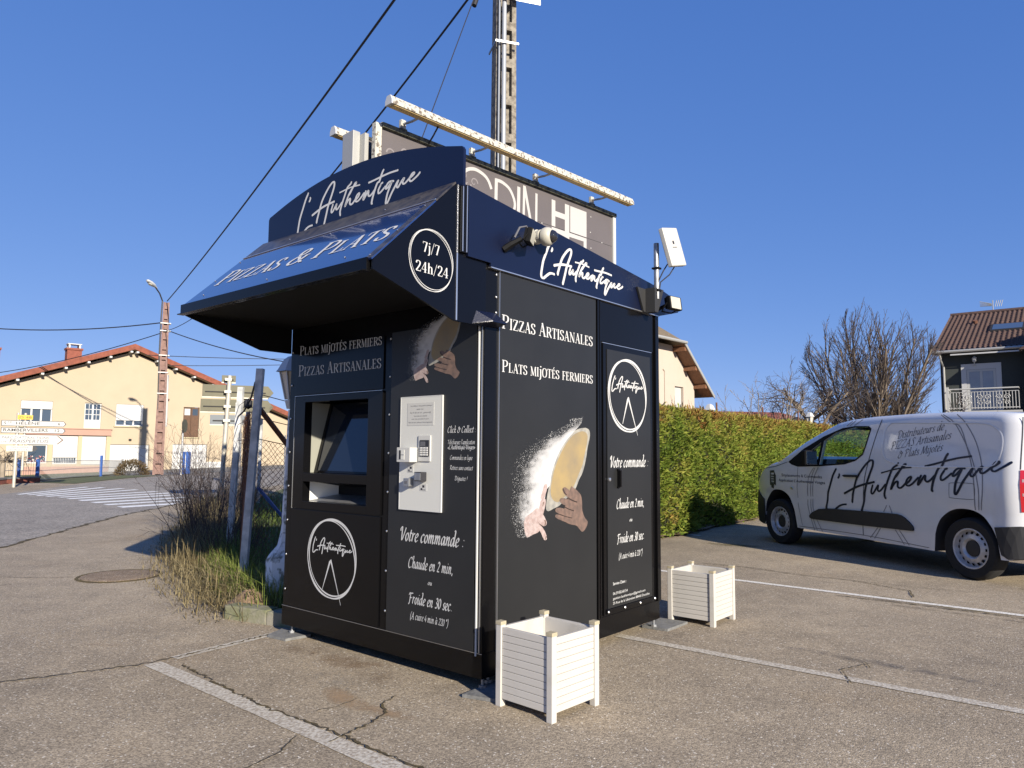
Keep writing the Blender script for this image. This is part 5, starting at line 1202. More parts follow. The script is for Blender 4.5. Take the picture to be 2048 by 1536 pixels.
# ------------------------------------------------------------------ advertising hoarding behind the kiosk
BR = math.atan2(.715, .70); BO = Vector((-1.511, 8.0, 0))
bbd = thing('advertising_hoarding', 'weathered double-sided taupe shop hoarding with tube lamps behind the kiosk', 'billboard', BO, BR)
ZB0, ZB1 = 2.6, 5.0
MB().box(0, 4.36, .0, .035, ZB0, 4.965).build('face_board', m_board, bbd)
MB().box(0, 4.36, .37, .40, ZB0, 4.965).build('face_board', m_board, bbd)
MB().box(-.085, -.002, -.025, .05, ZB0, 5.005).box(-.035, -.001, .0505, .11, ZB0, 4.99).build('end_profile', m_dirtyw, bbd, bevel=.006)
MB().box(-.235, -.14, .20, .415, ZB0, 4.93).build('end_profile', m_zinc, bbd, bevel=.006)
MB().box(-.139, -.087, .11, .30, ZB0, 4.90).build('end_infill', m_zinc, bbd)
MB().box(4.362, 4.43, -.028, .06, ZB0, 4.96).build('end_profile', m_lant, bbd, bevel=.006)
MB().box(0, 4.43, -.045, .05, 4.967, 5.025).build('top_rail', m_rail, bbd, bevel=.008)
MB().box(0, 4.43, .36, .42, 4.967, 5.0).build('top_rail', m_rail, bbd)
for x in (.5, 3.8): MB().box(x - .06, x + .06, .10, .30, 0, 4.9).build('post', m_steel, bbd)
MB().box(.30, 4.355, -.0022, -.0005, 4.494, 4.499).build('board_joint', m_seam, bbd)
for x, z in ((3.83, 4.84), (3.82, 4.60), (4.1, 4.50), (2.73, 4.49), (4.33, 4.22), (3.83, 4.36)):
    MB().lathe([(.011, 0), (.009, -.004), (.0001, -.005)], (x, -.001, z), 8, 'y', caps=False).build('screw', m_boardw, bbd)
q = MB()
def bl(pts, w, sub=6, e=.003, sm=True):
    P = smooth_pts(pts, sub) if sm and len(pts) > 2 else [Vector(p) for p in pts]
    vs, fs = ribbon(P, lambda a, t: w); q.add([(v.x, -e, v.y) for v in vs], fs)
bl([(1.747, 4.715), (1.70, 4.80), (1.637, 4.855), (1.53, 4.89), (1.42, 4.893), (1.30, 4.84), (1.20, 4.70), (1.17, 4.50), (1.22, 4.30), (1.35, 4.17), (1.55, 4.15), (1.70, 4.24)], .045)
bl([(1.835, 4.882), (1.823, 4.15)], .055, sm=False, e=.0032); bl([(1.83, 4.862), (1.95, 4.86), (2.09, 4.80), (2.18, 4.66), (2.17, 4.54), (2.08, 4.46), (1.95, 4.42), (1.84, 4.42)], .045); bl([(1.98, 4.42), (2.10, 4.15)], .05, sm=False)
bl([(2.262, 4.885), (2.25, 4.15)], .06, sm=False)
bl([(2.368, 4.93), (2.352, 4.15)], .045, sm=False); bl([(2.372, 4.925), (2.585, 4.15)], .05, sm=False, e=.0033); bl([(2.615, 4.885), (2.608, 4.15)], .045, sm=False, e=.0036)
q.build('lettering', m_boardw, bbd)
q = MB()
def br_(x0, x1, z0, z1, e=.003): q.add([(x0, -e, z0), (x1, -e, z0), (x1, -e, z1), (x0, -e, z1)], [(0, 1, 2, 3)])
br_(2.935, 3.015, 4.502, 4.885); br_(3.225, 3.325, 4.20, 4.893); br_(3.0155, 3.2245, 4.655, 4.735)
br_(3.345, 3.725, 4.502, 4.890); br_(2.935, 3.2245, 4.20, 4.485); br_(3.3255, 3.725, 4.425, 4.485); br_(3.655, 3.725, 4.20, 4.4245); br_(3.3255, 3.6545, 4.23, 4.32)
q.build('logo_print', m_boardw, bbd)
# scroll ornament printed on the board ends
def scroll(cx, cz, s, seed):
    q = MB(); r3 = random.Random(seed)
    def sp(x, z, a0, r0, turns, w, flip):
        P = []
        for k in range(26):
            t = k / 25; a = a0 + flip * t * turns * 6.28; r = r0 * (1 - .82 * t); P.append(Vector((cx + (x + r * math.cos(a)) * s, cz + (z + r * math.sin(a)) * s)))
        vs, fs = ribbon(P, lambda a, t: w * s * (1 - .6 * t)); q.add([(v.x, -.0015, v.y) for v in vs], fs)
    for sg in (1, -1):
        sp(sg * .22, .05, math.pi / 2 - sg * 1.2, .20, 1.1, .055, -sg); sp(sg * .40, -.18, math.pi / 2 + sg * .6, .16, 1.2, .05, sg); sp(sg * .14, .34, -math.pi / 2, .13, 1.0, .045, sg)
        sp(sg * .52, .20, 0 if sg > 0 else math.pi, .13, 1.0, .04, sg); sp(sg * .30, -.42, 1.0, .14, 1.1, .045, -sg)
        for k in range(5):
            a = math.pi / 2 - sg * (.25 + k * .33); P = [Vector((cx, cz - .3 * s)), Vector((cx + .18 * s * math.cos(a), cz + (-.1 + .18 * math.sin(a)) * s)), Vector((cx + (.30 + .05 * k) * s * math.cos(a), cz + (.34 - .05 * k) * s * math.sin(a)))]
            vs, fs = ribbon(smooth_pts(P, 5), lambda a, t: .07 * s * math.sin(min(t + .05, 1) * 3.0)); q.add([(v.x, -.0012 - .0001 * k, v.y) for v in vs], fs)
    o = q.build('scroll_ornament', m_boardorn, bbd); o['kind'] = 'stuff'
for i, (x, z, s) in enumerate([(.42, 4.60, .52), (1.18, 4.62, .50), (.80, 4.20, .42), (.05 + .18, 4.10, .4)]): scroll(x, z, s, i)
# tube lamps on brackets, one each side
def tubelamp(y0, x0, x1, z, sgn, label_m):
    prof = [(-.060, -.045), (.060, -.045), (.058, .0), (.030, .055), (-.030, .055), (-.058, .0)]
    q = MB(); q.prism(prof, lambda y, zz: (x0, y0 + y, z + zz), lambda y, zz: (x1, y0 + y, z + zz)); o = q.build('lamp_housing', m_dirtyw, bbd, bevel=.006)
    MB().box(x0 + .03, x1 - .03, y0 - .045, y0 + .045, z - .054, z - .0455).build('lamp_diffuser', m_yel, o)
    MB().prism(prof, lambda y, zz: (x0 - .02, y0 + y * 1.04, z + zz * 1.04), lambda y, zz: (x0 - .001, y0 + y * 1.04, z + zz * 1.04)).build('end_cap', m_lantgrey, o)
    return o
tubelamp(-.30, -.10, 4.45, 5.145, 1, None); tubelamp(.66, -.20, 4.4, 5.06, -1, None)
for x in (.32, 1.42, 2.62, 3.88):
    b = MB().box(x - .035, x + .035, .0, .05, 5.0255, 5.17).build('lamp_bracket', m_dirtyw, bbd, bevel=.012)
    MB().tube([(x, .02, 5.12), (x, -.15, 5.10), (x, -.30, 5.10)], .016, 6).build('bracket_arm', m_zinc, b)
    MB().box(x - .045, x + .045, -.01, .06, 5.0255, 5.06).build('bracket_foot', m_rail, b)
MB().tube([(.60, -.29, 5.09), (.62, -.18, 5.02), (.66, -.06, 4.99), (.66, -.04, 4.97)], .010, 6).build('lamp_cable', m_cable, bbd)
MB().box(.10, .19, .12, .16, 5.0, 5.11).build('bracket_plate', m_dirtyw, bbd)

# ------------------------------------------------------------------ concrete electricity pole
PO = Vector((-.150, 10.05, 0)); PRZ = R(17)
pol = thing('concrete_pole', 'concrete electricity pole with recessed panels and a grey conduit behind the hoarding', 'utility pole', PO, PRZ)
H_ = 10.2
def taper(z): return .178 - .0042 * z
q = MB()
def tbox(xa0, xa1, y0, y1, z0, z1):
    P = []
    for z in (z0, z1):
        k = taper(z) / .178
        P += [(xa0 * k, y0 * k, z), (xa1 * k, y0 * k, z), (xa1 * k, y1 * k, z), (xa0 * k, y1 * k, z)]
    q.add(P, [(0, 3, 2, 1), (4, 5, 6, 7), (0, 1, 5, 4), (1, 2, 6, 5), (2, 3, 7, 6), (3, 0, 4, 7)])
tbox(-.178, -.100, -.14, .14, 0, H_); tbox(.100, .178, -.14, .14, 0, H_); tbox(-.0995, .0995, -.05, .05, 0, H_)
pitch = .555
q.build('shaft', m_conc, pol)
for k in range(19):
    z = .10 + k * pitch
    q = MB(); tbox(-.0993, .0993, -.139, -.0505, z, z + .13); q.build('rung', m_conc, pol)
MB().tube([(-.055, -.185, .0), (-.055, -.185, 3), (-.050, -.175, 7.75)], .033, 12).build('conduit', m_pipe, pol, smooth='auto')
MB().tube([(-.125, -.175, .0), (-.118, -.165, 7.9)], .013, 8).build('cable', m_pipe, pol)
for z in (4.95, 7.05):
    MB().box(-.19, .15, -.235, -.22, z, z + .03).box(-.19, -.175, -.22, .15, z, z + .03).build('strap', m_steel, pol)
MB().box(.05, .48, -.215, -.165, 7.765, 7.80).box(.05, .48, -.215, -.207, 7.72, 7.7645).build('bracket', m_steel, pol)
MB().tube([(-.1, -.22, 7.72), (.05, -.25, 7.70), (.16, -.22, 7.80), (.1, -.2, 7.95), (.02, -.2, 7.9)], .022, 6).build('cable_loop', m_cable, pol)

# ------------------------------------------------------------------ brown pole with street lamp
SPx, SPy = -18.31, 38.1
sp_ = thing('street_lamp_pole', 'brown ribbed concrete pole with a street lamp and cables in front of the cream house', 'utility pole', (SPx, SPy, terr(SPx, SPy) - .1), R(26))
q = MB(); Hs = 9.15
def tb2(x0, x1, y0, y1, z0, z1):
    P = []
    for z in (z0, z1):
        k = 1.55 - .075 * z
        P += [(x0 * k, y0 * k, z), (x1 * k, y0 * k, z), (x1 * k, y1 * k, z), (x0 * k, y1 * k, z)]
    q.add(P, [(0, 3, 2, 1), (4, 5, 6, 7), (0, 1, 5, 4), (1, 2, 6, 5), (2, 3, 7, 6), (3, 0, 4, 7)])
tb2(-.17, -.09, -.14, .14, 0, Hs); tb2(.09, .17, -.14, .14, 0, Hs); tb2(-.0895, .0895, -.03, .03, 0, Hs); q.build('shaft', m_concd, sp_)
for k in range(17):
    q = MB(); tb2(-.0893, .0893, -.138, -.0305, .15 + k * .54, .15 + k * .54 + .14); q.build('rung', m_concd, sp_)
MB().tube([(.27, -.12, 2.6), (.24, -.12, 5.3)], .05, 8).build('conduit', m_lant, sp_)
MB().tube([(-.16, -.15, 3.4), (-.22, -.16, 6.2), (-.22, -.15, 8.3), (-.2, -.12, 9.2), (-.35, -.3, 9.55), (-.60, -.6, 9.85)], .035, 6).build('lamp_arm', m_plast, sp_)
lh = MB(); prf = [(-.34, .0), (-.30, .075), (-.12, .125), (.12, .12), (.28, .06), (.30, .0)]
q = MB().lathe([(.02, -.36), (.10, -.30), (.155, -.1), (.15, .12), (.075, .30), (.05, .42)], n=14, ax='y'); l_ = q.build('lamp_head', m_lantgrey, sp_, smooth='auto', loc=(-.75, -.78, 9.93), rot=(R(-20), 0, R(-40)))
l_.scale = (1, 1, .62)
MB().lathe([(.0001, -.10), (.09, -.08), (.11, 0), (.0001, .02)], n=12).build('lamp_glass', m_led, l_, smooth='auto', loc=(0, -.06, -.10))
for z in (4.3, 5.4, 6.3, 7.6, 8.0): MB().box(-.24, .26, -.19, .17, z, z + .05).build('strap', m_lant, sp_)

# ------------------------------------------------------------------ overhead cables
def cable(label, a, b, sag, r, mid=None, m=m_cable, name='overhead_cable'):
    a, b = Vector(a), Vector(b); n = 24
    P = [a.lerp(b, k / n) - Vector((0, 0, sag * 4 * (k / n) * (1 - k / n))) for k in range(n + 1)]
    return tag(MB().tube([tuple(p) for p in P], r, 6).build(name, m), label, 'cable', 'overhead cables')
ptop = (SPx + .1, SPy - .15, 9.05)
top1 = (-.30, 9.95, 9.95)
cable('thick black cable rising from the street lamp pole past the kiosk awning', ptop, top1, .25, .024)
cable('black cable sagging from the street lamp pole and rising behind the arched name board', (SPx + .15, SPy - .2, 7.45), (-.28, 9.95, 8.35), 1.05, .017)
q3 = cable('thin blue-black stay wire coming down beside the hoarding with a dark clamp', (-.52, 9.9, 7.95), (-1.25, 8.9, 4.98), .0, .007)
# clamp on the stay
tag(MB().tube([(-.505, 9.90, 7.90), (-.575, 9.82, 7.60)], .035, 8).build('cable_clamp', m_cable), 'black cable clamp at the top of the thin stay wire', 'cable clamp')
cable('black cable running left from the street lamp pole out of the picture', (SPx - .2, SPy - .1, 7.9), (-42.0, 46, 10.3), .9, .03)
cable('cable from the pole down along the cream house roof', (SPx - .2, SPy + .1, 7.4), (-41, 52, 6.2), .5, .024)
cable('cable running right from the street lamp pole towards the fence post', (SPx + .3, SPy, 7.45), (-6.0, 30.0, 4.55), .35, .024)
cable('thin upper cable from the pole disappearing behind the kiosk', (SPx - 1.0, SPy, 6.2), (-7.5, 42.0, 6.6), .12, .018)
cable('thin lower cable from the pole disappearing behind the kiosk', (SPx + .3, SPy, 5.65), (-7.5, 42.0, 6.45), .1, .016)

# ------------------------------------------------------------------ cream house across the road
hs = thing('cream_house', 'long cream rendered house with red gable roof and white shuttered openings', 'house', WO, PHI)
GB = -1.2
gx = [-13.0, -.42, 12.6]; rz_ = 7.74; sl_ = .372
def gz(x): return rz_ - sl_ * abs(x + .42)
openings = [(-6.49, -4.80, 2.63, 4.20), (-3.03, -2.06, 2.57, 4.21), (-1.20, .49, 2.78, 4.22), (-6.02, -4.95, .34, 1.50), (-4.66, -3.29, .28, 2.08), (-3.07, -1.68, .22, 2.09), (-1.45, .96, -.34, 1.555), (2.46, 4.80, -.36, 1.615), (3.07, 4.155, 2.11, 4.215)]
import mathutils.geometry as mgeo
outer = [(-13, GB), (12.6, GB), (12.6, gz(12.6)), (-.42, rz_), (-13, gz(-13))]
polys = [[Vector(p) for p in outer]] + [[Vector(p) for p in ((a, c), (b_, c), (b_, d), (a, d))] for a, b_, c, d in openings]
vs = [p for pl in polys for p in pl]; es = []; o_ = 0
for pl in polys: es += [(o_ + i, o_ + (i + 1) % len(pl)) for i in range(len(pl))]; o_ += len(pl)
rr = mgeo.delaunay_2d_cdt(vs, es, [], 0, 1e-6); Fh = []
for f_ in rr[2]:
    c = sum((rr[0][i] for i in f_), Vector((0, 0))) / len(f_)
    if GB <= c.y <= gz(c.x) and not any(a < c.x < b_ and cc < c.y < d for a, b_, cc, d in openings): Fh.append(tuple(f_))
q = MB(); q.add([(v.x, 0, v.y) for v in rr[0]], Fh)
for a, b_, c, d in openings:   # reveals
    q.add([(a, 0, c), (a, .18, c), (a, .18, d), (a, 0, d)], [(0, 1, 2, 3)]); q.add([(b_, 0, c), (b_, .18, c), (b_, .18, d), (b_, 0, d)], [(3, 2, 1, 0)])
    q.add([(a, 0, d), (b_, 0, d), (b_, .18, d), (a, .18, d)], [(0, 1, 2, 3)]); q.add([(a, 0, c), (b_, 0, c), (b_, .18, c), (a, .18, c)], [(3, 2, 1, 0)])
q.build('wall', m_render, hs)
MB().quad((-13, .6, GB), (12.6, .6, GB), (12.6, .6, 4), (-13, .6, 4)).build('inner_wall', m_dark, hs)
q = MB(); q.quad((-13, 0, GB), (-13, 11, GB), (-13, 11, gz(-13)), (-13, 0, gz(-13))); q.quad((12.6, 0, GB), (12.6, 11, GB), (12.6, 11, gz(12.6)), (12.6, 0, gz(12.6)))
q.add([(-13, 11, GB), (12.6, 11, GB), (12.6, 11, gz(12.6)), (-.42, 11, rz_), (-13, 11, gz(-13))], [(0, 1, 2, 3, 4)]); q.build('wall', m_render, hs)
for sg, xe in ((-1, -13.8), (1, 13.4)):
    nm = 'roof'; z0, z1 = rz_ + .16, gz(xe) + .16
    q = MB(); q.add([(-.42, -.62, z0), (xe, -.62, z1), (xe, 11.4, z1), (-.42, 11.4, z0), (-.42, -.62, z0 + .32), (xe, -.62, z1 + .32), (xe, 11.4, z1 + .32), (-.42, 11.4, z0 + .32)],
                    [(0, 1, 2, 3), (7, 6, 5, 4), (0, 4, 5, 1), (1, 5, 6, 2), (2, 6, 7, 3), (3, 7, 4, 0)]); rf = q.build('roof', m_tile, hs)
    q = MB(); q.add([(-.42, -.60, z0 - .045), (xe, -.60, z1 - .045), (xe, .0, z1 - .045), (-.42, .0, z0 - .045)], [(0, 1, 2, 3)])
    q.build('soffit', m_soffit, hs)
    q = MB(); q.add([(-.42, -.66, z0 - .03), (xe, -.66, z1 - .03), (xe, -.66, z1 + .34), (-.42, -.66, z0 + .34), (-.42, -.621, z0 - .03), (xe, -.621, z1 - .03), (xe, -.621, z1 + .34), (-.42, -.621, z0 + .34)],
                    [(0, 1, 2, 3), (7, 6, 5, 4), (0, 4, 5, 1), (1, 5, 6, 2), (2, 6, 7, 3), (3, 7, 4, 0)]); q.build('verge_board', m_tile, hs)
pu = MB().box(-.075, .075, -.64, -.0, -.09, .02).build('purlin_end', m_wframe, hs, loc=(-6.82, 0, gz(-6.82) + .06))
for x in (-5.56, -4.32, -3.07, -1.83, -.60, -.23, 1.07, 2.27, 3.51, 4.8, 6.1, 7.4, 8.7): copy_part(pu, hs, (x, 0, gz(x) + .06))
for x, y, zb_, zt_, potted in ((-3.55, 1.6, 6.2, 8.05, 0), (-7.92, 2.2, 4.8, 7.75, 1)):
    ch = MB().box(x - .42, x + .42, y - .35, y + .35, zb_, zt_ - .35).box(x - .48, x + .48, y - .41, y + .41, zt_ - .349, zt_ - .22).build('chimney', m_brick, hs)
    if potted: MB().lathe([(.22, 0), (.19, .6)], (x, y, zt_ - .21), 12).build('chimney_pot', m_brick, ch)
    else:
        q = MB()
        for dx in (-.3, .3):
            for dy in (-.25, .25): q.box(x + dx - .05, x + dx + .05, y + dy - .05, y + dy + .05, zt_ - .218, zt_ + .02)
        q.box(x - .4, x + .4, y - .34, y + .34, zt_ + .0205, zt_ + .08); q.build('chimney_cap', m_lantgrey, ch)
def win_frame(a, b_, c, d, cols, shutter, name='window', rows=1, shcol=m_wframe):
    """cols panes wide, shutter = height covered from the top"""
    w = MB(); y0, y1, t = .10, .16, .07
    w.box(a, a + t, y0, y1, c, d).box(b_ - t, b_, y0, y1, c, d).box(a + t, b_ - t, y0, y1, c, c + t).box(a + t, b_ - t, y0, y1, d - t, d)
    wd_ = (b_ - a - 2 * t) / cols
    for k in range(1, cols): w.box(a + t + k * wd_ - .05, a + t + k * wd_ + .05, y0, y1, c + t, d - t)
    o = w.build(name, m_wframe, hs)
    for k in range(cols):
        MB().box(a + t + k * wd_, a + t + (k + 1) * wd_, .135, .145, c + t, d - t).build('pane', m_pane, o)
    if shutter > 0:
        sh = MB().box(a + .02, b_ - .02, .04, .09, d - shutter, d - .005).build('roller_shutter', shcol, o)
    return o
w1 = win_frame(-6.49, -4.80, 2.63, 4.20, 3, .50); w2 = win_frame(-1.20, .49, 2.78, 4.22, 3, 1.07)
w3 = win_frame(-3.03, -2.06, 2.57, 4.21, 2, 0, 'french_window')
MB().box(-2.96, -2.13, .09, .132, 2.64, 3.13).build('lower_panel', m_wframe, w3)
q = MB()
for k in range(2):
    for j in (1, 2): q.box(-2.96 + k * .45, -2.58 + k * .45, .125, .134, 3.13 + j * .335 - .02, 3.13 + j * .335 + .02)
    q.box(-2.77 + k * .43, -2.74 + k * .43, .125, .134, 3.13, 4.14)
q.build('glazing_bars', m_wframe, w3)
MB().box(-6.55, -4.74, -.10, .05, 2.55, 2.625).build('sill', m_sand, hs); MB().box(-1.30, .62, -.10, .05, 2.70, 2.775).build('sill', m_sand, hs)
sw = win_frame(-6.02, -4.95, .34, 1.50, 1, 0, 'shop_window')
q = MB(); r4 = random.Random(5)
for k in range(40):
    x = -5.95 + r4.random() * .9; z = .45 + r4.random() ** 2 * .35; q.lathe([(.0001, -.04), (.05, 0), (.0001, .04)], (x, .11, z), 6, caps=False)
fo = q.build('flowers', mat('flower_mix', (.55, .5, .48), .8, col2=(.40, .03, .04), scale=9, contrast=(.45, .5)), sw); fo['kind'] = 'stuff'
for a, b_, c, d, bot in ((-4.66, -3.29, .28, 2.08, .38), (-3.07, -1.68, .22, 2.09, 0)):
    o = win_frame(a, b_, c, d, 1, d - c - bot - .03, 'shop_window')
    if bot:
        q = MB()
        for k in range(13): q.box(a + .1 + k * .09, a + .125 + k * .09, .11, .13, c + .07, c + bot)
        q.build('security_bars', m_wframe, o)
for x in (-4.80, -3.18, -1.55): MB().box(x - .115, x + .115, -.03, .0, .12, 2.10).build('pilaster', m_sand, hs)
MB().box(-6.2, -1.43, -.14, -.0005, 2.11, 2.50).box(-6.25, -1.40, -.20, -.0005, 2.501, 2.545).build('shop_fascia', m_pink, hs)
MB().box(-6.2, -1.47, -.06, -.0005, -.9, .13).build('shop_plinth', m_pink, hs)
g1 = MB().box(-1.42, .93, .08, .13, -.40, 1.53).build('garage_door', m_wframe, hs)
for k in range(1, 5): MB().box(-1.42, .93, .072, .0795, -.40 + k * .385, -.39 + k * .385).build('door_joint', m_whitedim, g1)
g2 = MB().box(2.48, 3.60, .08, .13, -.42, 1.60).box(3.61, 4.78, .08, .13, -.42, 1.60).build('garage_door', m_wframe, hs)
q = MB()
for x0 in (2.62, 3.35, 3.80, 4.20):
    for k in range(3): q.box(x0 + k * .10, x0 + .055 + k * .10, .07, .079, .93, 1.12)
q.build('door_vents', m_inkgrey, g2)
MB().box(3.0, 6.06, -.10, -.0005, -.9, .38).build('low_white_band', m_wframe, hs)
d2 = MB().box(3.09, 3.60, .08, .13, 2.12, 4.19).box(3.62, 4.135, .08, .13, 2.12, 4.19).build('loft_door', m_wood, hs)
MB().box(3.16, 3.54, .07, .0795, 3.65, 4.10).build('door_pane', m_paper, d2); MB().box(3.70, 4.06, .07, .0795, 3.65, 4.10).build('door_pane', m_pane, d2)
for x0, x1 in ((3.15, 3.55), (3.68, 4.08)): MB().box(x0, x1, .068, .0795, 2.25, 2.80).box(x0, x1, .068, .0795, 2.95, 3.5).build('door_panel', m_wood, d2)
MB().box(3.0, 4.22, -.08, .05, 2.03, 2.105).build('sill', m_sand, hs)
MB().tube([(1.62, -.04, -.2), (1.60, -.04, 3.0), (1.70, -.04, 5.3)], .03, 6).tube([(1.62, -.04, .1), (1.90, -.04, .05)], .04, 6).build('pipe', m_zinc, hs)
MB().box(1.62, 1.85, -.05, -.0005, .35, .72).build('meter_box', m_sand, hs)
MB().box(-.35, -.20, -.12, -.0005, 1.82, 1.93).build('wall_lamp', m_dark, hs); MB().box(1.9, 2.05, -.15, -.0005, 4.62, 4.72).build('wall_bracket', m_rust, hs)

# garden fence, kerb wall, verge in front of the house
def hp(s, y): p = WO + WD * s - WN * y; return p.x, p.y
vline_pts = [(-19.75, 28.6), (-18.95, 28.3), (-18.2, 28.25), (-18.9, 31.5), (-19.65, 35.2), (-21.4, 40.4)]
gf = thing('garden_fence', 'low wire garden fence with bright blue posts along the cream house', 'fence', (0, 0, 0))
for i in (0, 1, 2, 4, 5):
    x, y = vline_pts[i]; z = terr(x, y)
    MB().box(x - .045, x + .045, y - .045, y + .045, z - .05, z + .86 + (.14 if i == 4 else 0)).build('post', m_blue if i < 5 else m_zinc, gf)
FP = resample(vline_pts, 150); q = MB()
for i, p in enumerate(FP):
    z = terr(p.x, p.y); q.tube([(p.x, p.y, z + .06), (p.x, p.y, z + .78)], .007, 4, False)
for h_ in (.08, .42, .76): q.tube([(p.x, p.y, terr(p.x, p.y) + h_) for p in FP], .010, 4)
o = q.build('wire_mesh', m_steel, gf); o['kind'] = 'stuff'
kw_pts = [(-16.2, 19.5), (-17.4, 23.5), (-18.3, 26.6), (-18.0, 28.0)]
kb_ = thing('kerb_wall', 'low brick kerb wall with a concrete coping under the blue-posted fence', 'wall', (0, 0, 0))
KP = resample(kw_pts, 18)
for i in range(17):
    a, b_ = KP[i], KP[i + 1]; d = (b_ - a).normalized(); nn = Vector((-d.y, d.x)) * .11; z = terr(a.x, a.y); e = .006
    A_ = a + d * e; B_ = b_ - d * e
    q = MB(); P = [(A_ + nn), (A_ - nn), (B_ - nn), (B_ + nn)]
    q.add([(p.x, p.y, z - .1) for p in P] + [(p.x, p.y, z + .17) for p in P], [(0, 1, 2, 3), (4, 5, 6, 7), (0, 1, 5, 4), (1, 2, 6, 5), (2, 3, 7, 6), (3, 0, 4, 7)]); q.build('wall_block', m_brick, kb_)
    q = MB(); P = [(A_ + nn * 1.2), (A_ - nn * 1.2), (B_ - nn * 1.2), (B_ + nn * 1.2)]
    q.add([(p.x, p.y, z + .171) for p in P] + [(p.x, p.y, z + .23) for p in P], [(0, 1, 2, 3), (4, 5, 6, 7), (0, 1, 5, 4), (1, 2, 6, 5), (2, 3, 7, 6), (3, 0, 4, 7)]); q.build('coping_stone', m_slab, kb_)
# lawn between fence and house, grass verge along the road
lf = resample([(-16.4, 19), (-17.6, 23.5), (-18.4, 28.1), (-19.1, 31.5), (-19.9, 35.3), (-20.9, 38.5), (-21.6, 41)], 14)
rtp = [Vector(hp(s, .3)) for s in np.linspace(-13, -1.6, 14)]
strip_sheet('house_lawn', m_lawn, [tuple(p) for p in rtp], [tuple(p) for p in lf], .02, 6)
vgp = resample([(-16.0, 27.0), (-16.5, 30), (-16.9, 33), (-17.2, 36)], 10); vgq = resample([(-17.9, 27.6), (-18.8, 31.4), (-19.5, 35.0), (-19.4, 37)], 10)
strip_sheet('grass_verge', m_lawn, [tuple(p) for p in vgq], [tuple(p) for p in vgp], .014, 2)
pv = resample([(-16.6, 30.5), (-17.1, 35), (-17.2, 40), (-16.5, 46), (-14.2, 53), (-9.2, 62)], 12); pw_ = [Vector(hp(s, .05)) for s in np.linspace(-1.4, 12.6, 12)]
far_pave = strip_sheet('pavement', m_slab, [tuple(p) for p in pw_], [tuple(p) for p in pv], .009, 5)
bk = resample([(-11.2, 58.5), (-9.3, 62), (-4, 70)], 8); bk2 = resample([(-15.8, 59), (-14, 64), (-9, 75)], 8)
strip_sheet('grass_bank', m_lawn, [tuple(p) for p in bk2], [tuple(p) for p in bk], .30, 3)

# ------------------------------------------------------------------ signs
def sign_plate(par, x0, x1, z0, z1, y, m, arrow=0, name='sign_plate', border=None, th=.03):
    tip = (z1 - z0) * .42
    P = [(x0, z0), (x1, z0), (x1 + tip, (z0 + z1) / 2), (x1, z1), (x0, z1)] if arrow else [(x0, z0), (x1, z0), (x1, z1), (x0, z1)]
    q = MB(); q.prism(P, lambda x, z: (x, y, z), lambda x, z: (x, y + th, z)); o = q.build(name, border if border else m, par, bevel=.004)
    if border:
        e = .018; P2 = [(x0 + e, z0 + e), (x1 - e * .2, z0 + e), (x1 + tip - e * 1.8, (z0 + z1) / 2), (x1 - e * .2, z1 - e), (x0 + e, z1 - e)] if arrow else [(x0 + e, z0 + e), (x1 - e, z0 + e), (x1 - e, z1 - e), (x0 + e, z1 - e)]
        q = MB(); q.add([(x, y - .002, z) for x, z in P2], [tuple(range(len(P2)))]); q.build('sign_face', m, o)
    return o
def atx(px, py, D):
    d = rt * ((px - 1024) / 1460.44) + up * ((768 - py) / 1460.44) + fw; p = Vector((0, 0, EYE)) + d * (D / d.y); return p
DS = 24.3; p0 = atx(28, 960, DS); s0 = thing('direction_sign', 'white arrow direction signs with black lettering on a post left of the road', 'road sign', (p0.x, p0.y, terr(p0.x, p0.y)), math.atan2(p0.y, p0.x) - math.pi / 2)
def sx(px): return (px - 26) / 1460.44 * DS * 1.09
def sz(py): return EYE + (894.5 - py) / 1460.44 * DS - terr(p0.x, p0.y)
MB().tube([(0, .06, 0), (0, .06, sz(826))], .05, 10).build('post', m_signpost, s0, smooth='auto')
MB().tube([(.20, .06, sz(940)), (.20, .06, sz(826))], .04, 10).build('post', m_signpost, s0, smooth='auto')
sg = sign_plate(s0, sx(25), sx(48.5), sz(839), sz(830), 0, m_yellow, 0); place_q = MB(); place_sans(place_q, 'D 48', sx(28), sx(46.5), sz(836.7), .075, lambda u, v, e: (u, -.003, v)); place_q.build('lettering', m_ink, sg)
for (txt, num, x1, y0, y1, slant) in (("S   HÉLÈNE", '6', 97.5, 841, 852.5, 0), ('RAMBERVILLERS', '12', 97, 855, 866.5, 0)):
    sg = sign_plate(s0, sx(1), sx(x1), sz(y1), sz(y0), 0, m_paper, 1, border=m_ink)
    b = MB(); f = lambda u, v, e: (u, -.0035, v)
    if txt.startswith('S'):
        place_sans(b, 'S', sx(5), sx(8.5), sz(y1 - 3.3), .095, f, bold=.01); place_sans(b, 'TE', sx(10), sx(17), sz(y0 + 5.2), .05, f); place_sans(b, 'HÉLÈNE', sx(23), sx(60), sz(y1 - 3.3), .095, f, bold=.012)
    else: place_sans(b, txt, sx(4.5), sx(73), sz(y1 - 3.3), .105, f, bold=.015)
    place_sans(b, num, sx(84 if num == '12' else 88.5), sx(92), sz(y1 - 3.3), .10, f, bold=.015); b.build('lettering', m_ink, sg)
sg = sign_plate(s0, sx(0), sx(92), sz(888.5), sz(870), 0, m_paper, 1, border=m_paper)
b = MB(); f = lambda u, v, e: (u, -.0035, v)
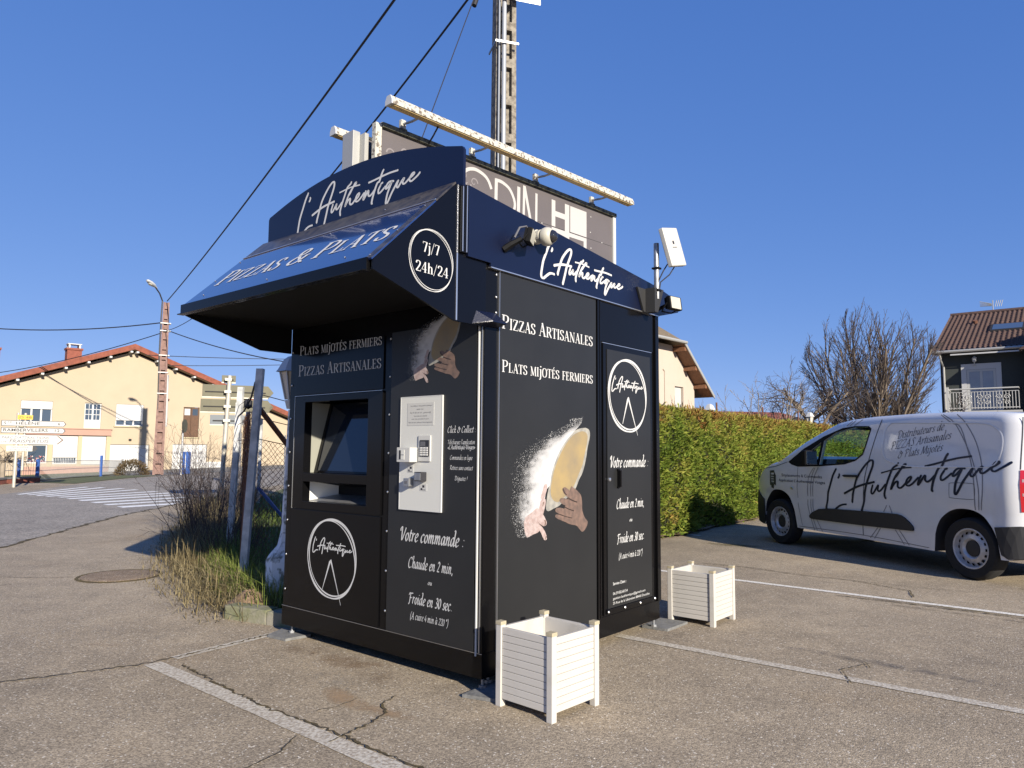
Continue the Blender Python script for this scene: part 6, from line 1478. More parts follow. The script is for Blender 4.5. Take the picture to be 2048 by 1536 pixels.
place_sans(b, "PARC D'ATTRACTIONS", sx(3), sx(75), sz(877.6), .085, f, slant=.2, bold=.008); place_sans(b, 'DE', sx(2), sx(11), sz(885.3), .055, f, slant=.2); place_sans(b, 'FRAISPERTUIS', sx(15), sx(75), sz(885.3), .11, f, slant=.2, bold=.012)
b.build('lettering', m_inkgrey, sg)
q = MB(); q.add([(sx(90), -.0035, sz(871)), (sx(99), -.0035, sz(879.3)), (sx(90), -.0035, sz(888)), (sx(88), -.0035, sz(888)), (sx(96.5), -.0035, sz(879.3)), (sx(88), -.0035, sz(871))], [(0, 1, 4, 5), (1, 2, 3, 4)]); q.build('arrow_mark', m_wood, sg)
sg = sign_plate(s0, sx(11), sx(51), sz(902.5), sz(891.5), 0, m_paper, 0, border=m_signpost)
b = MB(); place_sans(b, 'MENUISERIE', sx(18), sx(45), sz(896), .055, f); place_sans(b, 'GEORGE S.A.R.L', sx(14), sx(47), sz(901), .055, f); b.build('lettering', m_inkgrey, sg)
q = MB(); q.prism([(sx(51.5), sz(902.5)), (sx(55), sz(902.5)), (sx(59), sz(897)), (sx(55), sz(891.5)), (sx(51.5), sz(891.5))], lambda x, z: (x, 0, z), lambda x, z: (x, .03, z)); q.build('arrow_tip', m_ink, s0)
# back of the sign group by the fence
DB = 17.0; p1 = atx(445, 1000, DB); s1 = thing('direction_sign', 'backs of olive grey arrow signs on a pale post beside the wire fence', 'road sign', (p1.x, p1.y, terr(p1.x, p1.y)), math.atan2(p1.y, p1.x) - math.pi / 2)
def bx(px): return (px - 453) / 1460.44 * DB * 1.10
def bz(py): return EYE + (897.5 - py) / 1460.44 * DB
MB().tube([(-.05, 0, 0), (.045, 0, bz(751))], .052, 12).build('post', m_signpost, s1, smooth='auto')
for k, (x0, x1, y0, y1, m, ar) in enumerate([(443, 467, 766, 750, m_signback, 0), (411, 524, 796, 769.5, m_signback, 1), (409, 524, 826, 798.5, m_signback, 1), (426, 486, 851, 830, m_signgrey, 0)]):
    sg = sign_plate(s1, bx(x0), bx(x1), bz(y0), bz(y1), .07, m, ar, th=.035)
    zc = bz((y0 + y1) / 2 + 1)
    MB().box(bx(x0) + .06, bx(x1) - .05, .052, .0695, zc - .012, zc + .012).build('stiffener', m_dark, sg)
    MB().box(-.06, .09, -.06, .052, zc - .03, zc + .03).build('clamp', m_signpost, sg)
    MB().box(bx(x0), bx(x1), .064, .0695, bz(y0) + .0, bz(y0) + .025).build('sign_lip', m_signpost, sg)
DC = 37.5; p2 = atx(362, 945, DC); s2 = thing('road_sign', 'small octagonal sign seen from its back edge on a grey post by the road', 'road sign', (p2.x, p2.y, terr(p2.x, p2.y) - .05), R(93))
MB().tube([(0, 0, 0), (0, 0, 2.75)], .05, 8).build('post', m_steel, s2); q = MB(); oc = [(.36 * math.cos(R(22.5 + 45 * k)), 2.55 + .36 * math.sin(R(22.5 + 45 * k))) for k in range(8)]
q.prism(oc, lambda x, z: (x, -.09, z), lambda x, z: (x, -.06, z)); q.build('sign_plate', m_signback, s2)
for i, px in enumerate((364.5, 375.5)):
    p = atx(px, 938, 39 + i); o = MB().box(-.09, .09, -.09, .09, 0, 1.25).build('bollard', m_blue, None, loc=(p.x, p.y, terr(p.x, p.y) - .05)); tag(o, ('bright blue short post next to the octagonal sign', 'bright blue short post right of the other before the white garage door')[i], 'post', 'blue posts by the garage')

# ------------------------------------------------------------------ chain-link fence by the kiosk
fc = thing('wire_fence', 'rusty chain-link fence with a leaning concrete corner post beside the kiosk', 'fence', (-2.47, 7.0, 0))
pf = Vector((-2.47, 7.0, 0))
def rel(p): return (p[0] - pf.x, p[1] - pf.y, p[2])
def fpost(a, b_, w, m):
    q = MB(); a = Vector(a); b_ = Vector(b_)
    q.add([(a.x + dx, a.y + dy, a.z) for dx, dy in ((-w, -w), (w, -w), (w, w), (-w, w))] + [(b_.x + dx, b_.y + dy, b_.z) for dx, dy in ((-w, -w), (w, -w), (w, w), (-w, w))], [(0, 3, 2, 1), (4, 5, 6, 7), (0, 1, 5, 4), (1, 2, 6, 5), (2, 3, 7, 6), (3, 0, 4, 7)])
    return q.build('post', m, fc)
m_fpost = mat('fence_post_concrete', (.58, .58, .56), .9, col2=(.32, .33, .33), scale=9, bump=.3)
fpost((-.05, 0, 0), (.045, 0, 2.09), .032, m_fpost)
fpost((-.95, 2.0, 0), (-.88, 2.0, 2.08), .032, m_fpost); fpost((-1.9, 4.6, 0), (-1.88, 4.6, 2.05), .032, m_fpost); fpost((-3.0, 8.0, 0), (-2.95, 8.0, 2.08), .032, m_fpost); fpost((-3.7, 11, 0), (-3.7, 11, 2.05), .032, m_fpost)
MB().tube([(.03, .03, 1.72), (.28, .33, 1.30), (.86, 1.02, .05)], .028, 4).build('strut', m_rust, fc)
MB().tube([(-.02, .10, 1.35), (-.09, .13, .8), (-.12, .15, .02)], .028, 4).build('strut', m_rust, fc)
MB().tube([(.05, .05, .95), (.6, .7, .05)], .018, 4).build('strut', m_blue, fc)
def chain(a, b_, z0, z1, cell, name):
    a, b_ = Vector(a), Vector(b_); L_ = (b_ - a).length; q = MB(); n = int(L_ / cell); m_ = int((z1 - z0) / cell)
    d = (b_ - a).normalized(); nn = Vector((-d.y, d.x, 0))
    for s_ in (0, 1):
        for i in range(-m_, n + 1):
            pts = []
            for j in range(m_ + 1):
                k = i + j if s_ == 0 else i + m_ - j
                if 0 <= k <= n:
                    wv = .02 * math.sin(k * 1.3 + j * .7) + .015 * mnoise.noise((k * .4, j * .4, 0)); p = a + d * (k * cell) + nn * wv + Vector((0, 0, z0 + j * cell + .02 * mnoise.noise((k * .3, j * .2, 4)))); pts.append(tuple(p))
            if len(pts) > 1: q.tube(pts, .0022, 3, False)
    o = q.build(name, m_rust, fc); o['kind'] = 'stuff'; return o
chain((.03, .03, 0), (.95, 1.12, 0), .05, 1.40, .058, 'wire_mesh')
chain((-.04, .03, 0), (-1.0, 2.5, 0), .05, 1.75, .075, 'wire_mesh')
q = MB()
for z in (1.42, 1.62, 1.85): q.tube([(.02, .02, z), (.35, .42, z - .09), (.95, 1.1, z - .05)], .004, 4); q.tube([(.0, .02, z), (-.9, 2.0, z), (-1.9, 4.6, z), (-3, 8, z)], .004, 4)
q.build('strand_wires', m_rust, fc)
MB().tube([(.0, .0, 1.96), (-.25, .6, 1.85), (-.5, 1.1, 1.74), (-.9, 2.0, 1.72)], .010, 5).build('stay_cable', m_cable, fc)
MB().lathe([(.0001, -.06), (.045, -.03), (.045, .03), (.0001, .06)], (-.35, .8, 1.80), 10).build('insulator', m_cable, fc)
# far mesh fence seen through it
ff2 = thing('mesh_fence', 'thin galvanised mesh fence along the far kerb seen beside the kiosk edge', 'fence', (-10.2, 33, 0))
for k, (x, y) in enumerate(((0, 0), (-.7, -3.5), (.6, 3.2))): MB().tube([(x, y, 0), (x, y, 1.95)], .03, 6).build('post', m_steel, ff2)

# ------------------------------------------------------------------ lantern lamp beside the kiosk and two behind the hedge
def lantern(loc, label, full=True, hh=2.02, rz=.3):
    t = thing('garden_lantern', label, 'garden lamp', loc, rz, 'white garden lanterns')
    if full:
        MB().lathe([(.17, 0), (.175, .30), (.15, .34), (.085, .42), (.06, .55), (.045, 1.2), (.035, hh - .47)], n=8).build('base', m_lampbase, t, smooth='auto')
    else: MB().tube([(0, 0, 0), (0, 0, hh - .44)], .035, 8).build('post', m_lant, t)
    MB().lathe([(.05, hh - .46), (.065, hh - .40), (.065, hh - .385)], n=6).build('collar', m_lant, t)
    q = MB(); z0, z1 = hh - .38, hh - .14
    for k in range(6):
        a = k * math.pi / 3; q.tube([(.062 * math.cos(a), .062 * math.sin(a), z0), (.115 * math.cos(a), .115 * math.sin(a), z1)], .008, 4)
    q.build('frame', m_lant if not full else m_lantgrey, t)
    MB().lathe([(.055, z0), (.106, z1 - .002)], n=6).build('lantern_glass', m_lantglass, t)
    MB().lathe([(.150, z1), (.135, z1 + .018), (.085, z1 + .11), (.05, z1 + .135), (.0001, z1 + .15)], n=6, caps=False).build('roof', m_lant if not full else m_lantgrey, t)
    return t
lantern((-1.905, 6.34, .09), 'grey lantern lamp with worn white pedestal half hidden behind the kiosk', True, 2.04)
pl1 = atx(1420, 850, 17.0); lantern((pl1.x, pl1.y, 0), 'white garden lantern above the hedge nearest to the pink house', False, 2.44)
pl2 = atx(1620, 850, 22.5); lantern((pl2.x, pl2.y, 0), 'white garden lantern above the hedge near the van roof', False, 2.57)
for i, (px, py, D) in enumerate(((1433, 805, 17.2), (1525, 814, 19.6), (1596, 822, 21.6))):
    p = atx(px, py, D); o = MB().tube([(0, 0, 0), (0, 0, p.z)], .022, 6).build('fence_stake', m_rust, None, loc=(p.x, p.y, 0))
    tag(o, ('dark metal stake next to the white lantern nearest the pink house', 'rusty brown stake standing above the middle of the hedge', 'short rusty stake left of the lantern near the van')[i], 'stake', 'stakes behind the hedge')
# kerb, soil mound
kq = thing('kerb_stone', 'mossy concrete kerb stone at the foot of the fence by the kiosk', 'kerb', (-2.0, 5.75, 0), math.atan2(5.62 - 5.86, -1.72 + 2.21))
MB().box(-.25, .18, -.02, .12, -.02, .105).build('kerb_block', m_kerb, kq, bevel=.012)
MB().box(.185, .60, -.02, .12, -.02, .10).build('kerb_block', m_kerb, kq, bevel=.012)

# ------------------------------------------------------------------ pale pink house beyond the hedge
ph = thing('pink_house', 'pale pink rendered house with half-hipped roof and timber soffit beyond the hedge', 'house', (10.02, 40.0, 0), R(47))
ow = [(-2.06, -1.17, 3.1, 4.8), (-4.9, -3.85, 5.75, 6.8), (-4.9, -3.85, 3.2, 4.8)]
outer = [(-10.6, 0), (0, 0), (0, 4.95), (-2.35, 6.95), (-8.2, 6.95), (-10.6, 4.95)]
polys = [[Vector(p) for p in outer]] + [[Vector(p) for p in ((a, c), (b_, c), (b_, d), (a, d))] for a, b_, c, d in ow]
vs = [p for pl in polys for p in pl]; es = []; o_ = 0
for pl in polys: es += [(o_ + i, o_ + (i + 1) % len(pl)) for i in range(len(pl))]; o_ += len(pl)
rr = mgeo.delaunay_2d_cdt(vs, es, [], 0, 1e-6); Fp = []
for f_ in rr[2]:
    c = sum((rr[0][i] for i in f_), Vector((0, 0))) / len(f_)
    tz = min(6.95, 4.95 + .851 * -c.x, 4.95 + .833 * (c.x + 10.6))
    if c.y <= tz + 1e-4 and not any(a < c.x < b_ and cc < c.y < d for a, b_, cc, d in ow): Fp.append(tuple(f_))
q = MB(); q.add([(v.x, 0, v.y) for v in rr[0]], Fp)
for a, b_, c, d in ow:
    q.add([(a, 0, c), (a, .25, c), (a, .25, d), (a, 0, d)], [(0, 1, 2, 3)]); q.add([(b_, 0, c), (b_, .25, c), (b_, .25, d), (b_, 0, d)], [(3, 2, 1, 0)])
    q.add([(a, 0, d), (b_, 0, d), (b_, .25, d), (a, .25, d)], [(0, 1, 2, 3)])
q.quad((0, 0, 0), (0, 10, 0), (0, 10, 4.95), (0, 0, 4.95)); q.quad((-10.6, 0, 0), (-10.6, 10, 0), (-10.6, 10, 4.95), (-10.6, 0, 4.95)); q.quad((-10.6, 10, 0), (0, 10, 0), (0, 10, 4.95), (-10.6, 10, 4.95))
q.build('wall', m_pinkh, ph)
for a, b_, c, d in ow:
    w = MB().box(a, b_, .16, .24, c, d).build('window', m_wframe, ph); MB().box(a - .1, b_ + .1, -.10, .0, c - .09, c - .002).build('sill', m_pinkh, w)
    MB().box(a + .04, b_ - .04, .13, .158, c + .45, d).build('roller_shutter', m_lant, w); MB().box(a + .08, b_ - .08, .14, .158, c + .08, c + .42).build('pane', m_pane, w)
def slab(P, t, name, m):
    q = MB(); n_ = len(P); a, b_, c = Vector(P[0]), Vector(P[1]), Vector(P[2]); nn = (b_ - a).cross(c - a).normalized(); nn = nn if nn.z > 0 else -nn
    q.add([tuple(p) for p in P] + [tuple(Vector(p) + nn * t) for p in P], [tuple(range(n_ - 1, -1, -1)), tuple(range(n_, 2 * n_))] + [(i, (i + 1) % n_, n_ + (i + 1) % n_, n_ + i) for i in range(n_)]); return q.build(name, m, ph)
zv = lambda x: 5.02 + .851 * -x if x > -5.3 else 5.02 + .851 * (x + 10.6)
slab([(.80, -.75, zv(.8)), (-2.30, -.75, zv(-2.3)), (-5.3, 2.4, zv(-5.2)), (-5.3, 10.6, zv(-5.2)), (.80, 10.6, zv(.8))], .09, 'roof', m_oldtile)
slab([(-11.4, -.75, zv(-11.4)), (-8.3, -.75, zv(-8.3)), (-5.3, 2.4, zv(-5.4)), (-5.3, 10.6, zv(-5.4)), (-11.4, 10.6, zv(-11.4))], .09, 'roof', m_oldtile)
slab([(-2.30, -.75, zv(-2.3)), (-8.3, -.75, zv(-8.3)), (-5.3, 2.4, zv(-5.3) + .02)], .08, 'roof_hip', m_oldtile)
MB().tube([(-2.2, -.82, 7.03), (-8.4, -.82, 7.03)], .085, 8).build('gutter', m_zinc, ph)
m_timber = mat('timber_soffit', (.19, .085, .04), .7, var=.3, scale=10)
q = MB(); q.quad((.76, -.74, zv(.76) - .02), (-2.28, -.74, zv(-2.28) - .02), (-2.28, -.004, zv(-2.28) - .02), (.76, -.004, zv(.76) - .02)); q.build('soffit', m_timber, ph)
q = MB(); q.add([(.82, -.80, zv(.82) - .06), (-2.30, -.80, zv(-2.3) - .06), (-2.30, -.80, zv(-2.3) + .12), (.82, -.80, zv(.82) + .12), (.82, -.755, zv(.82) - .06), (-2.30, -.755, zv(-2.3) - .06), (-2.30, -.755, zv(-2.3) + .12), (.82, -.755, zv(.82) + .12)],
    [(0, 1, 2, 3), (7, 6, 5, 4), (0, 4, 5, 1), (1, 5, 6, 2), (2, 6, 7, 3), (3, 7, 4, 0)]); q.build('verge_board', m_zinc, ph)
for x in (.0, -1.05, -2.15): MB().box(x - .09, x + .09, -.72, -.003, zv(x) - .24, zv(x) - .03).build('rafter_end', m_timber, ph)
MB().tube([(-3.1, -.03, 2.0), (-3.1, -.03, 5.5), (-3.25, -.03, 5.6)], .025, 6).build('wall_pipe', m_pinkh, ph)
# low tiled building
lb = thing('low_building', 'low building with a flat red tiled roof just showing over the hedge', 'building', (12.6, 45.0, 0), R(12))
MB().box(0, 6.2, 0, 5, 0, 3.25).build('wall', m_pinkh, lb)
q = MB(); q.add([(-.4, -.5, 3.2), (6.7, -.5, 3.2), (6.7, 5.5, 3.2), (-.4, 5.5, 3.2), (.4, 2.4, 4.0), (5.9, 2.4, 4.0)], [(0, 1, 5, 4), (1, 2, 5), (2, 3, 4, 5), (3, 0, 4), (0, 3, 2, 1)]); q.build('roof', m_tile, lb)

# ------------------------------------------------------------------ dark house on the right
dh = thing('dark_house', 'dark rendered house with brown tile roof and white iron balcony', 'house', (22.55, 38.2, 0), R(-38))
EZ = 6.62; RZ_ = 9.72; RY = 7.4; HL = 9.0
MB().box(0, HL, .0, 14.5, 0, EZ).build('wall', m_darkhouse, dh)
q = MB(); q.add([(0, 0, EZ), (0, 14.5, EZ), (0, RY, RZ_ - .25)], [(0, 1, 2)]); q.add([(HL, 0, EZ), (HL, 14.5, EZ), (HL, RY, RZ_ - .25)], [(2, 1, 0)]); q.build('gable', m_darkhouse, dh)
# tiles: corrugated rows with stepped courses
nc, nr = 36, 16; x0, x1, y0, y1 = -.28, 8.0, -.55, RY; Vt, Ft = [], []
ncol = nc * 6
for r_i in range(nr):
    for e in (0, 1):
        t = (r_i + e) / nr; y = y0 + (y1 - y0) * t; zb_ = EZ + .02 + (RZ_ - EZ) * ((y - y0) / (y1 - y0)) + (.045 if e == 0 else .0)
        for c_i in range(ncol + 1):
            ph_ = c_i / 6 * 2 * math.pi; Vt.append((x0 + (x1 - x0) * c_i / ncol, y, zb_ + .055 * max(-.3, math.cos(ph_))))
w_ = ncol + 1
for r_i in range(nr):
    a = 2 * r_i * w_
    for c_i in range(ncol): Ft.append((a + c_i, a + c_i + 1, a + w_ + c_i + 1, a + w_ + c_i))
    if r_i < nr - 1:
        for c_i in range(ncol): Ft.append((a + w_ + c_i, a + w_ + c_i + 1, a + 2 * w_ + c_i + 1, a + 2 * w_ + c_i))
o = np_mesh('roof_tiles', np.array(Vt), np.array(Ft), m_rtile, dh); o['kind'] = 'stuff'
q = MB(); q.quad((-.28, RY, RZ_), (8.0, RY, RZ_), (8.0, 15.2, EZ), (-.28, 15.2, EZ)); q.build('rear_roof', m_rtile, dh)
MB().tube([(-.3, RY, RZ_ + .05), (8.0, RY, RZ_ + .05)], .13, 8).build('ridge', m_rtile, dh)
MB().tube([(-.25, -.62, EZ - .03), (8.0, -.62, EZ - .03)], .075, 8).build('gutter', m_zinc, dh)
MB().box(-.25, 3.6, -.60, -.02, EZ - .12, EZ - .08).build('eaves_board', m_dark, dh)
MB().box(.55, 3.6, -.63, -.605, EZ - .24, EZ - .17).build('eaves_tube', m_wframe, dh)
MB().tube([(.05, -.62, EZ - .08), (.10, -.35, EZ - .5), (.16, -.08, EZ - .75), (.16, -.07, 0)], .055, 8).build('downpipe', m_zinc, dh)
q = MB(); rz0 = lambda y: EZ + .02 + (RZ_ - EZ) * ((y + .55) / (RY + .55))
sk = MB(); ys0, ys1 = 2.6, 3.9
sk.add([(2.05, ys0, rz0(ys0) + .13), (3.6, ys0, rz0(ys0) + .13), (3.6, ys1, rz0(ys1) + .13), (2.05, ys1, rz0(ys1) + .13), (2.05, ys0, rz0(ys0)), (3.6, ys0, rz0(ys0)), (3.6, ys1, rz0(ys1)), (2.05, ys1, rz0(ys1))], [(0, 1, 2, 3), (4, 7, 6, 5), (0, 4, 5, 1), (1, 5, 6, 2), (2, 6, 7, 3), (3, 7, 4, 0)]); so_ = sk.build('skylight', m_dark, dh)
q = MB(); q.add([(2.15, ys0 + .1, rz0(ys0 + .1) + .136), (3.5, ys0 + .1, rz0(ys0 + .1) + .136), (3.5, ys1 - .1, rz0(ys1 - .1) + .136), (2.15, ys1 - .1, rz0(ys1 - .1) + .136)], [(0, 1, 2, 3)]); q.build('pane', m_pane, so_)
MB().tube([(1.2, 4.9, rz0(4.9)), (1.2, 4.8, rz0(4.8) + .22)], .12, 8).build('roof_vent', m_rust, dh)
# french window with white surround
fwn = MB().box(.93, 1.16, -.05, -.001, 3.3, 5.95).box(2.44, 2.67, -.05, -.001, 3.3, 5.95).box(1.161, 2.439, -.05, -.001, 5.66, 5.95).build('window_surround', m_wframe, dh)
fw_ = MB().box(1.17, 1.28, -.03, -.002, 3.3, 5.65).box(2.32, 2.43, -.03, -.002, 3.3, 5.65).box(1.74, 1.86, -.03, -.002, 3.3, 5.54).box(1.281, 2.319, -.03, -.002, 5.545, 5.65).build('french_window', m_lant, fwn)
m_net = mat('net_curtain', (.30, .33, .37), .25, var=.1, scale=3)
MB().box(1.285, 1.735, -.018, -.0015, 3.3, 5.54).build('pane', m_net, fw_); MB().box(1.865, 2.315, -.018, -.0015, 3.3, 5.54).build('pane', m_net, fw_)
MB().box(.35, 3.5, -1.15, -.001, 3.30, 3.48).build('balcony_slab', m_lant, dh)
bl_ = MB().tube([(.40, -.02, 4.58), (.40, -1.1, 4.58), (3.4, -1.1, 4.58), (3.4, -.02, 4.58)], .035, 6).tube([(.40, -.02, 3.62), (.40, -1.1, 3.62), (3.4, -1.1, 3.62), (3.4, -.02, 3.62)], .025, 6).tube([(.40, -1.1, 4.42), (3.4, -1.1, 4.42)], .016, 6).build('balcony_rail', m_lant, dh)
bar = MB().box(-.014, .014, -.014, .014, 3.56, 4.42).build('baluster', m_lant, bl_, loc=(.40, -1.1, 0))
for k in range(1, 24): copy_part(bar, bl_, (.40 + k * 3.0 / 23, -1.1, 0))
for k in range(5): copy_part(bar, bl_, (.40, -.25 - k * .17, 0))
q = MB()
for cx_2 in (1.15, 1.95, 2.75):
    for sg in (1, -1):
        for zc_, r0 in ((4.15, .14), (3.86, .12)):
            P = [(cx_2 + sg * (.16 + (r0 * (1 - .7 * k / 14)) * math.cos(k * .55)), -1.12, zc_ + (r0 * (1 - .7 * k / 14)) * math.sin(k * .55)) for k in range(15)]; q.tube(P, .014, 4, False)
    q.lathe([(.0001, -.05), (.06, 0), (.0001, .05)], (cx_2, -1.12, 3.98), 6, caps=False)
q.build('scrollwork', m_lant, bl_)
MB().box(.34, .46, -1.16, -1.04, 3.48, 4.70).build('rail_post', m_lant, bl_)
wl = MB().lathe([(.03, -.12), (.09, -.06), (.11, .12), (.03, .2)], (1.55, -.22, 6.12), 6).build('wall_lantern', m_lant, dh); MB().tube([(1.55, -.22, 5.98), (1.55, -.1, 5.85), (1.55, -.0, 5.9)], .03, 6).build('lamp_arm', m_lant, wl)
q = MB(); q.tube([(1.9, RY, RZ_), (1.9, RY, RZ_ + .75)], .025, 6)
for k in range(5): q.tube([(1.25, RY - .02 * k, RZ_ + .45 + .07 * k), (1.85, RY, RZ_ + .42 + .03 * k)], .018, 4)
for k in range(4): q.tube([(2.0 + .1 * k, RY, RZ_ + .35), (2.1 + .1 * k, RY, RZ_ + .72)], .018, 4)
q.build('television_aerial', m_zinc, dh)
# projecting wing of the same house
wg = MB().box(3.72, HL, -1.0, -.001, 0, EZ - .3).build('wing_wall', m_darkhouse, dh)
q = MB(); q.add([(3.5, -1.45, EZ - .25), (6.3, -1.45, 8.6), (6.3, RY * .6, 8.6), (3.5, -.5, EZ - .25), (9.4, -1.45, EZ - .25), (9.4, RY * .6, EZ - .25)], [(0, 1, 2, 3), (1, 4, 5, 2), (0, 4, 1)]); q.build('wing_roof', m_rtile, dh)

# ------------------------------------------------------------------ vegetation
def leaf_cards(n, pos, dirs, length, width, rng):
    """n small pointed leaves: rhombus with a slight fold"""
    side = np.cross(dirs, rng.normal(size=(n, 3))); side /= np.linalg.norm(side, axis=1, keepdims=True) + 1e-9
    L_ = length[:, None]; W_ = width[:, None]
    V = np.empty((n, 4, 3)); V[:, 0] = pos; V[:, 1] = pos + dirs * L_ * .5 + side * W_ * .5; V[:, 2] = pos + dirs * L_; V[:, 3] = pos + dirs * L_ * .5 - side * W_ * .5
    F = np.arange(n * 4).reshape(n, 4); return V.reshape(-1, 3), F
H0 = np.array([2.36, 11.52]); HD = np.array([.6, .8]); HN = np.array([.8, -.6])
hg = thing('clipped_hedge', 'long clipped conifer hedge browned along its top behind the van', 'hedge', (H0[0], H0[1], 0))
rng = np.random.default_rng(11)
def nz(p, sc, seed=0.0): return np.array([mnoise.noise((a * sc + seed, b * sc, c * sc)) for a, b, c in p])
def hedge_leaves(n, face):
    t = rng.uniform(-2.5, 16.5, n)
    if face == 'front': z = rng.uniform(.03, 2.03, n); w = np.zeros(n)
    else: z = np.full(n, 2.0) ; w = rng.uniform(0, 1.0, n)
    cs = np.stack([t, z, w * 3], 1)
    bump = .13 * nz(cs, .9) + .10 * nz(cs, 2.6, 5) + .05 * nz(cs, 6, 9)
    if face == 'front':
        base = H0[None] + HD[None] * t[:, None] + HN[None] * (bump + rng.normal(0, .03, n) - .10 * np.clip((z - 1.7) / .35, 0, 1) ** 2 + .08 * (1 - z / 2))[:, None]
        pos = np.c_[base, z]; out = np.array([HN[0], HN[1], .1])
    else:
        base = H0[None] + HD[None] * t[:, None] - HN[None] * w[:, None]; pos = np.c_[base, z + bump * .5 + rng.normal(0, .03, n)]; out = np.array([0, 0, 1.])
    d = out[None] * .75 + rng.normal(0, .55, (n, 3)) + np.array([0, 0, .25]); d /= np.linalg.norm(d, axis=1, keepdims=True)
    ln = rng.uniform(.045, .105, n); wd = ln * rng.uniform(.22, .40, n)
    br = .30 + .32 * nz(cs, 1.1, 20) + .22 * nz(cs, 4.0, 30) + rng.normal(0, .13, n)
    br += np.clip((z - 1.45) / .55, 0, 1) ** 1.5 * (.42 + .25 * nz(cs, 2.0, 40))
    dead = np.clip(nz(cs, 1.6, 77) - .42, 0, 1) * 2.2; br += dead
    V, F = leaf_cards(n, pos, d, ln, wd, rng); return V, F, np.repeat(np.clip(br, 0, 1), 4)
for face, n_, nm in (('front', 78000, 'foliage'), ('top', 20000, 'top_foliage')):
    V_, F_, T_ = hedge_leaves(n_, face); V_ = V_ - np.array([H0[0], H0[1], 0]); o = np_mesh(nm, V_, F_, m_hedge, hg, T_); o['kind'] = 'stuff'
strip_sheet('hedge_bed', m_dirt, [tuple(H0 + HD * t - HN * 1.1) for t in np.linspace(-2.6, 16.6, 40)], [tuple(H0 + HD * t + HN * (.16 + .05 * math.sin(t * 2.3) + .04 * math.sin(t * 5.1))) for t in np.linspace(-2.6, 16.6, 40)], .045, 2)
# inner mass of shaded stems and needles
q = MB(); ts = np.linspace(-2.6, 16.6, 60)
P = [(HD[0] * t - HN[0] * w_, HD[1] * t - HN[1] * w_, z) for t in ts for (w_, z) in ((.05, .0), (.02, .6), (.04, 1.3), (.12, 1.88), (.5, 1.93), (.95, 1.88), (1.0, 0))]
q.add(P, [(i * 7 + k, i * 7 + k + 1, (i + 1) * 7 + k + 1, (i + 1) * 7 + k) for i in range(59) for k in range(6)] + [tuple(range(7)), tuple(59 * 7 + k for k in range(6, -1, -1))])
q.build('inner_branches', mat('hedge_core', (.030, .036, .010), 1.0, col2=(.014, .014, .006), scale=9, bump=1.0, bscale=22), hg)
q = MB()
for i in range(70):
    t = rng.uniform(-1.2, 4.5); w_ = rng.uniform(.1, .8); b0 = Vector((HD[0] * t - HN[0] * w_, HD[1] * t - HN[1] * w_, 1.95)); tip = b0 + Vector((rng.normal(0, .06), rng.normal(0, .06), rng.uniform(.10, .34))); q.tube([tuple(b0), tuple(b0.lerp(tip, .5) + Vector((.015, 0, 0))), tuple(tip)], [.005, .004, .0015], 3, False)
o = q.build('sprigs', m_twig, hg); o['kind'] = 'stuff'

# bare trees
class Tubes:
    def __init__(s): s.V = []; s.F = []
    def seg(s, pts, rads, n=4):
        o = len(s.V); P = pts
        for i, p in enumerate(P):
            d = (P[min(i + 1, len(P) - 1)] - P[max(i - 1, 0)]).normalized(); a = Vector((.3, .9, .2)) if abs(d.z) > .85 else Vector((0, 0, 1)); u = d.cross(a).normalized(); w = d.cross(u)
            for k in range(n):
                t = 2 * math.pi * k / n; s.V.append(tuple(p + (u * math.cos(t) + w * math.sin(t)) * rads[i]))
        for i in range(len(P) - 1):
            for k in range(n): s.F.append((o + i * n + k, o + i * n + (k + 1) % n, o + (i + 1) * n + (k + 1) % n, o + (i + 1) * n + k))
    def obj(s, name, m, parent):
        o = np_mesh(name, np.array(s.V), np.array(s.F), m, parent, smooth=True); return o
ENV = None
def grow(lim, twg, p, d, L, r, depth, rg, spread, upb, wig, kids, shrink=.62, minr=.006):
    n = 4; pts = [p]; rads = [r]; q_ = p.copy(); dd = d.copy()
    for i in range(n):
        dd = (dd + Vector((rg.gauss(0, wig), rg.gauss(0, wig), rg.gauss(0, wig * .6) + upb))).normalized(); q_ = q_ + dd * (L / n)
        if ENV and not ENV(q_, rg):
            if len(pts) < 2: return
            break
        pts.append(q_.copy()); rads.append(max(r * (1 - .6 * (i + 1) / n), minr * .7))
    n = len(pts) - 1
    (lim if r > .028 else twg).seg(pts, rads, 5 if r > .05 else 3)
    if depth == 0: return
    for k in range(kids[depth]):
        t = .25 + .75 * (k + rg.random()) / kids[depth]; i = min(int(t * n), n - 1); b = pts[i].lerp(pts[i + 1], t * n - i)
        base = (pts[i + 1] - pts[i]).normalized(); ax = base.cross(Vector((rg.gauss(0, 1), rg.gauss(0, 1), rg.gauss(0, 1)))).normalized()
        nd = (Matrix.Rotation(rg.uniform(spread * .5, spread), 3, ax) @ base).normalized()
        grow(lim, twg, b, nd, L * shrink * rg.uniform(.7, 1.15), max(rads[i] * .52, minr), depth - 1, rg, spread, upb, wig, kids, shrink, minr)
def bare_tree(name, label, loc, fn, m1, m2):
    t = thing(name, label, 'tree', loc); lim, tw = Tubes(), Tubes(); fn(lim, tw)
    lim.obj('trunk', m1, t); o = tw.obj('crown', m2, t); return t
def dome(p, rg):
    k = rg.uniform(.93, 1.05); r = math.hypot(p.x, p.y) / k
    if p.z > 5.3: return (r / 3.35) ** 2 + ((p.z - 5.3) / (3.45 * k)) ** 2 < 1
    return r < .9 + 2.45 * (max(p.z, 0) / 5.3) ** .9
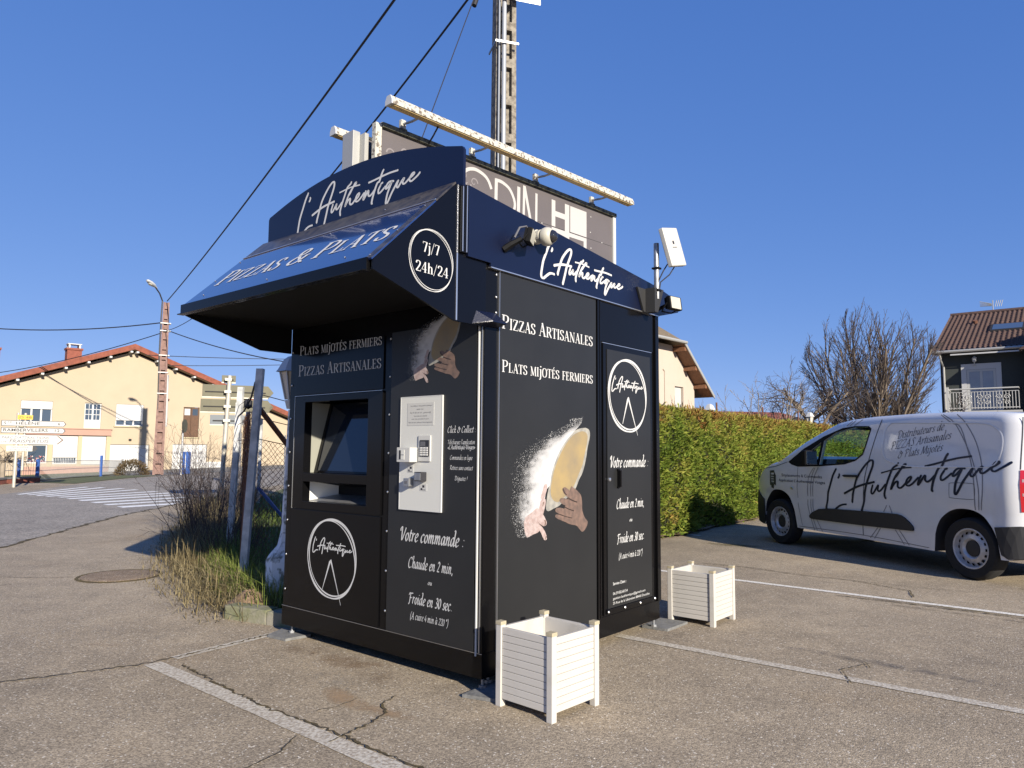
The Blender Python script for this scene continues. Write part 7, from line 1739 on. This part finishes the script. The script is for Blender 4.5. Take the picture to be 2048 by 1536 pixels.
def big(lim, tw):
    global ENV
    ENV = dome; rg = random.Random(21)
    for i in range(44):
        a = i * 2.399; k = (i + .5) / 44; lean = .03 + .66 * k ** .55; d = Vector((math.cos(a) * lean, math.sin(a) * lean, 1)).normalized()
        b = Vector((math.cos(a) * 1.1 * lean, math.sin(a) * 1.1 * lean, 0))
        grow(lim, tw, b, d, (9.4 - 1.6 * k) * rg.uniform(.9, 1.05), .075 * rg.uniform(.6, 1.1), 3, rg, .60, .016, .05, {3: 24, 2: 9, 1: 5}, .21, .0060)
    ENV = None
bare_tree('bare_tree', 'large many-stemmed bare tree fanning out behind the hedge', (17.35, 35.0, 0), big, m_bark, m_twig)
def apple(lim, tw):
    rg = random.Random(5); tr0 = [Vector((0, 0, 0)), Vector((.05, 0, 1.2)), Vector((-.05, 0, 2.3))]; lim.seg(tr0, [.22, .18, .15], 7)
    for i in range(7):
        a = i * .9 + .3; d = Vector((math.cos(a), math.sin(a), .55 + .25 * rg.random())).normalized()
        grow(lim, tw, Vector((-.05, 0, 2.1 + .08 * i)), d, 2.0 * rg.uniform(.8, 1.1), .075, 3, rg, 1.0, .02, .22, {3: 7, 2: 6, 1: 4}, .55, .007)
bare_tree('bare_tree', 'small gnarled bare fruit tree left of the large many-stemmed tree', (11.1, 27.0, 0), apple, m_bark, m_twig)
def pale(lim, tw):
    rg = random.Random(9)
    for i in range(9):
        a = i * 2.4; d = Vector((math.cos(a) * .45 - .1, math.sin(a) * .45, 1)).normalized(); grow(lim, tw, Vector((0, 0, 0)), d, 3.5 * rg.uniform(.75, 1.05), .035, 2, rg, .75, .02, .10, {2: 9, 1: 5}, .30, .008)
bare_tree('bare_shrub', 'pale thin bare shrub standing left of the small fruit tree', (9.45, 26.3, 0), pale, m_barkl, m_barkl)
def darkb(lim, tw):
    rg = random.Random(14)
    for i in range(12):
        a = i * 2.4; d = Vector((math.cos(a) * .8, math.sin(a) * .8, 1)).normalized(); grow(lim, tw, Vector((0, 0, 0)), d, 3.4 * rg.uniform(.7, 1.1), .05, 2, rg, .9, .01, .16, {2: 11, 1: 6}, .36, .010)
m_twigd = mat('dark_twig', (.055, .04, .035), .95)
bare_tree('bare_shrub', 'dark tangled bare shrub between the large tree and the dark house', (18.6, 33.0, 0), darkb, m_bark, m_twigd)
def lowb(lim, tw):
    rg = random.Random(31)
    for i in range(10):
        a = i * 2.4; d = Vector((math.cos(a) * .9, math.sin(a) * .9, 1)).normalized(); grow(lim, tw, Vector((0, 0, 0)), d, 3.0 * rg.uniform(.7, 1.1), .05, 2, rg, .9, .01, .16, {2: 10, 1: 6}, .36, .010)
bare_tree('bare_shrub', 'dark bare shrub at the left foot of the large many-stemmed tree', (13.6, 32.0, 0), lowb, m_bark, m_twigd)

# roadside weeds and grass
def weeds(loc, h, n, seed, label, spread=.45):
    t = thing('bare_weeds', label, 'shrub', loc, 0, 'dry weeds along the wire fence'); tw = Tubes(); rg = random.Random(seed); l2 = Tubes()
    for i in range(n):
        a = rg.random() * 6.28; r = rg.random() ** .7 * spread; d = Vector((math.cos(a) * .35 + rg.gauss(0, .12), math.sin(a) * .35, 1)).normalized()
        grow(l2, tw, Vector((r * math.cos(a), r * math.sin(a), 0)), d, h * rg.uniform(.45, 1.0), .0055, 2, rg, .7, .02, .10, {2: 5, 1: 2}, .34, .0022)
    tw.obj('stems', m_twigd, t)
weeds((-3.75, 9.3, 0), 1.15, 40, 3, 'dense dark dry weeds on the verge nearest the grass tuft')
weeds((-4.55, 11.2, 0), 1.55, 46, 4, 'tall bare dry weeds on the verge beside the sign post')
weeds((-5.3, 13.2, 0), 1.7, 36, 5, 'tall bare dry weeds at the far end of the verge')
weeds((-3.1, 8.3, 0), .8, 30, 6, 'short dark dry weeds against the wire fence', .3)
VL = [(-2.12, 5.82), (-2.5, 6.22), (-2.92, 6.85), (-3.45, 7.75), (-4.2, 9.2), (-5.3, 12.0), (-6.9, 16.0), (-7.9, 21.0)]
VRt = [(-1.7, 5.95), (-2.1, 6.6), (-2.55, 7.3), (-3.0, 8.3), (-3.5, 9.6), (-4.4, 12.2), (-5.7, 16.0), (-7.0, 21.0)]
m_vsoil = mat('verge_soil', (.11, .085, .05), 1.0, col2=(.055, .055, .022), scale=9, bump=.8)
strip_sheet('verge_soil', m_vsoil, resample(VL, 24), resample(VRt, 24), .012, 3)
GL = [(-1.65, 6.0), (-2.1, 6.6), (-2.55, 7.3), (-3.4, 9.2), (-4.4, 12.2), (-5.7, 16.0), (-7.0, 21.0), (-8.0, 27)]
GRr = [(-1.0, 6.5), (-.3, 7.3), (.8, 9.0), (1.8, 11.0), (3.2, 13.4), (5.4, 17), (8, 21), (12, 27)]
strip_sheet('garden_lawn', m_lawn, resample(GL, 24), resample(GRr, 24), .010, 8)
def blades(name, n, left, right, tmax, hfun, m, seed, tintfn, bias=1.0, lean=.35, jit=.03):
    rg = np.random.default_rng(seed); A_ = np.array([tuple(p) for p in resample(left, 400)]); B_ = np.array([tuple(p) for p in resample(right, 400)])
    i = (rg.random(n) ** bias * tmax * 399).astype(int); u = rg.random(n)
    p = A_[i] * (1 - u)[:, None] + B_[i] * u[:, None] + rg.normal(0, jit, (n, 2)); h = hfun(p, u, rg, n)
    ang = rg.uniform(0, 6.28, n); d = np.c_[np.cos(ang), np.sin(ang)] * (np.abs(rg.normal(0, lean, n)) * h)[:, None]
    side = np.c_[-np.sin(ang), np.cos(ang)] * (rg.uniform(.0018, .0045, n))[:, None]
    V = np.zeros((n, 5, 3)); V[:, 0, :2] = p - side; V[:, 1, :2] = p + side; V[:, 2, :2] = p + d * .4 + side * .8; V[:, 3, :2] = p + d * .4 - side * .8; V[:, 4, :2] = p + d * 1.25
    V[:, 2, 2] = V[:, 3, 2] = h * .62; V[:, 4, 2] = h * rg.uniform(.6, 1.0, n); V[:, :2, 2] = .005
    b = np.arange(n)[:, None] * 5; F1 = b + np.array([[0, 1, 2]]); F2 = b + np.array([[0, 2, 3]]); F3 = b + np.array([[3, 2, 4]])
    o = np_mesh(name, V.reshape(-1, 3), np.concatenate([F1, F2, F3]), m, None, np.repeat(np.clip(tintfn(p, u, rg, n), 0, 1), 5)); o['kind'] = 'stuff'
    tag(o, None); return o
g1_ = blades('green_grass', 8200, [(a[0] * .55 + b[0] * .45, a[1] * .55 + b[1] * .45) for a, b in zip(VL, VRt)], VRt, .30, lambda p, u, rg, n: rg.uniform(.05, .34, n) * (.45 + .75 * np.clip(u * 2.2, 0, 1)), m_grassA, 1, lambda p, u, rg, n: .35 + .65 * rg.random(n), .9, .6, .07)
g1_['label'] = 'fresh green grass tuft at the kerb stone by the fence'; g1_['category'] = 'grass'
g2_ = blades('dry_grass', 8200, [(x - .16, y - .07) for x, y in VL], VRt, .46, lambda p, u, rg, n: rg.uniform(.03, .30, n) * (.25 + .9 * np.clip(u * 1.8, 0, 1)), m_grassB, 2, lambda p, u, rg, n: rg.random(n), .9, 1.1, .10)
g2_['label'] = 'straw coloured dry grass spilling from the verge onto the asphalt'; g2_['category'] = 'grass'
g3_ = blades('verge_grass', 6500, VL[3:], VRt[3:], 1.0, lambda p, u, rg, n: rg.uniform(.10, .55, n) * rg.uniform(.5, 1.2, n), m_grassB, 3, lambda p, u, rg, n: rg.random(n) * .8, 1.0, .6, .08)
g3_['label'] = 'tall dry grass along the far part of the verge'; g3_['category'] = 'grass'
g4_ = blades('garden_grass', 9000, GL, [(.5 * (a[0] + b[0]), .5 * (a[1] + b[1])) for a, b in zip(GL, GRr)], .62, lambda p, u, rg, n: rg.uniform(.06, .42, n), m_grassA, 4, lambda p, u, rg, n: rg.random(n) * .8, 1.0, .3)
g4_['label'] = 'green grass inside the wire fence left of the kiosk'; g4_['category'] = 'grass'
# soil heap at the fence post
q = MB(); n1, n2 = 14, 28; Vm = []
for i in range(n1 + 1):
    rr_ = i / n1
    for k in range(n2):
        a = 2 * math.pi * k / n2; x, y = .26 * rr_ * math.cos(a), .17 * rr_ * math.sin(a)
        Vm.append((x, y, .13 * (1 - rr_ ** 1.6) + .035 * mnoise.noise((x * 14, y * 14, 1)) * (1 - rr_ ** 4) + .02 * mnoise.noise((x * 40, y * 40, 3)) * (1 - rr_ ** 4) + .005))
q.add(Vm, [(i * n2 + k, i * n2 + (k + 1) % n2, (i + 1) * n2 + (k + 1) % n2, (i + 1) * n2 + k) for i in range(n1) for k in range(n2)])
o = q.build('soil_heap', m_dirt, None, smooth=True, loc=(-2.10, 6.08, .04), rot=(0, 0, R(-25))); tag(o, 'small brown heap of soil behind the kerb stone', 'soil', kind='stuff')
# bush by the pole
bs = thing('round_bush', 'small brown clipped bush at the foot of the street lamp pole', 'bush', (-19.4, 37.6, terr(-19.4, 37.6)))
n_ = 2600; d = rng.normal(size=(n_, 3)); d /= np.linalg.norm(d, axis=1, keepdims=True); d[:, 2] = np.abs(d[:, 2]); pos = d * np.array([.75, .75, .75]) * rng.uniform(.75, 1.05, n_)[:, None]
V_, F_ = leaf_cards(n_, pos, d, rng.uniform(.06, .14, n_), rng.uniform(.02, .05, n_), rng); o = np_mesh('foliage', V_, F_, leafmat('brown_leaf', [(.06, .05, .02), (.13, .09, .05), (.2, .15, .09)]), bs, np.repeat(rng.random(n_), 4)); o['kind'] = 'stuff'
# pollarded shrub left of the signs
def poll(lim, tw):
    rg = random.Random(8); lim.seg([Vector((0, 0, 0)), Vector((0, 0, .75))], [.10, .08], 6)
    for i in range(26):
        a = i * 2.4; d = Vector((math.cos(a), math.sin(a), rg.uniform(.1, 1.2))).normalized(); grow(lim, tw, Vector((0, 0, .75)), d, rg.uniform(.5, .9), .022, 1, rg, .9, .0, .2, {1: 5}, .5, .011)
pt = atx(6, 925, 27.0); bare_tree('pollarded_shrub', 'small pollarded bare shrub behind the white arrow signs', (pt.x, pt.y, 0), poll, m_barkl, m_barkl)
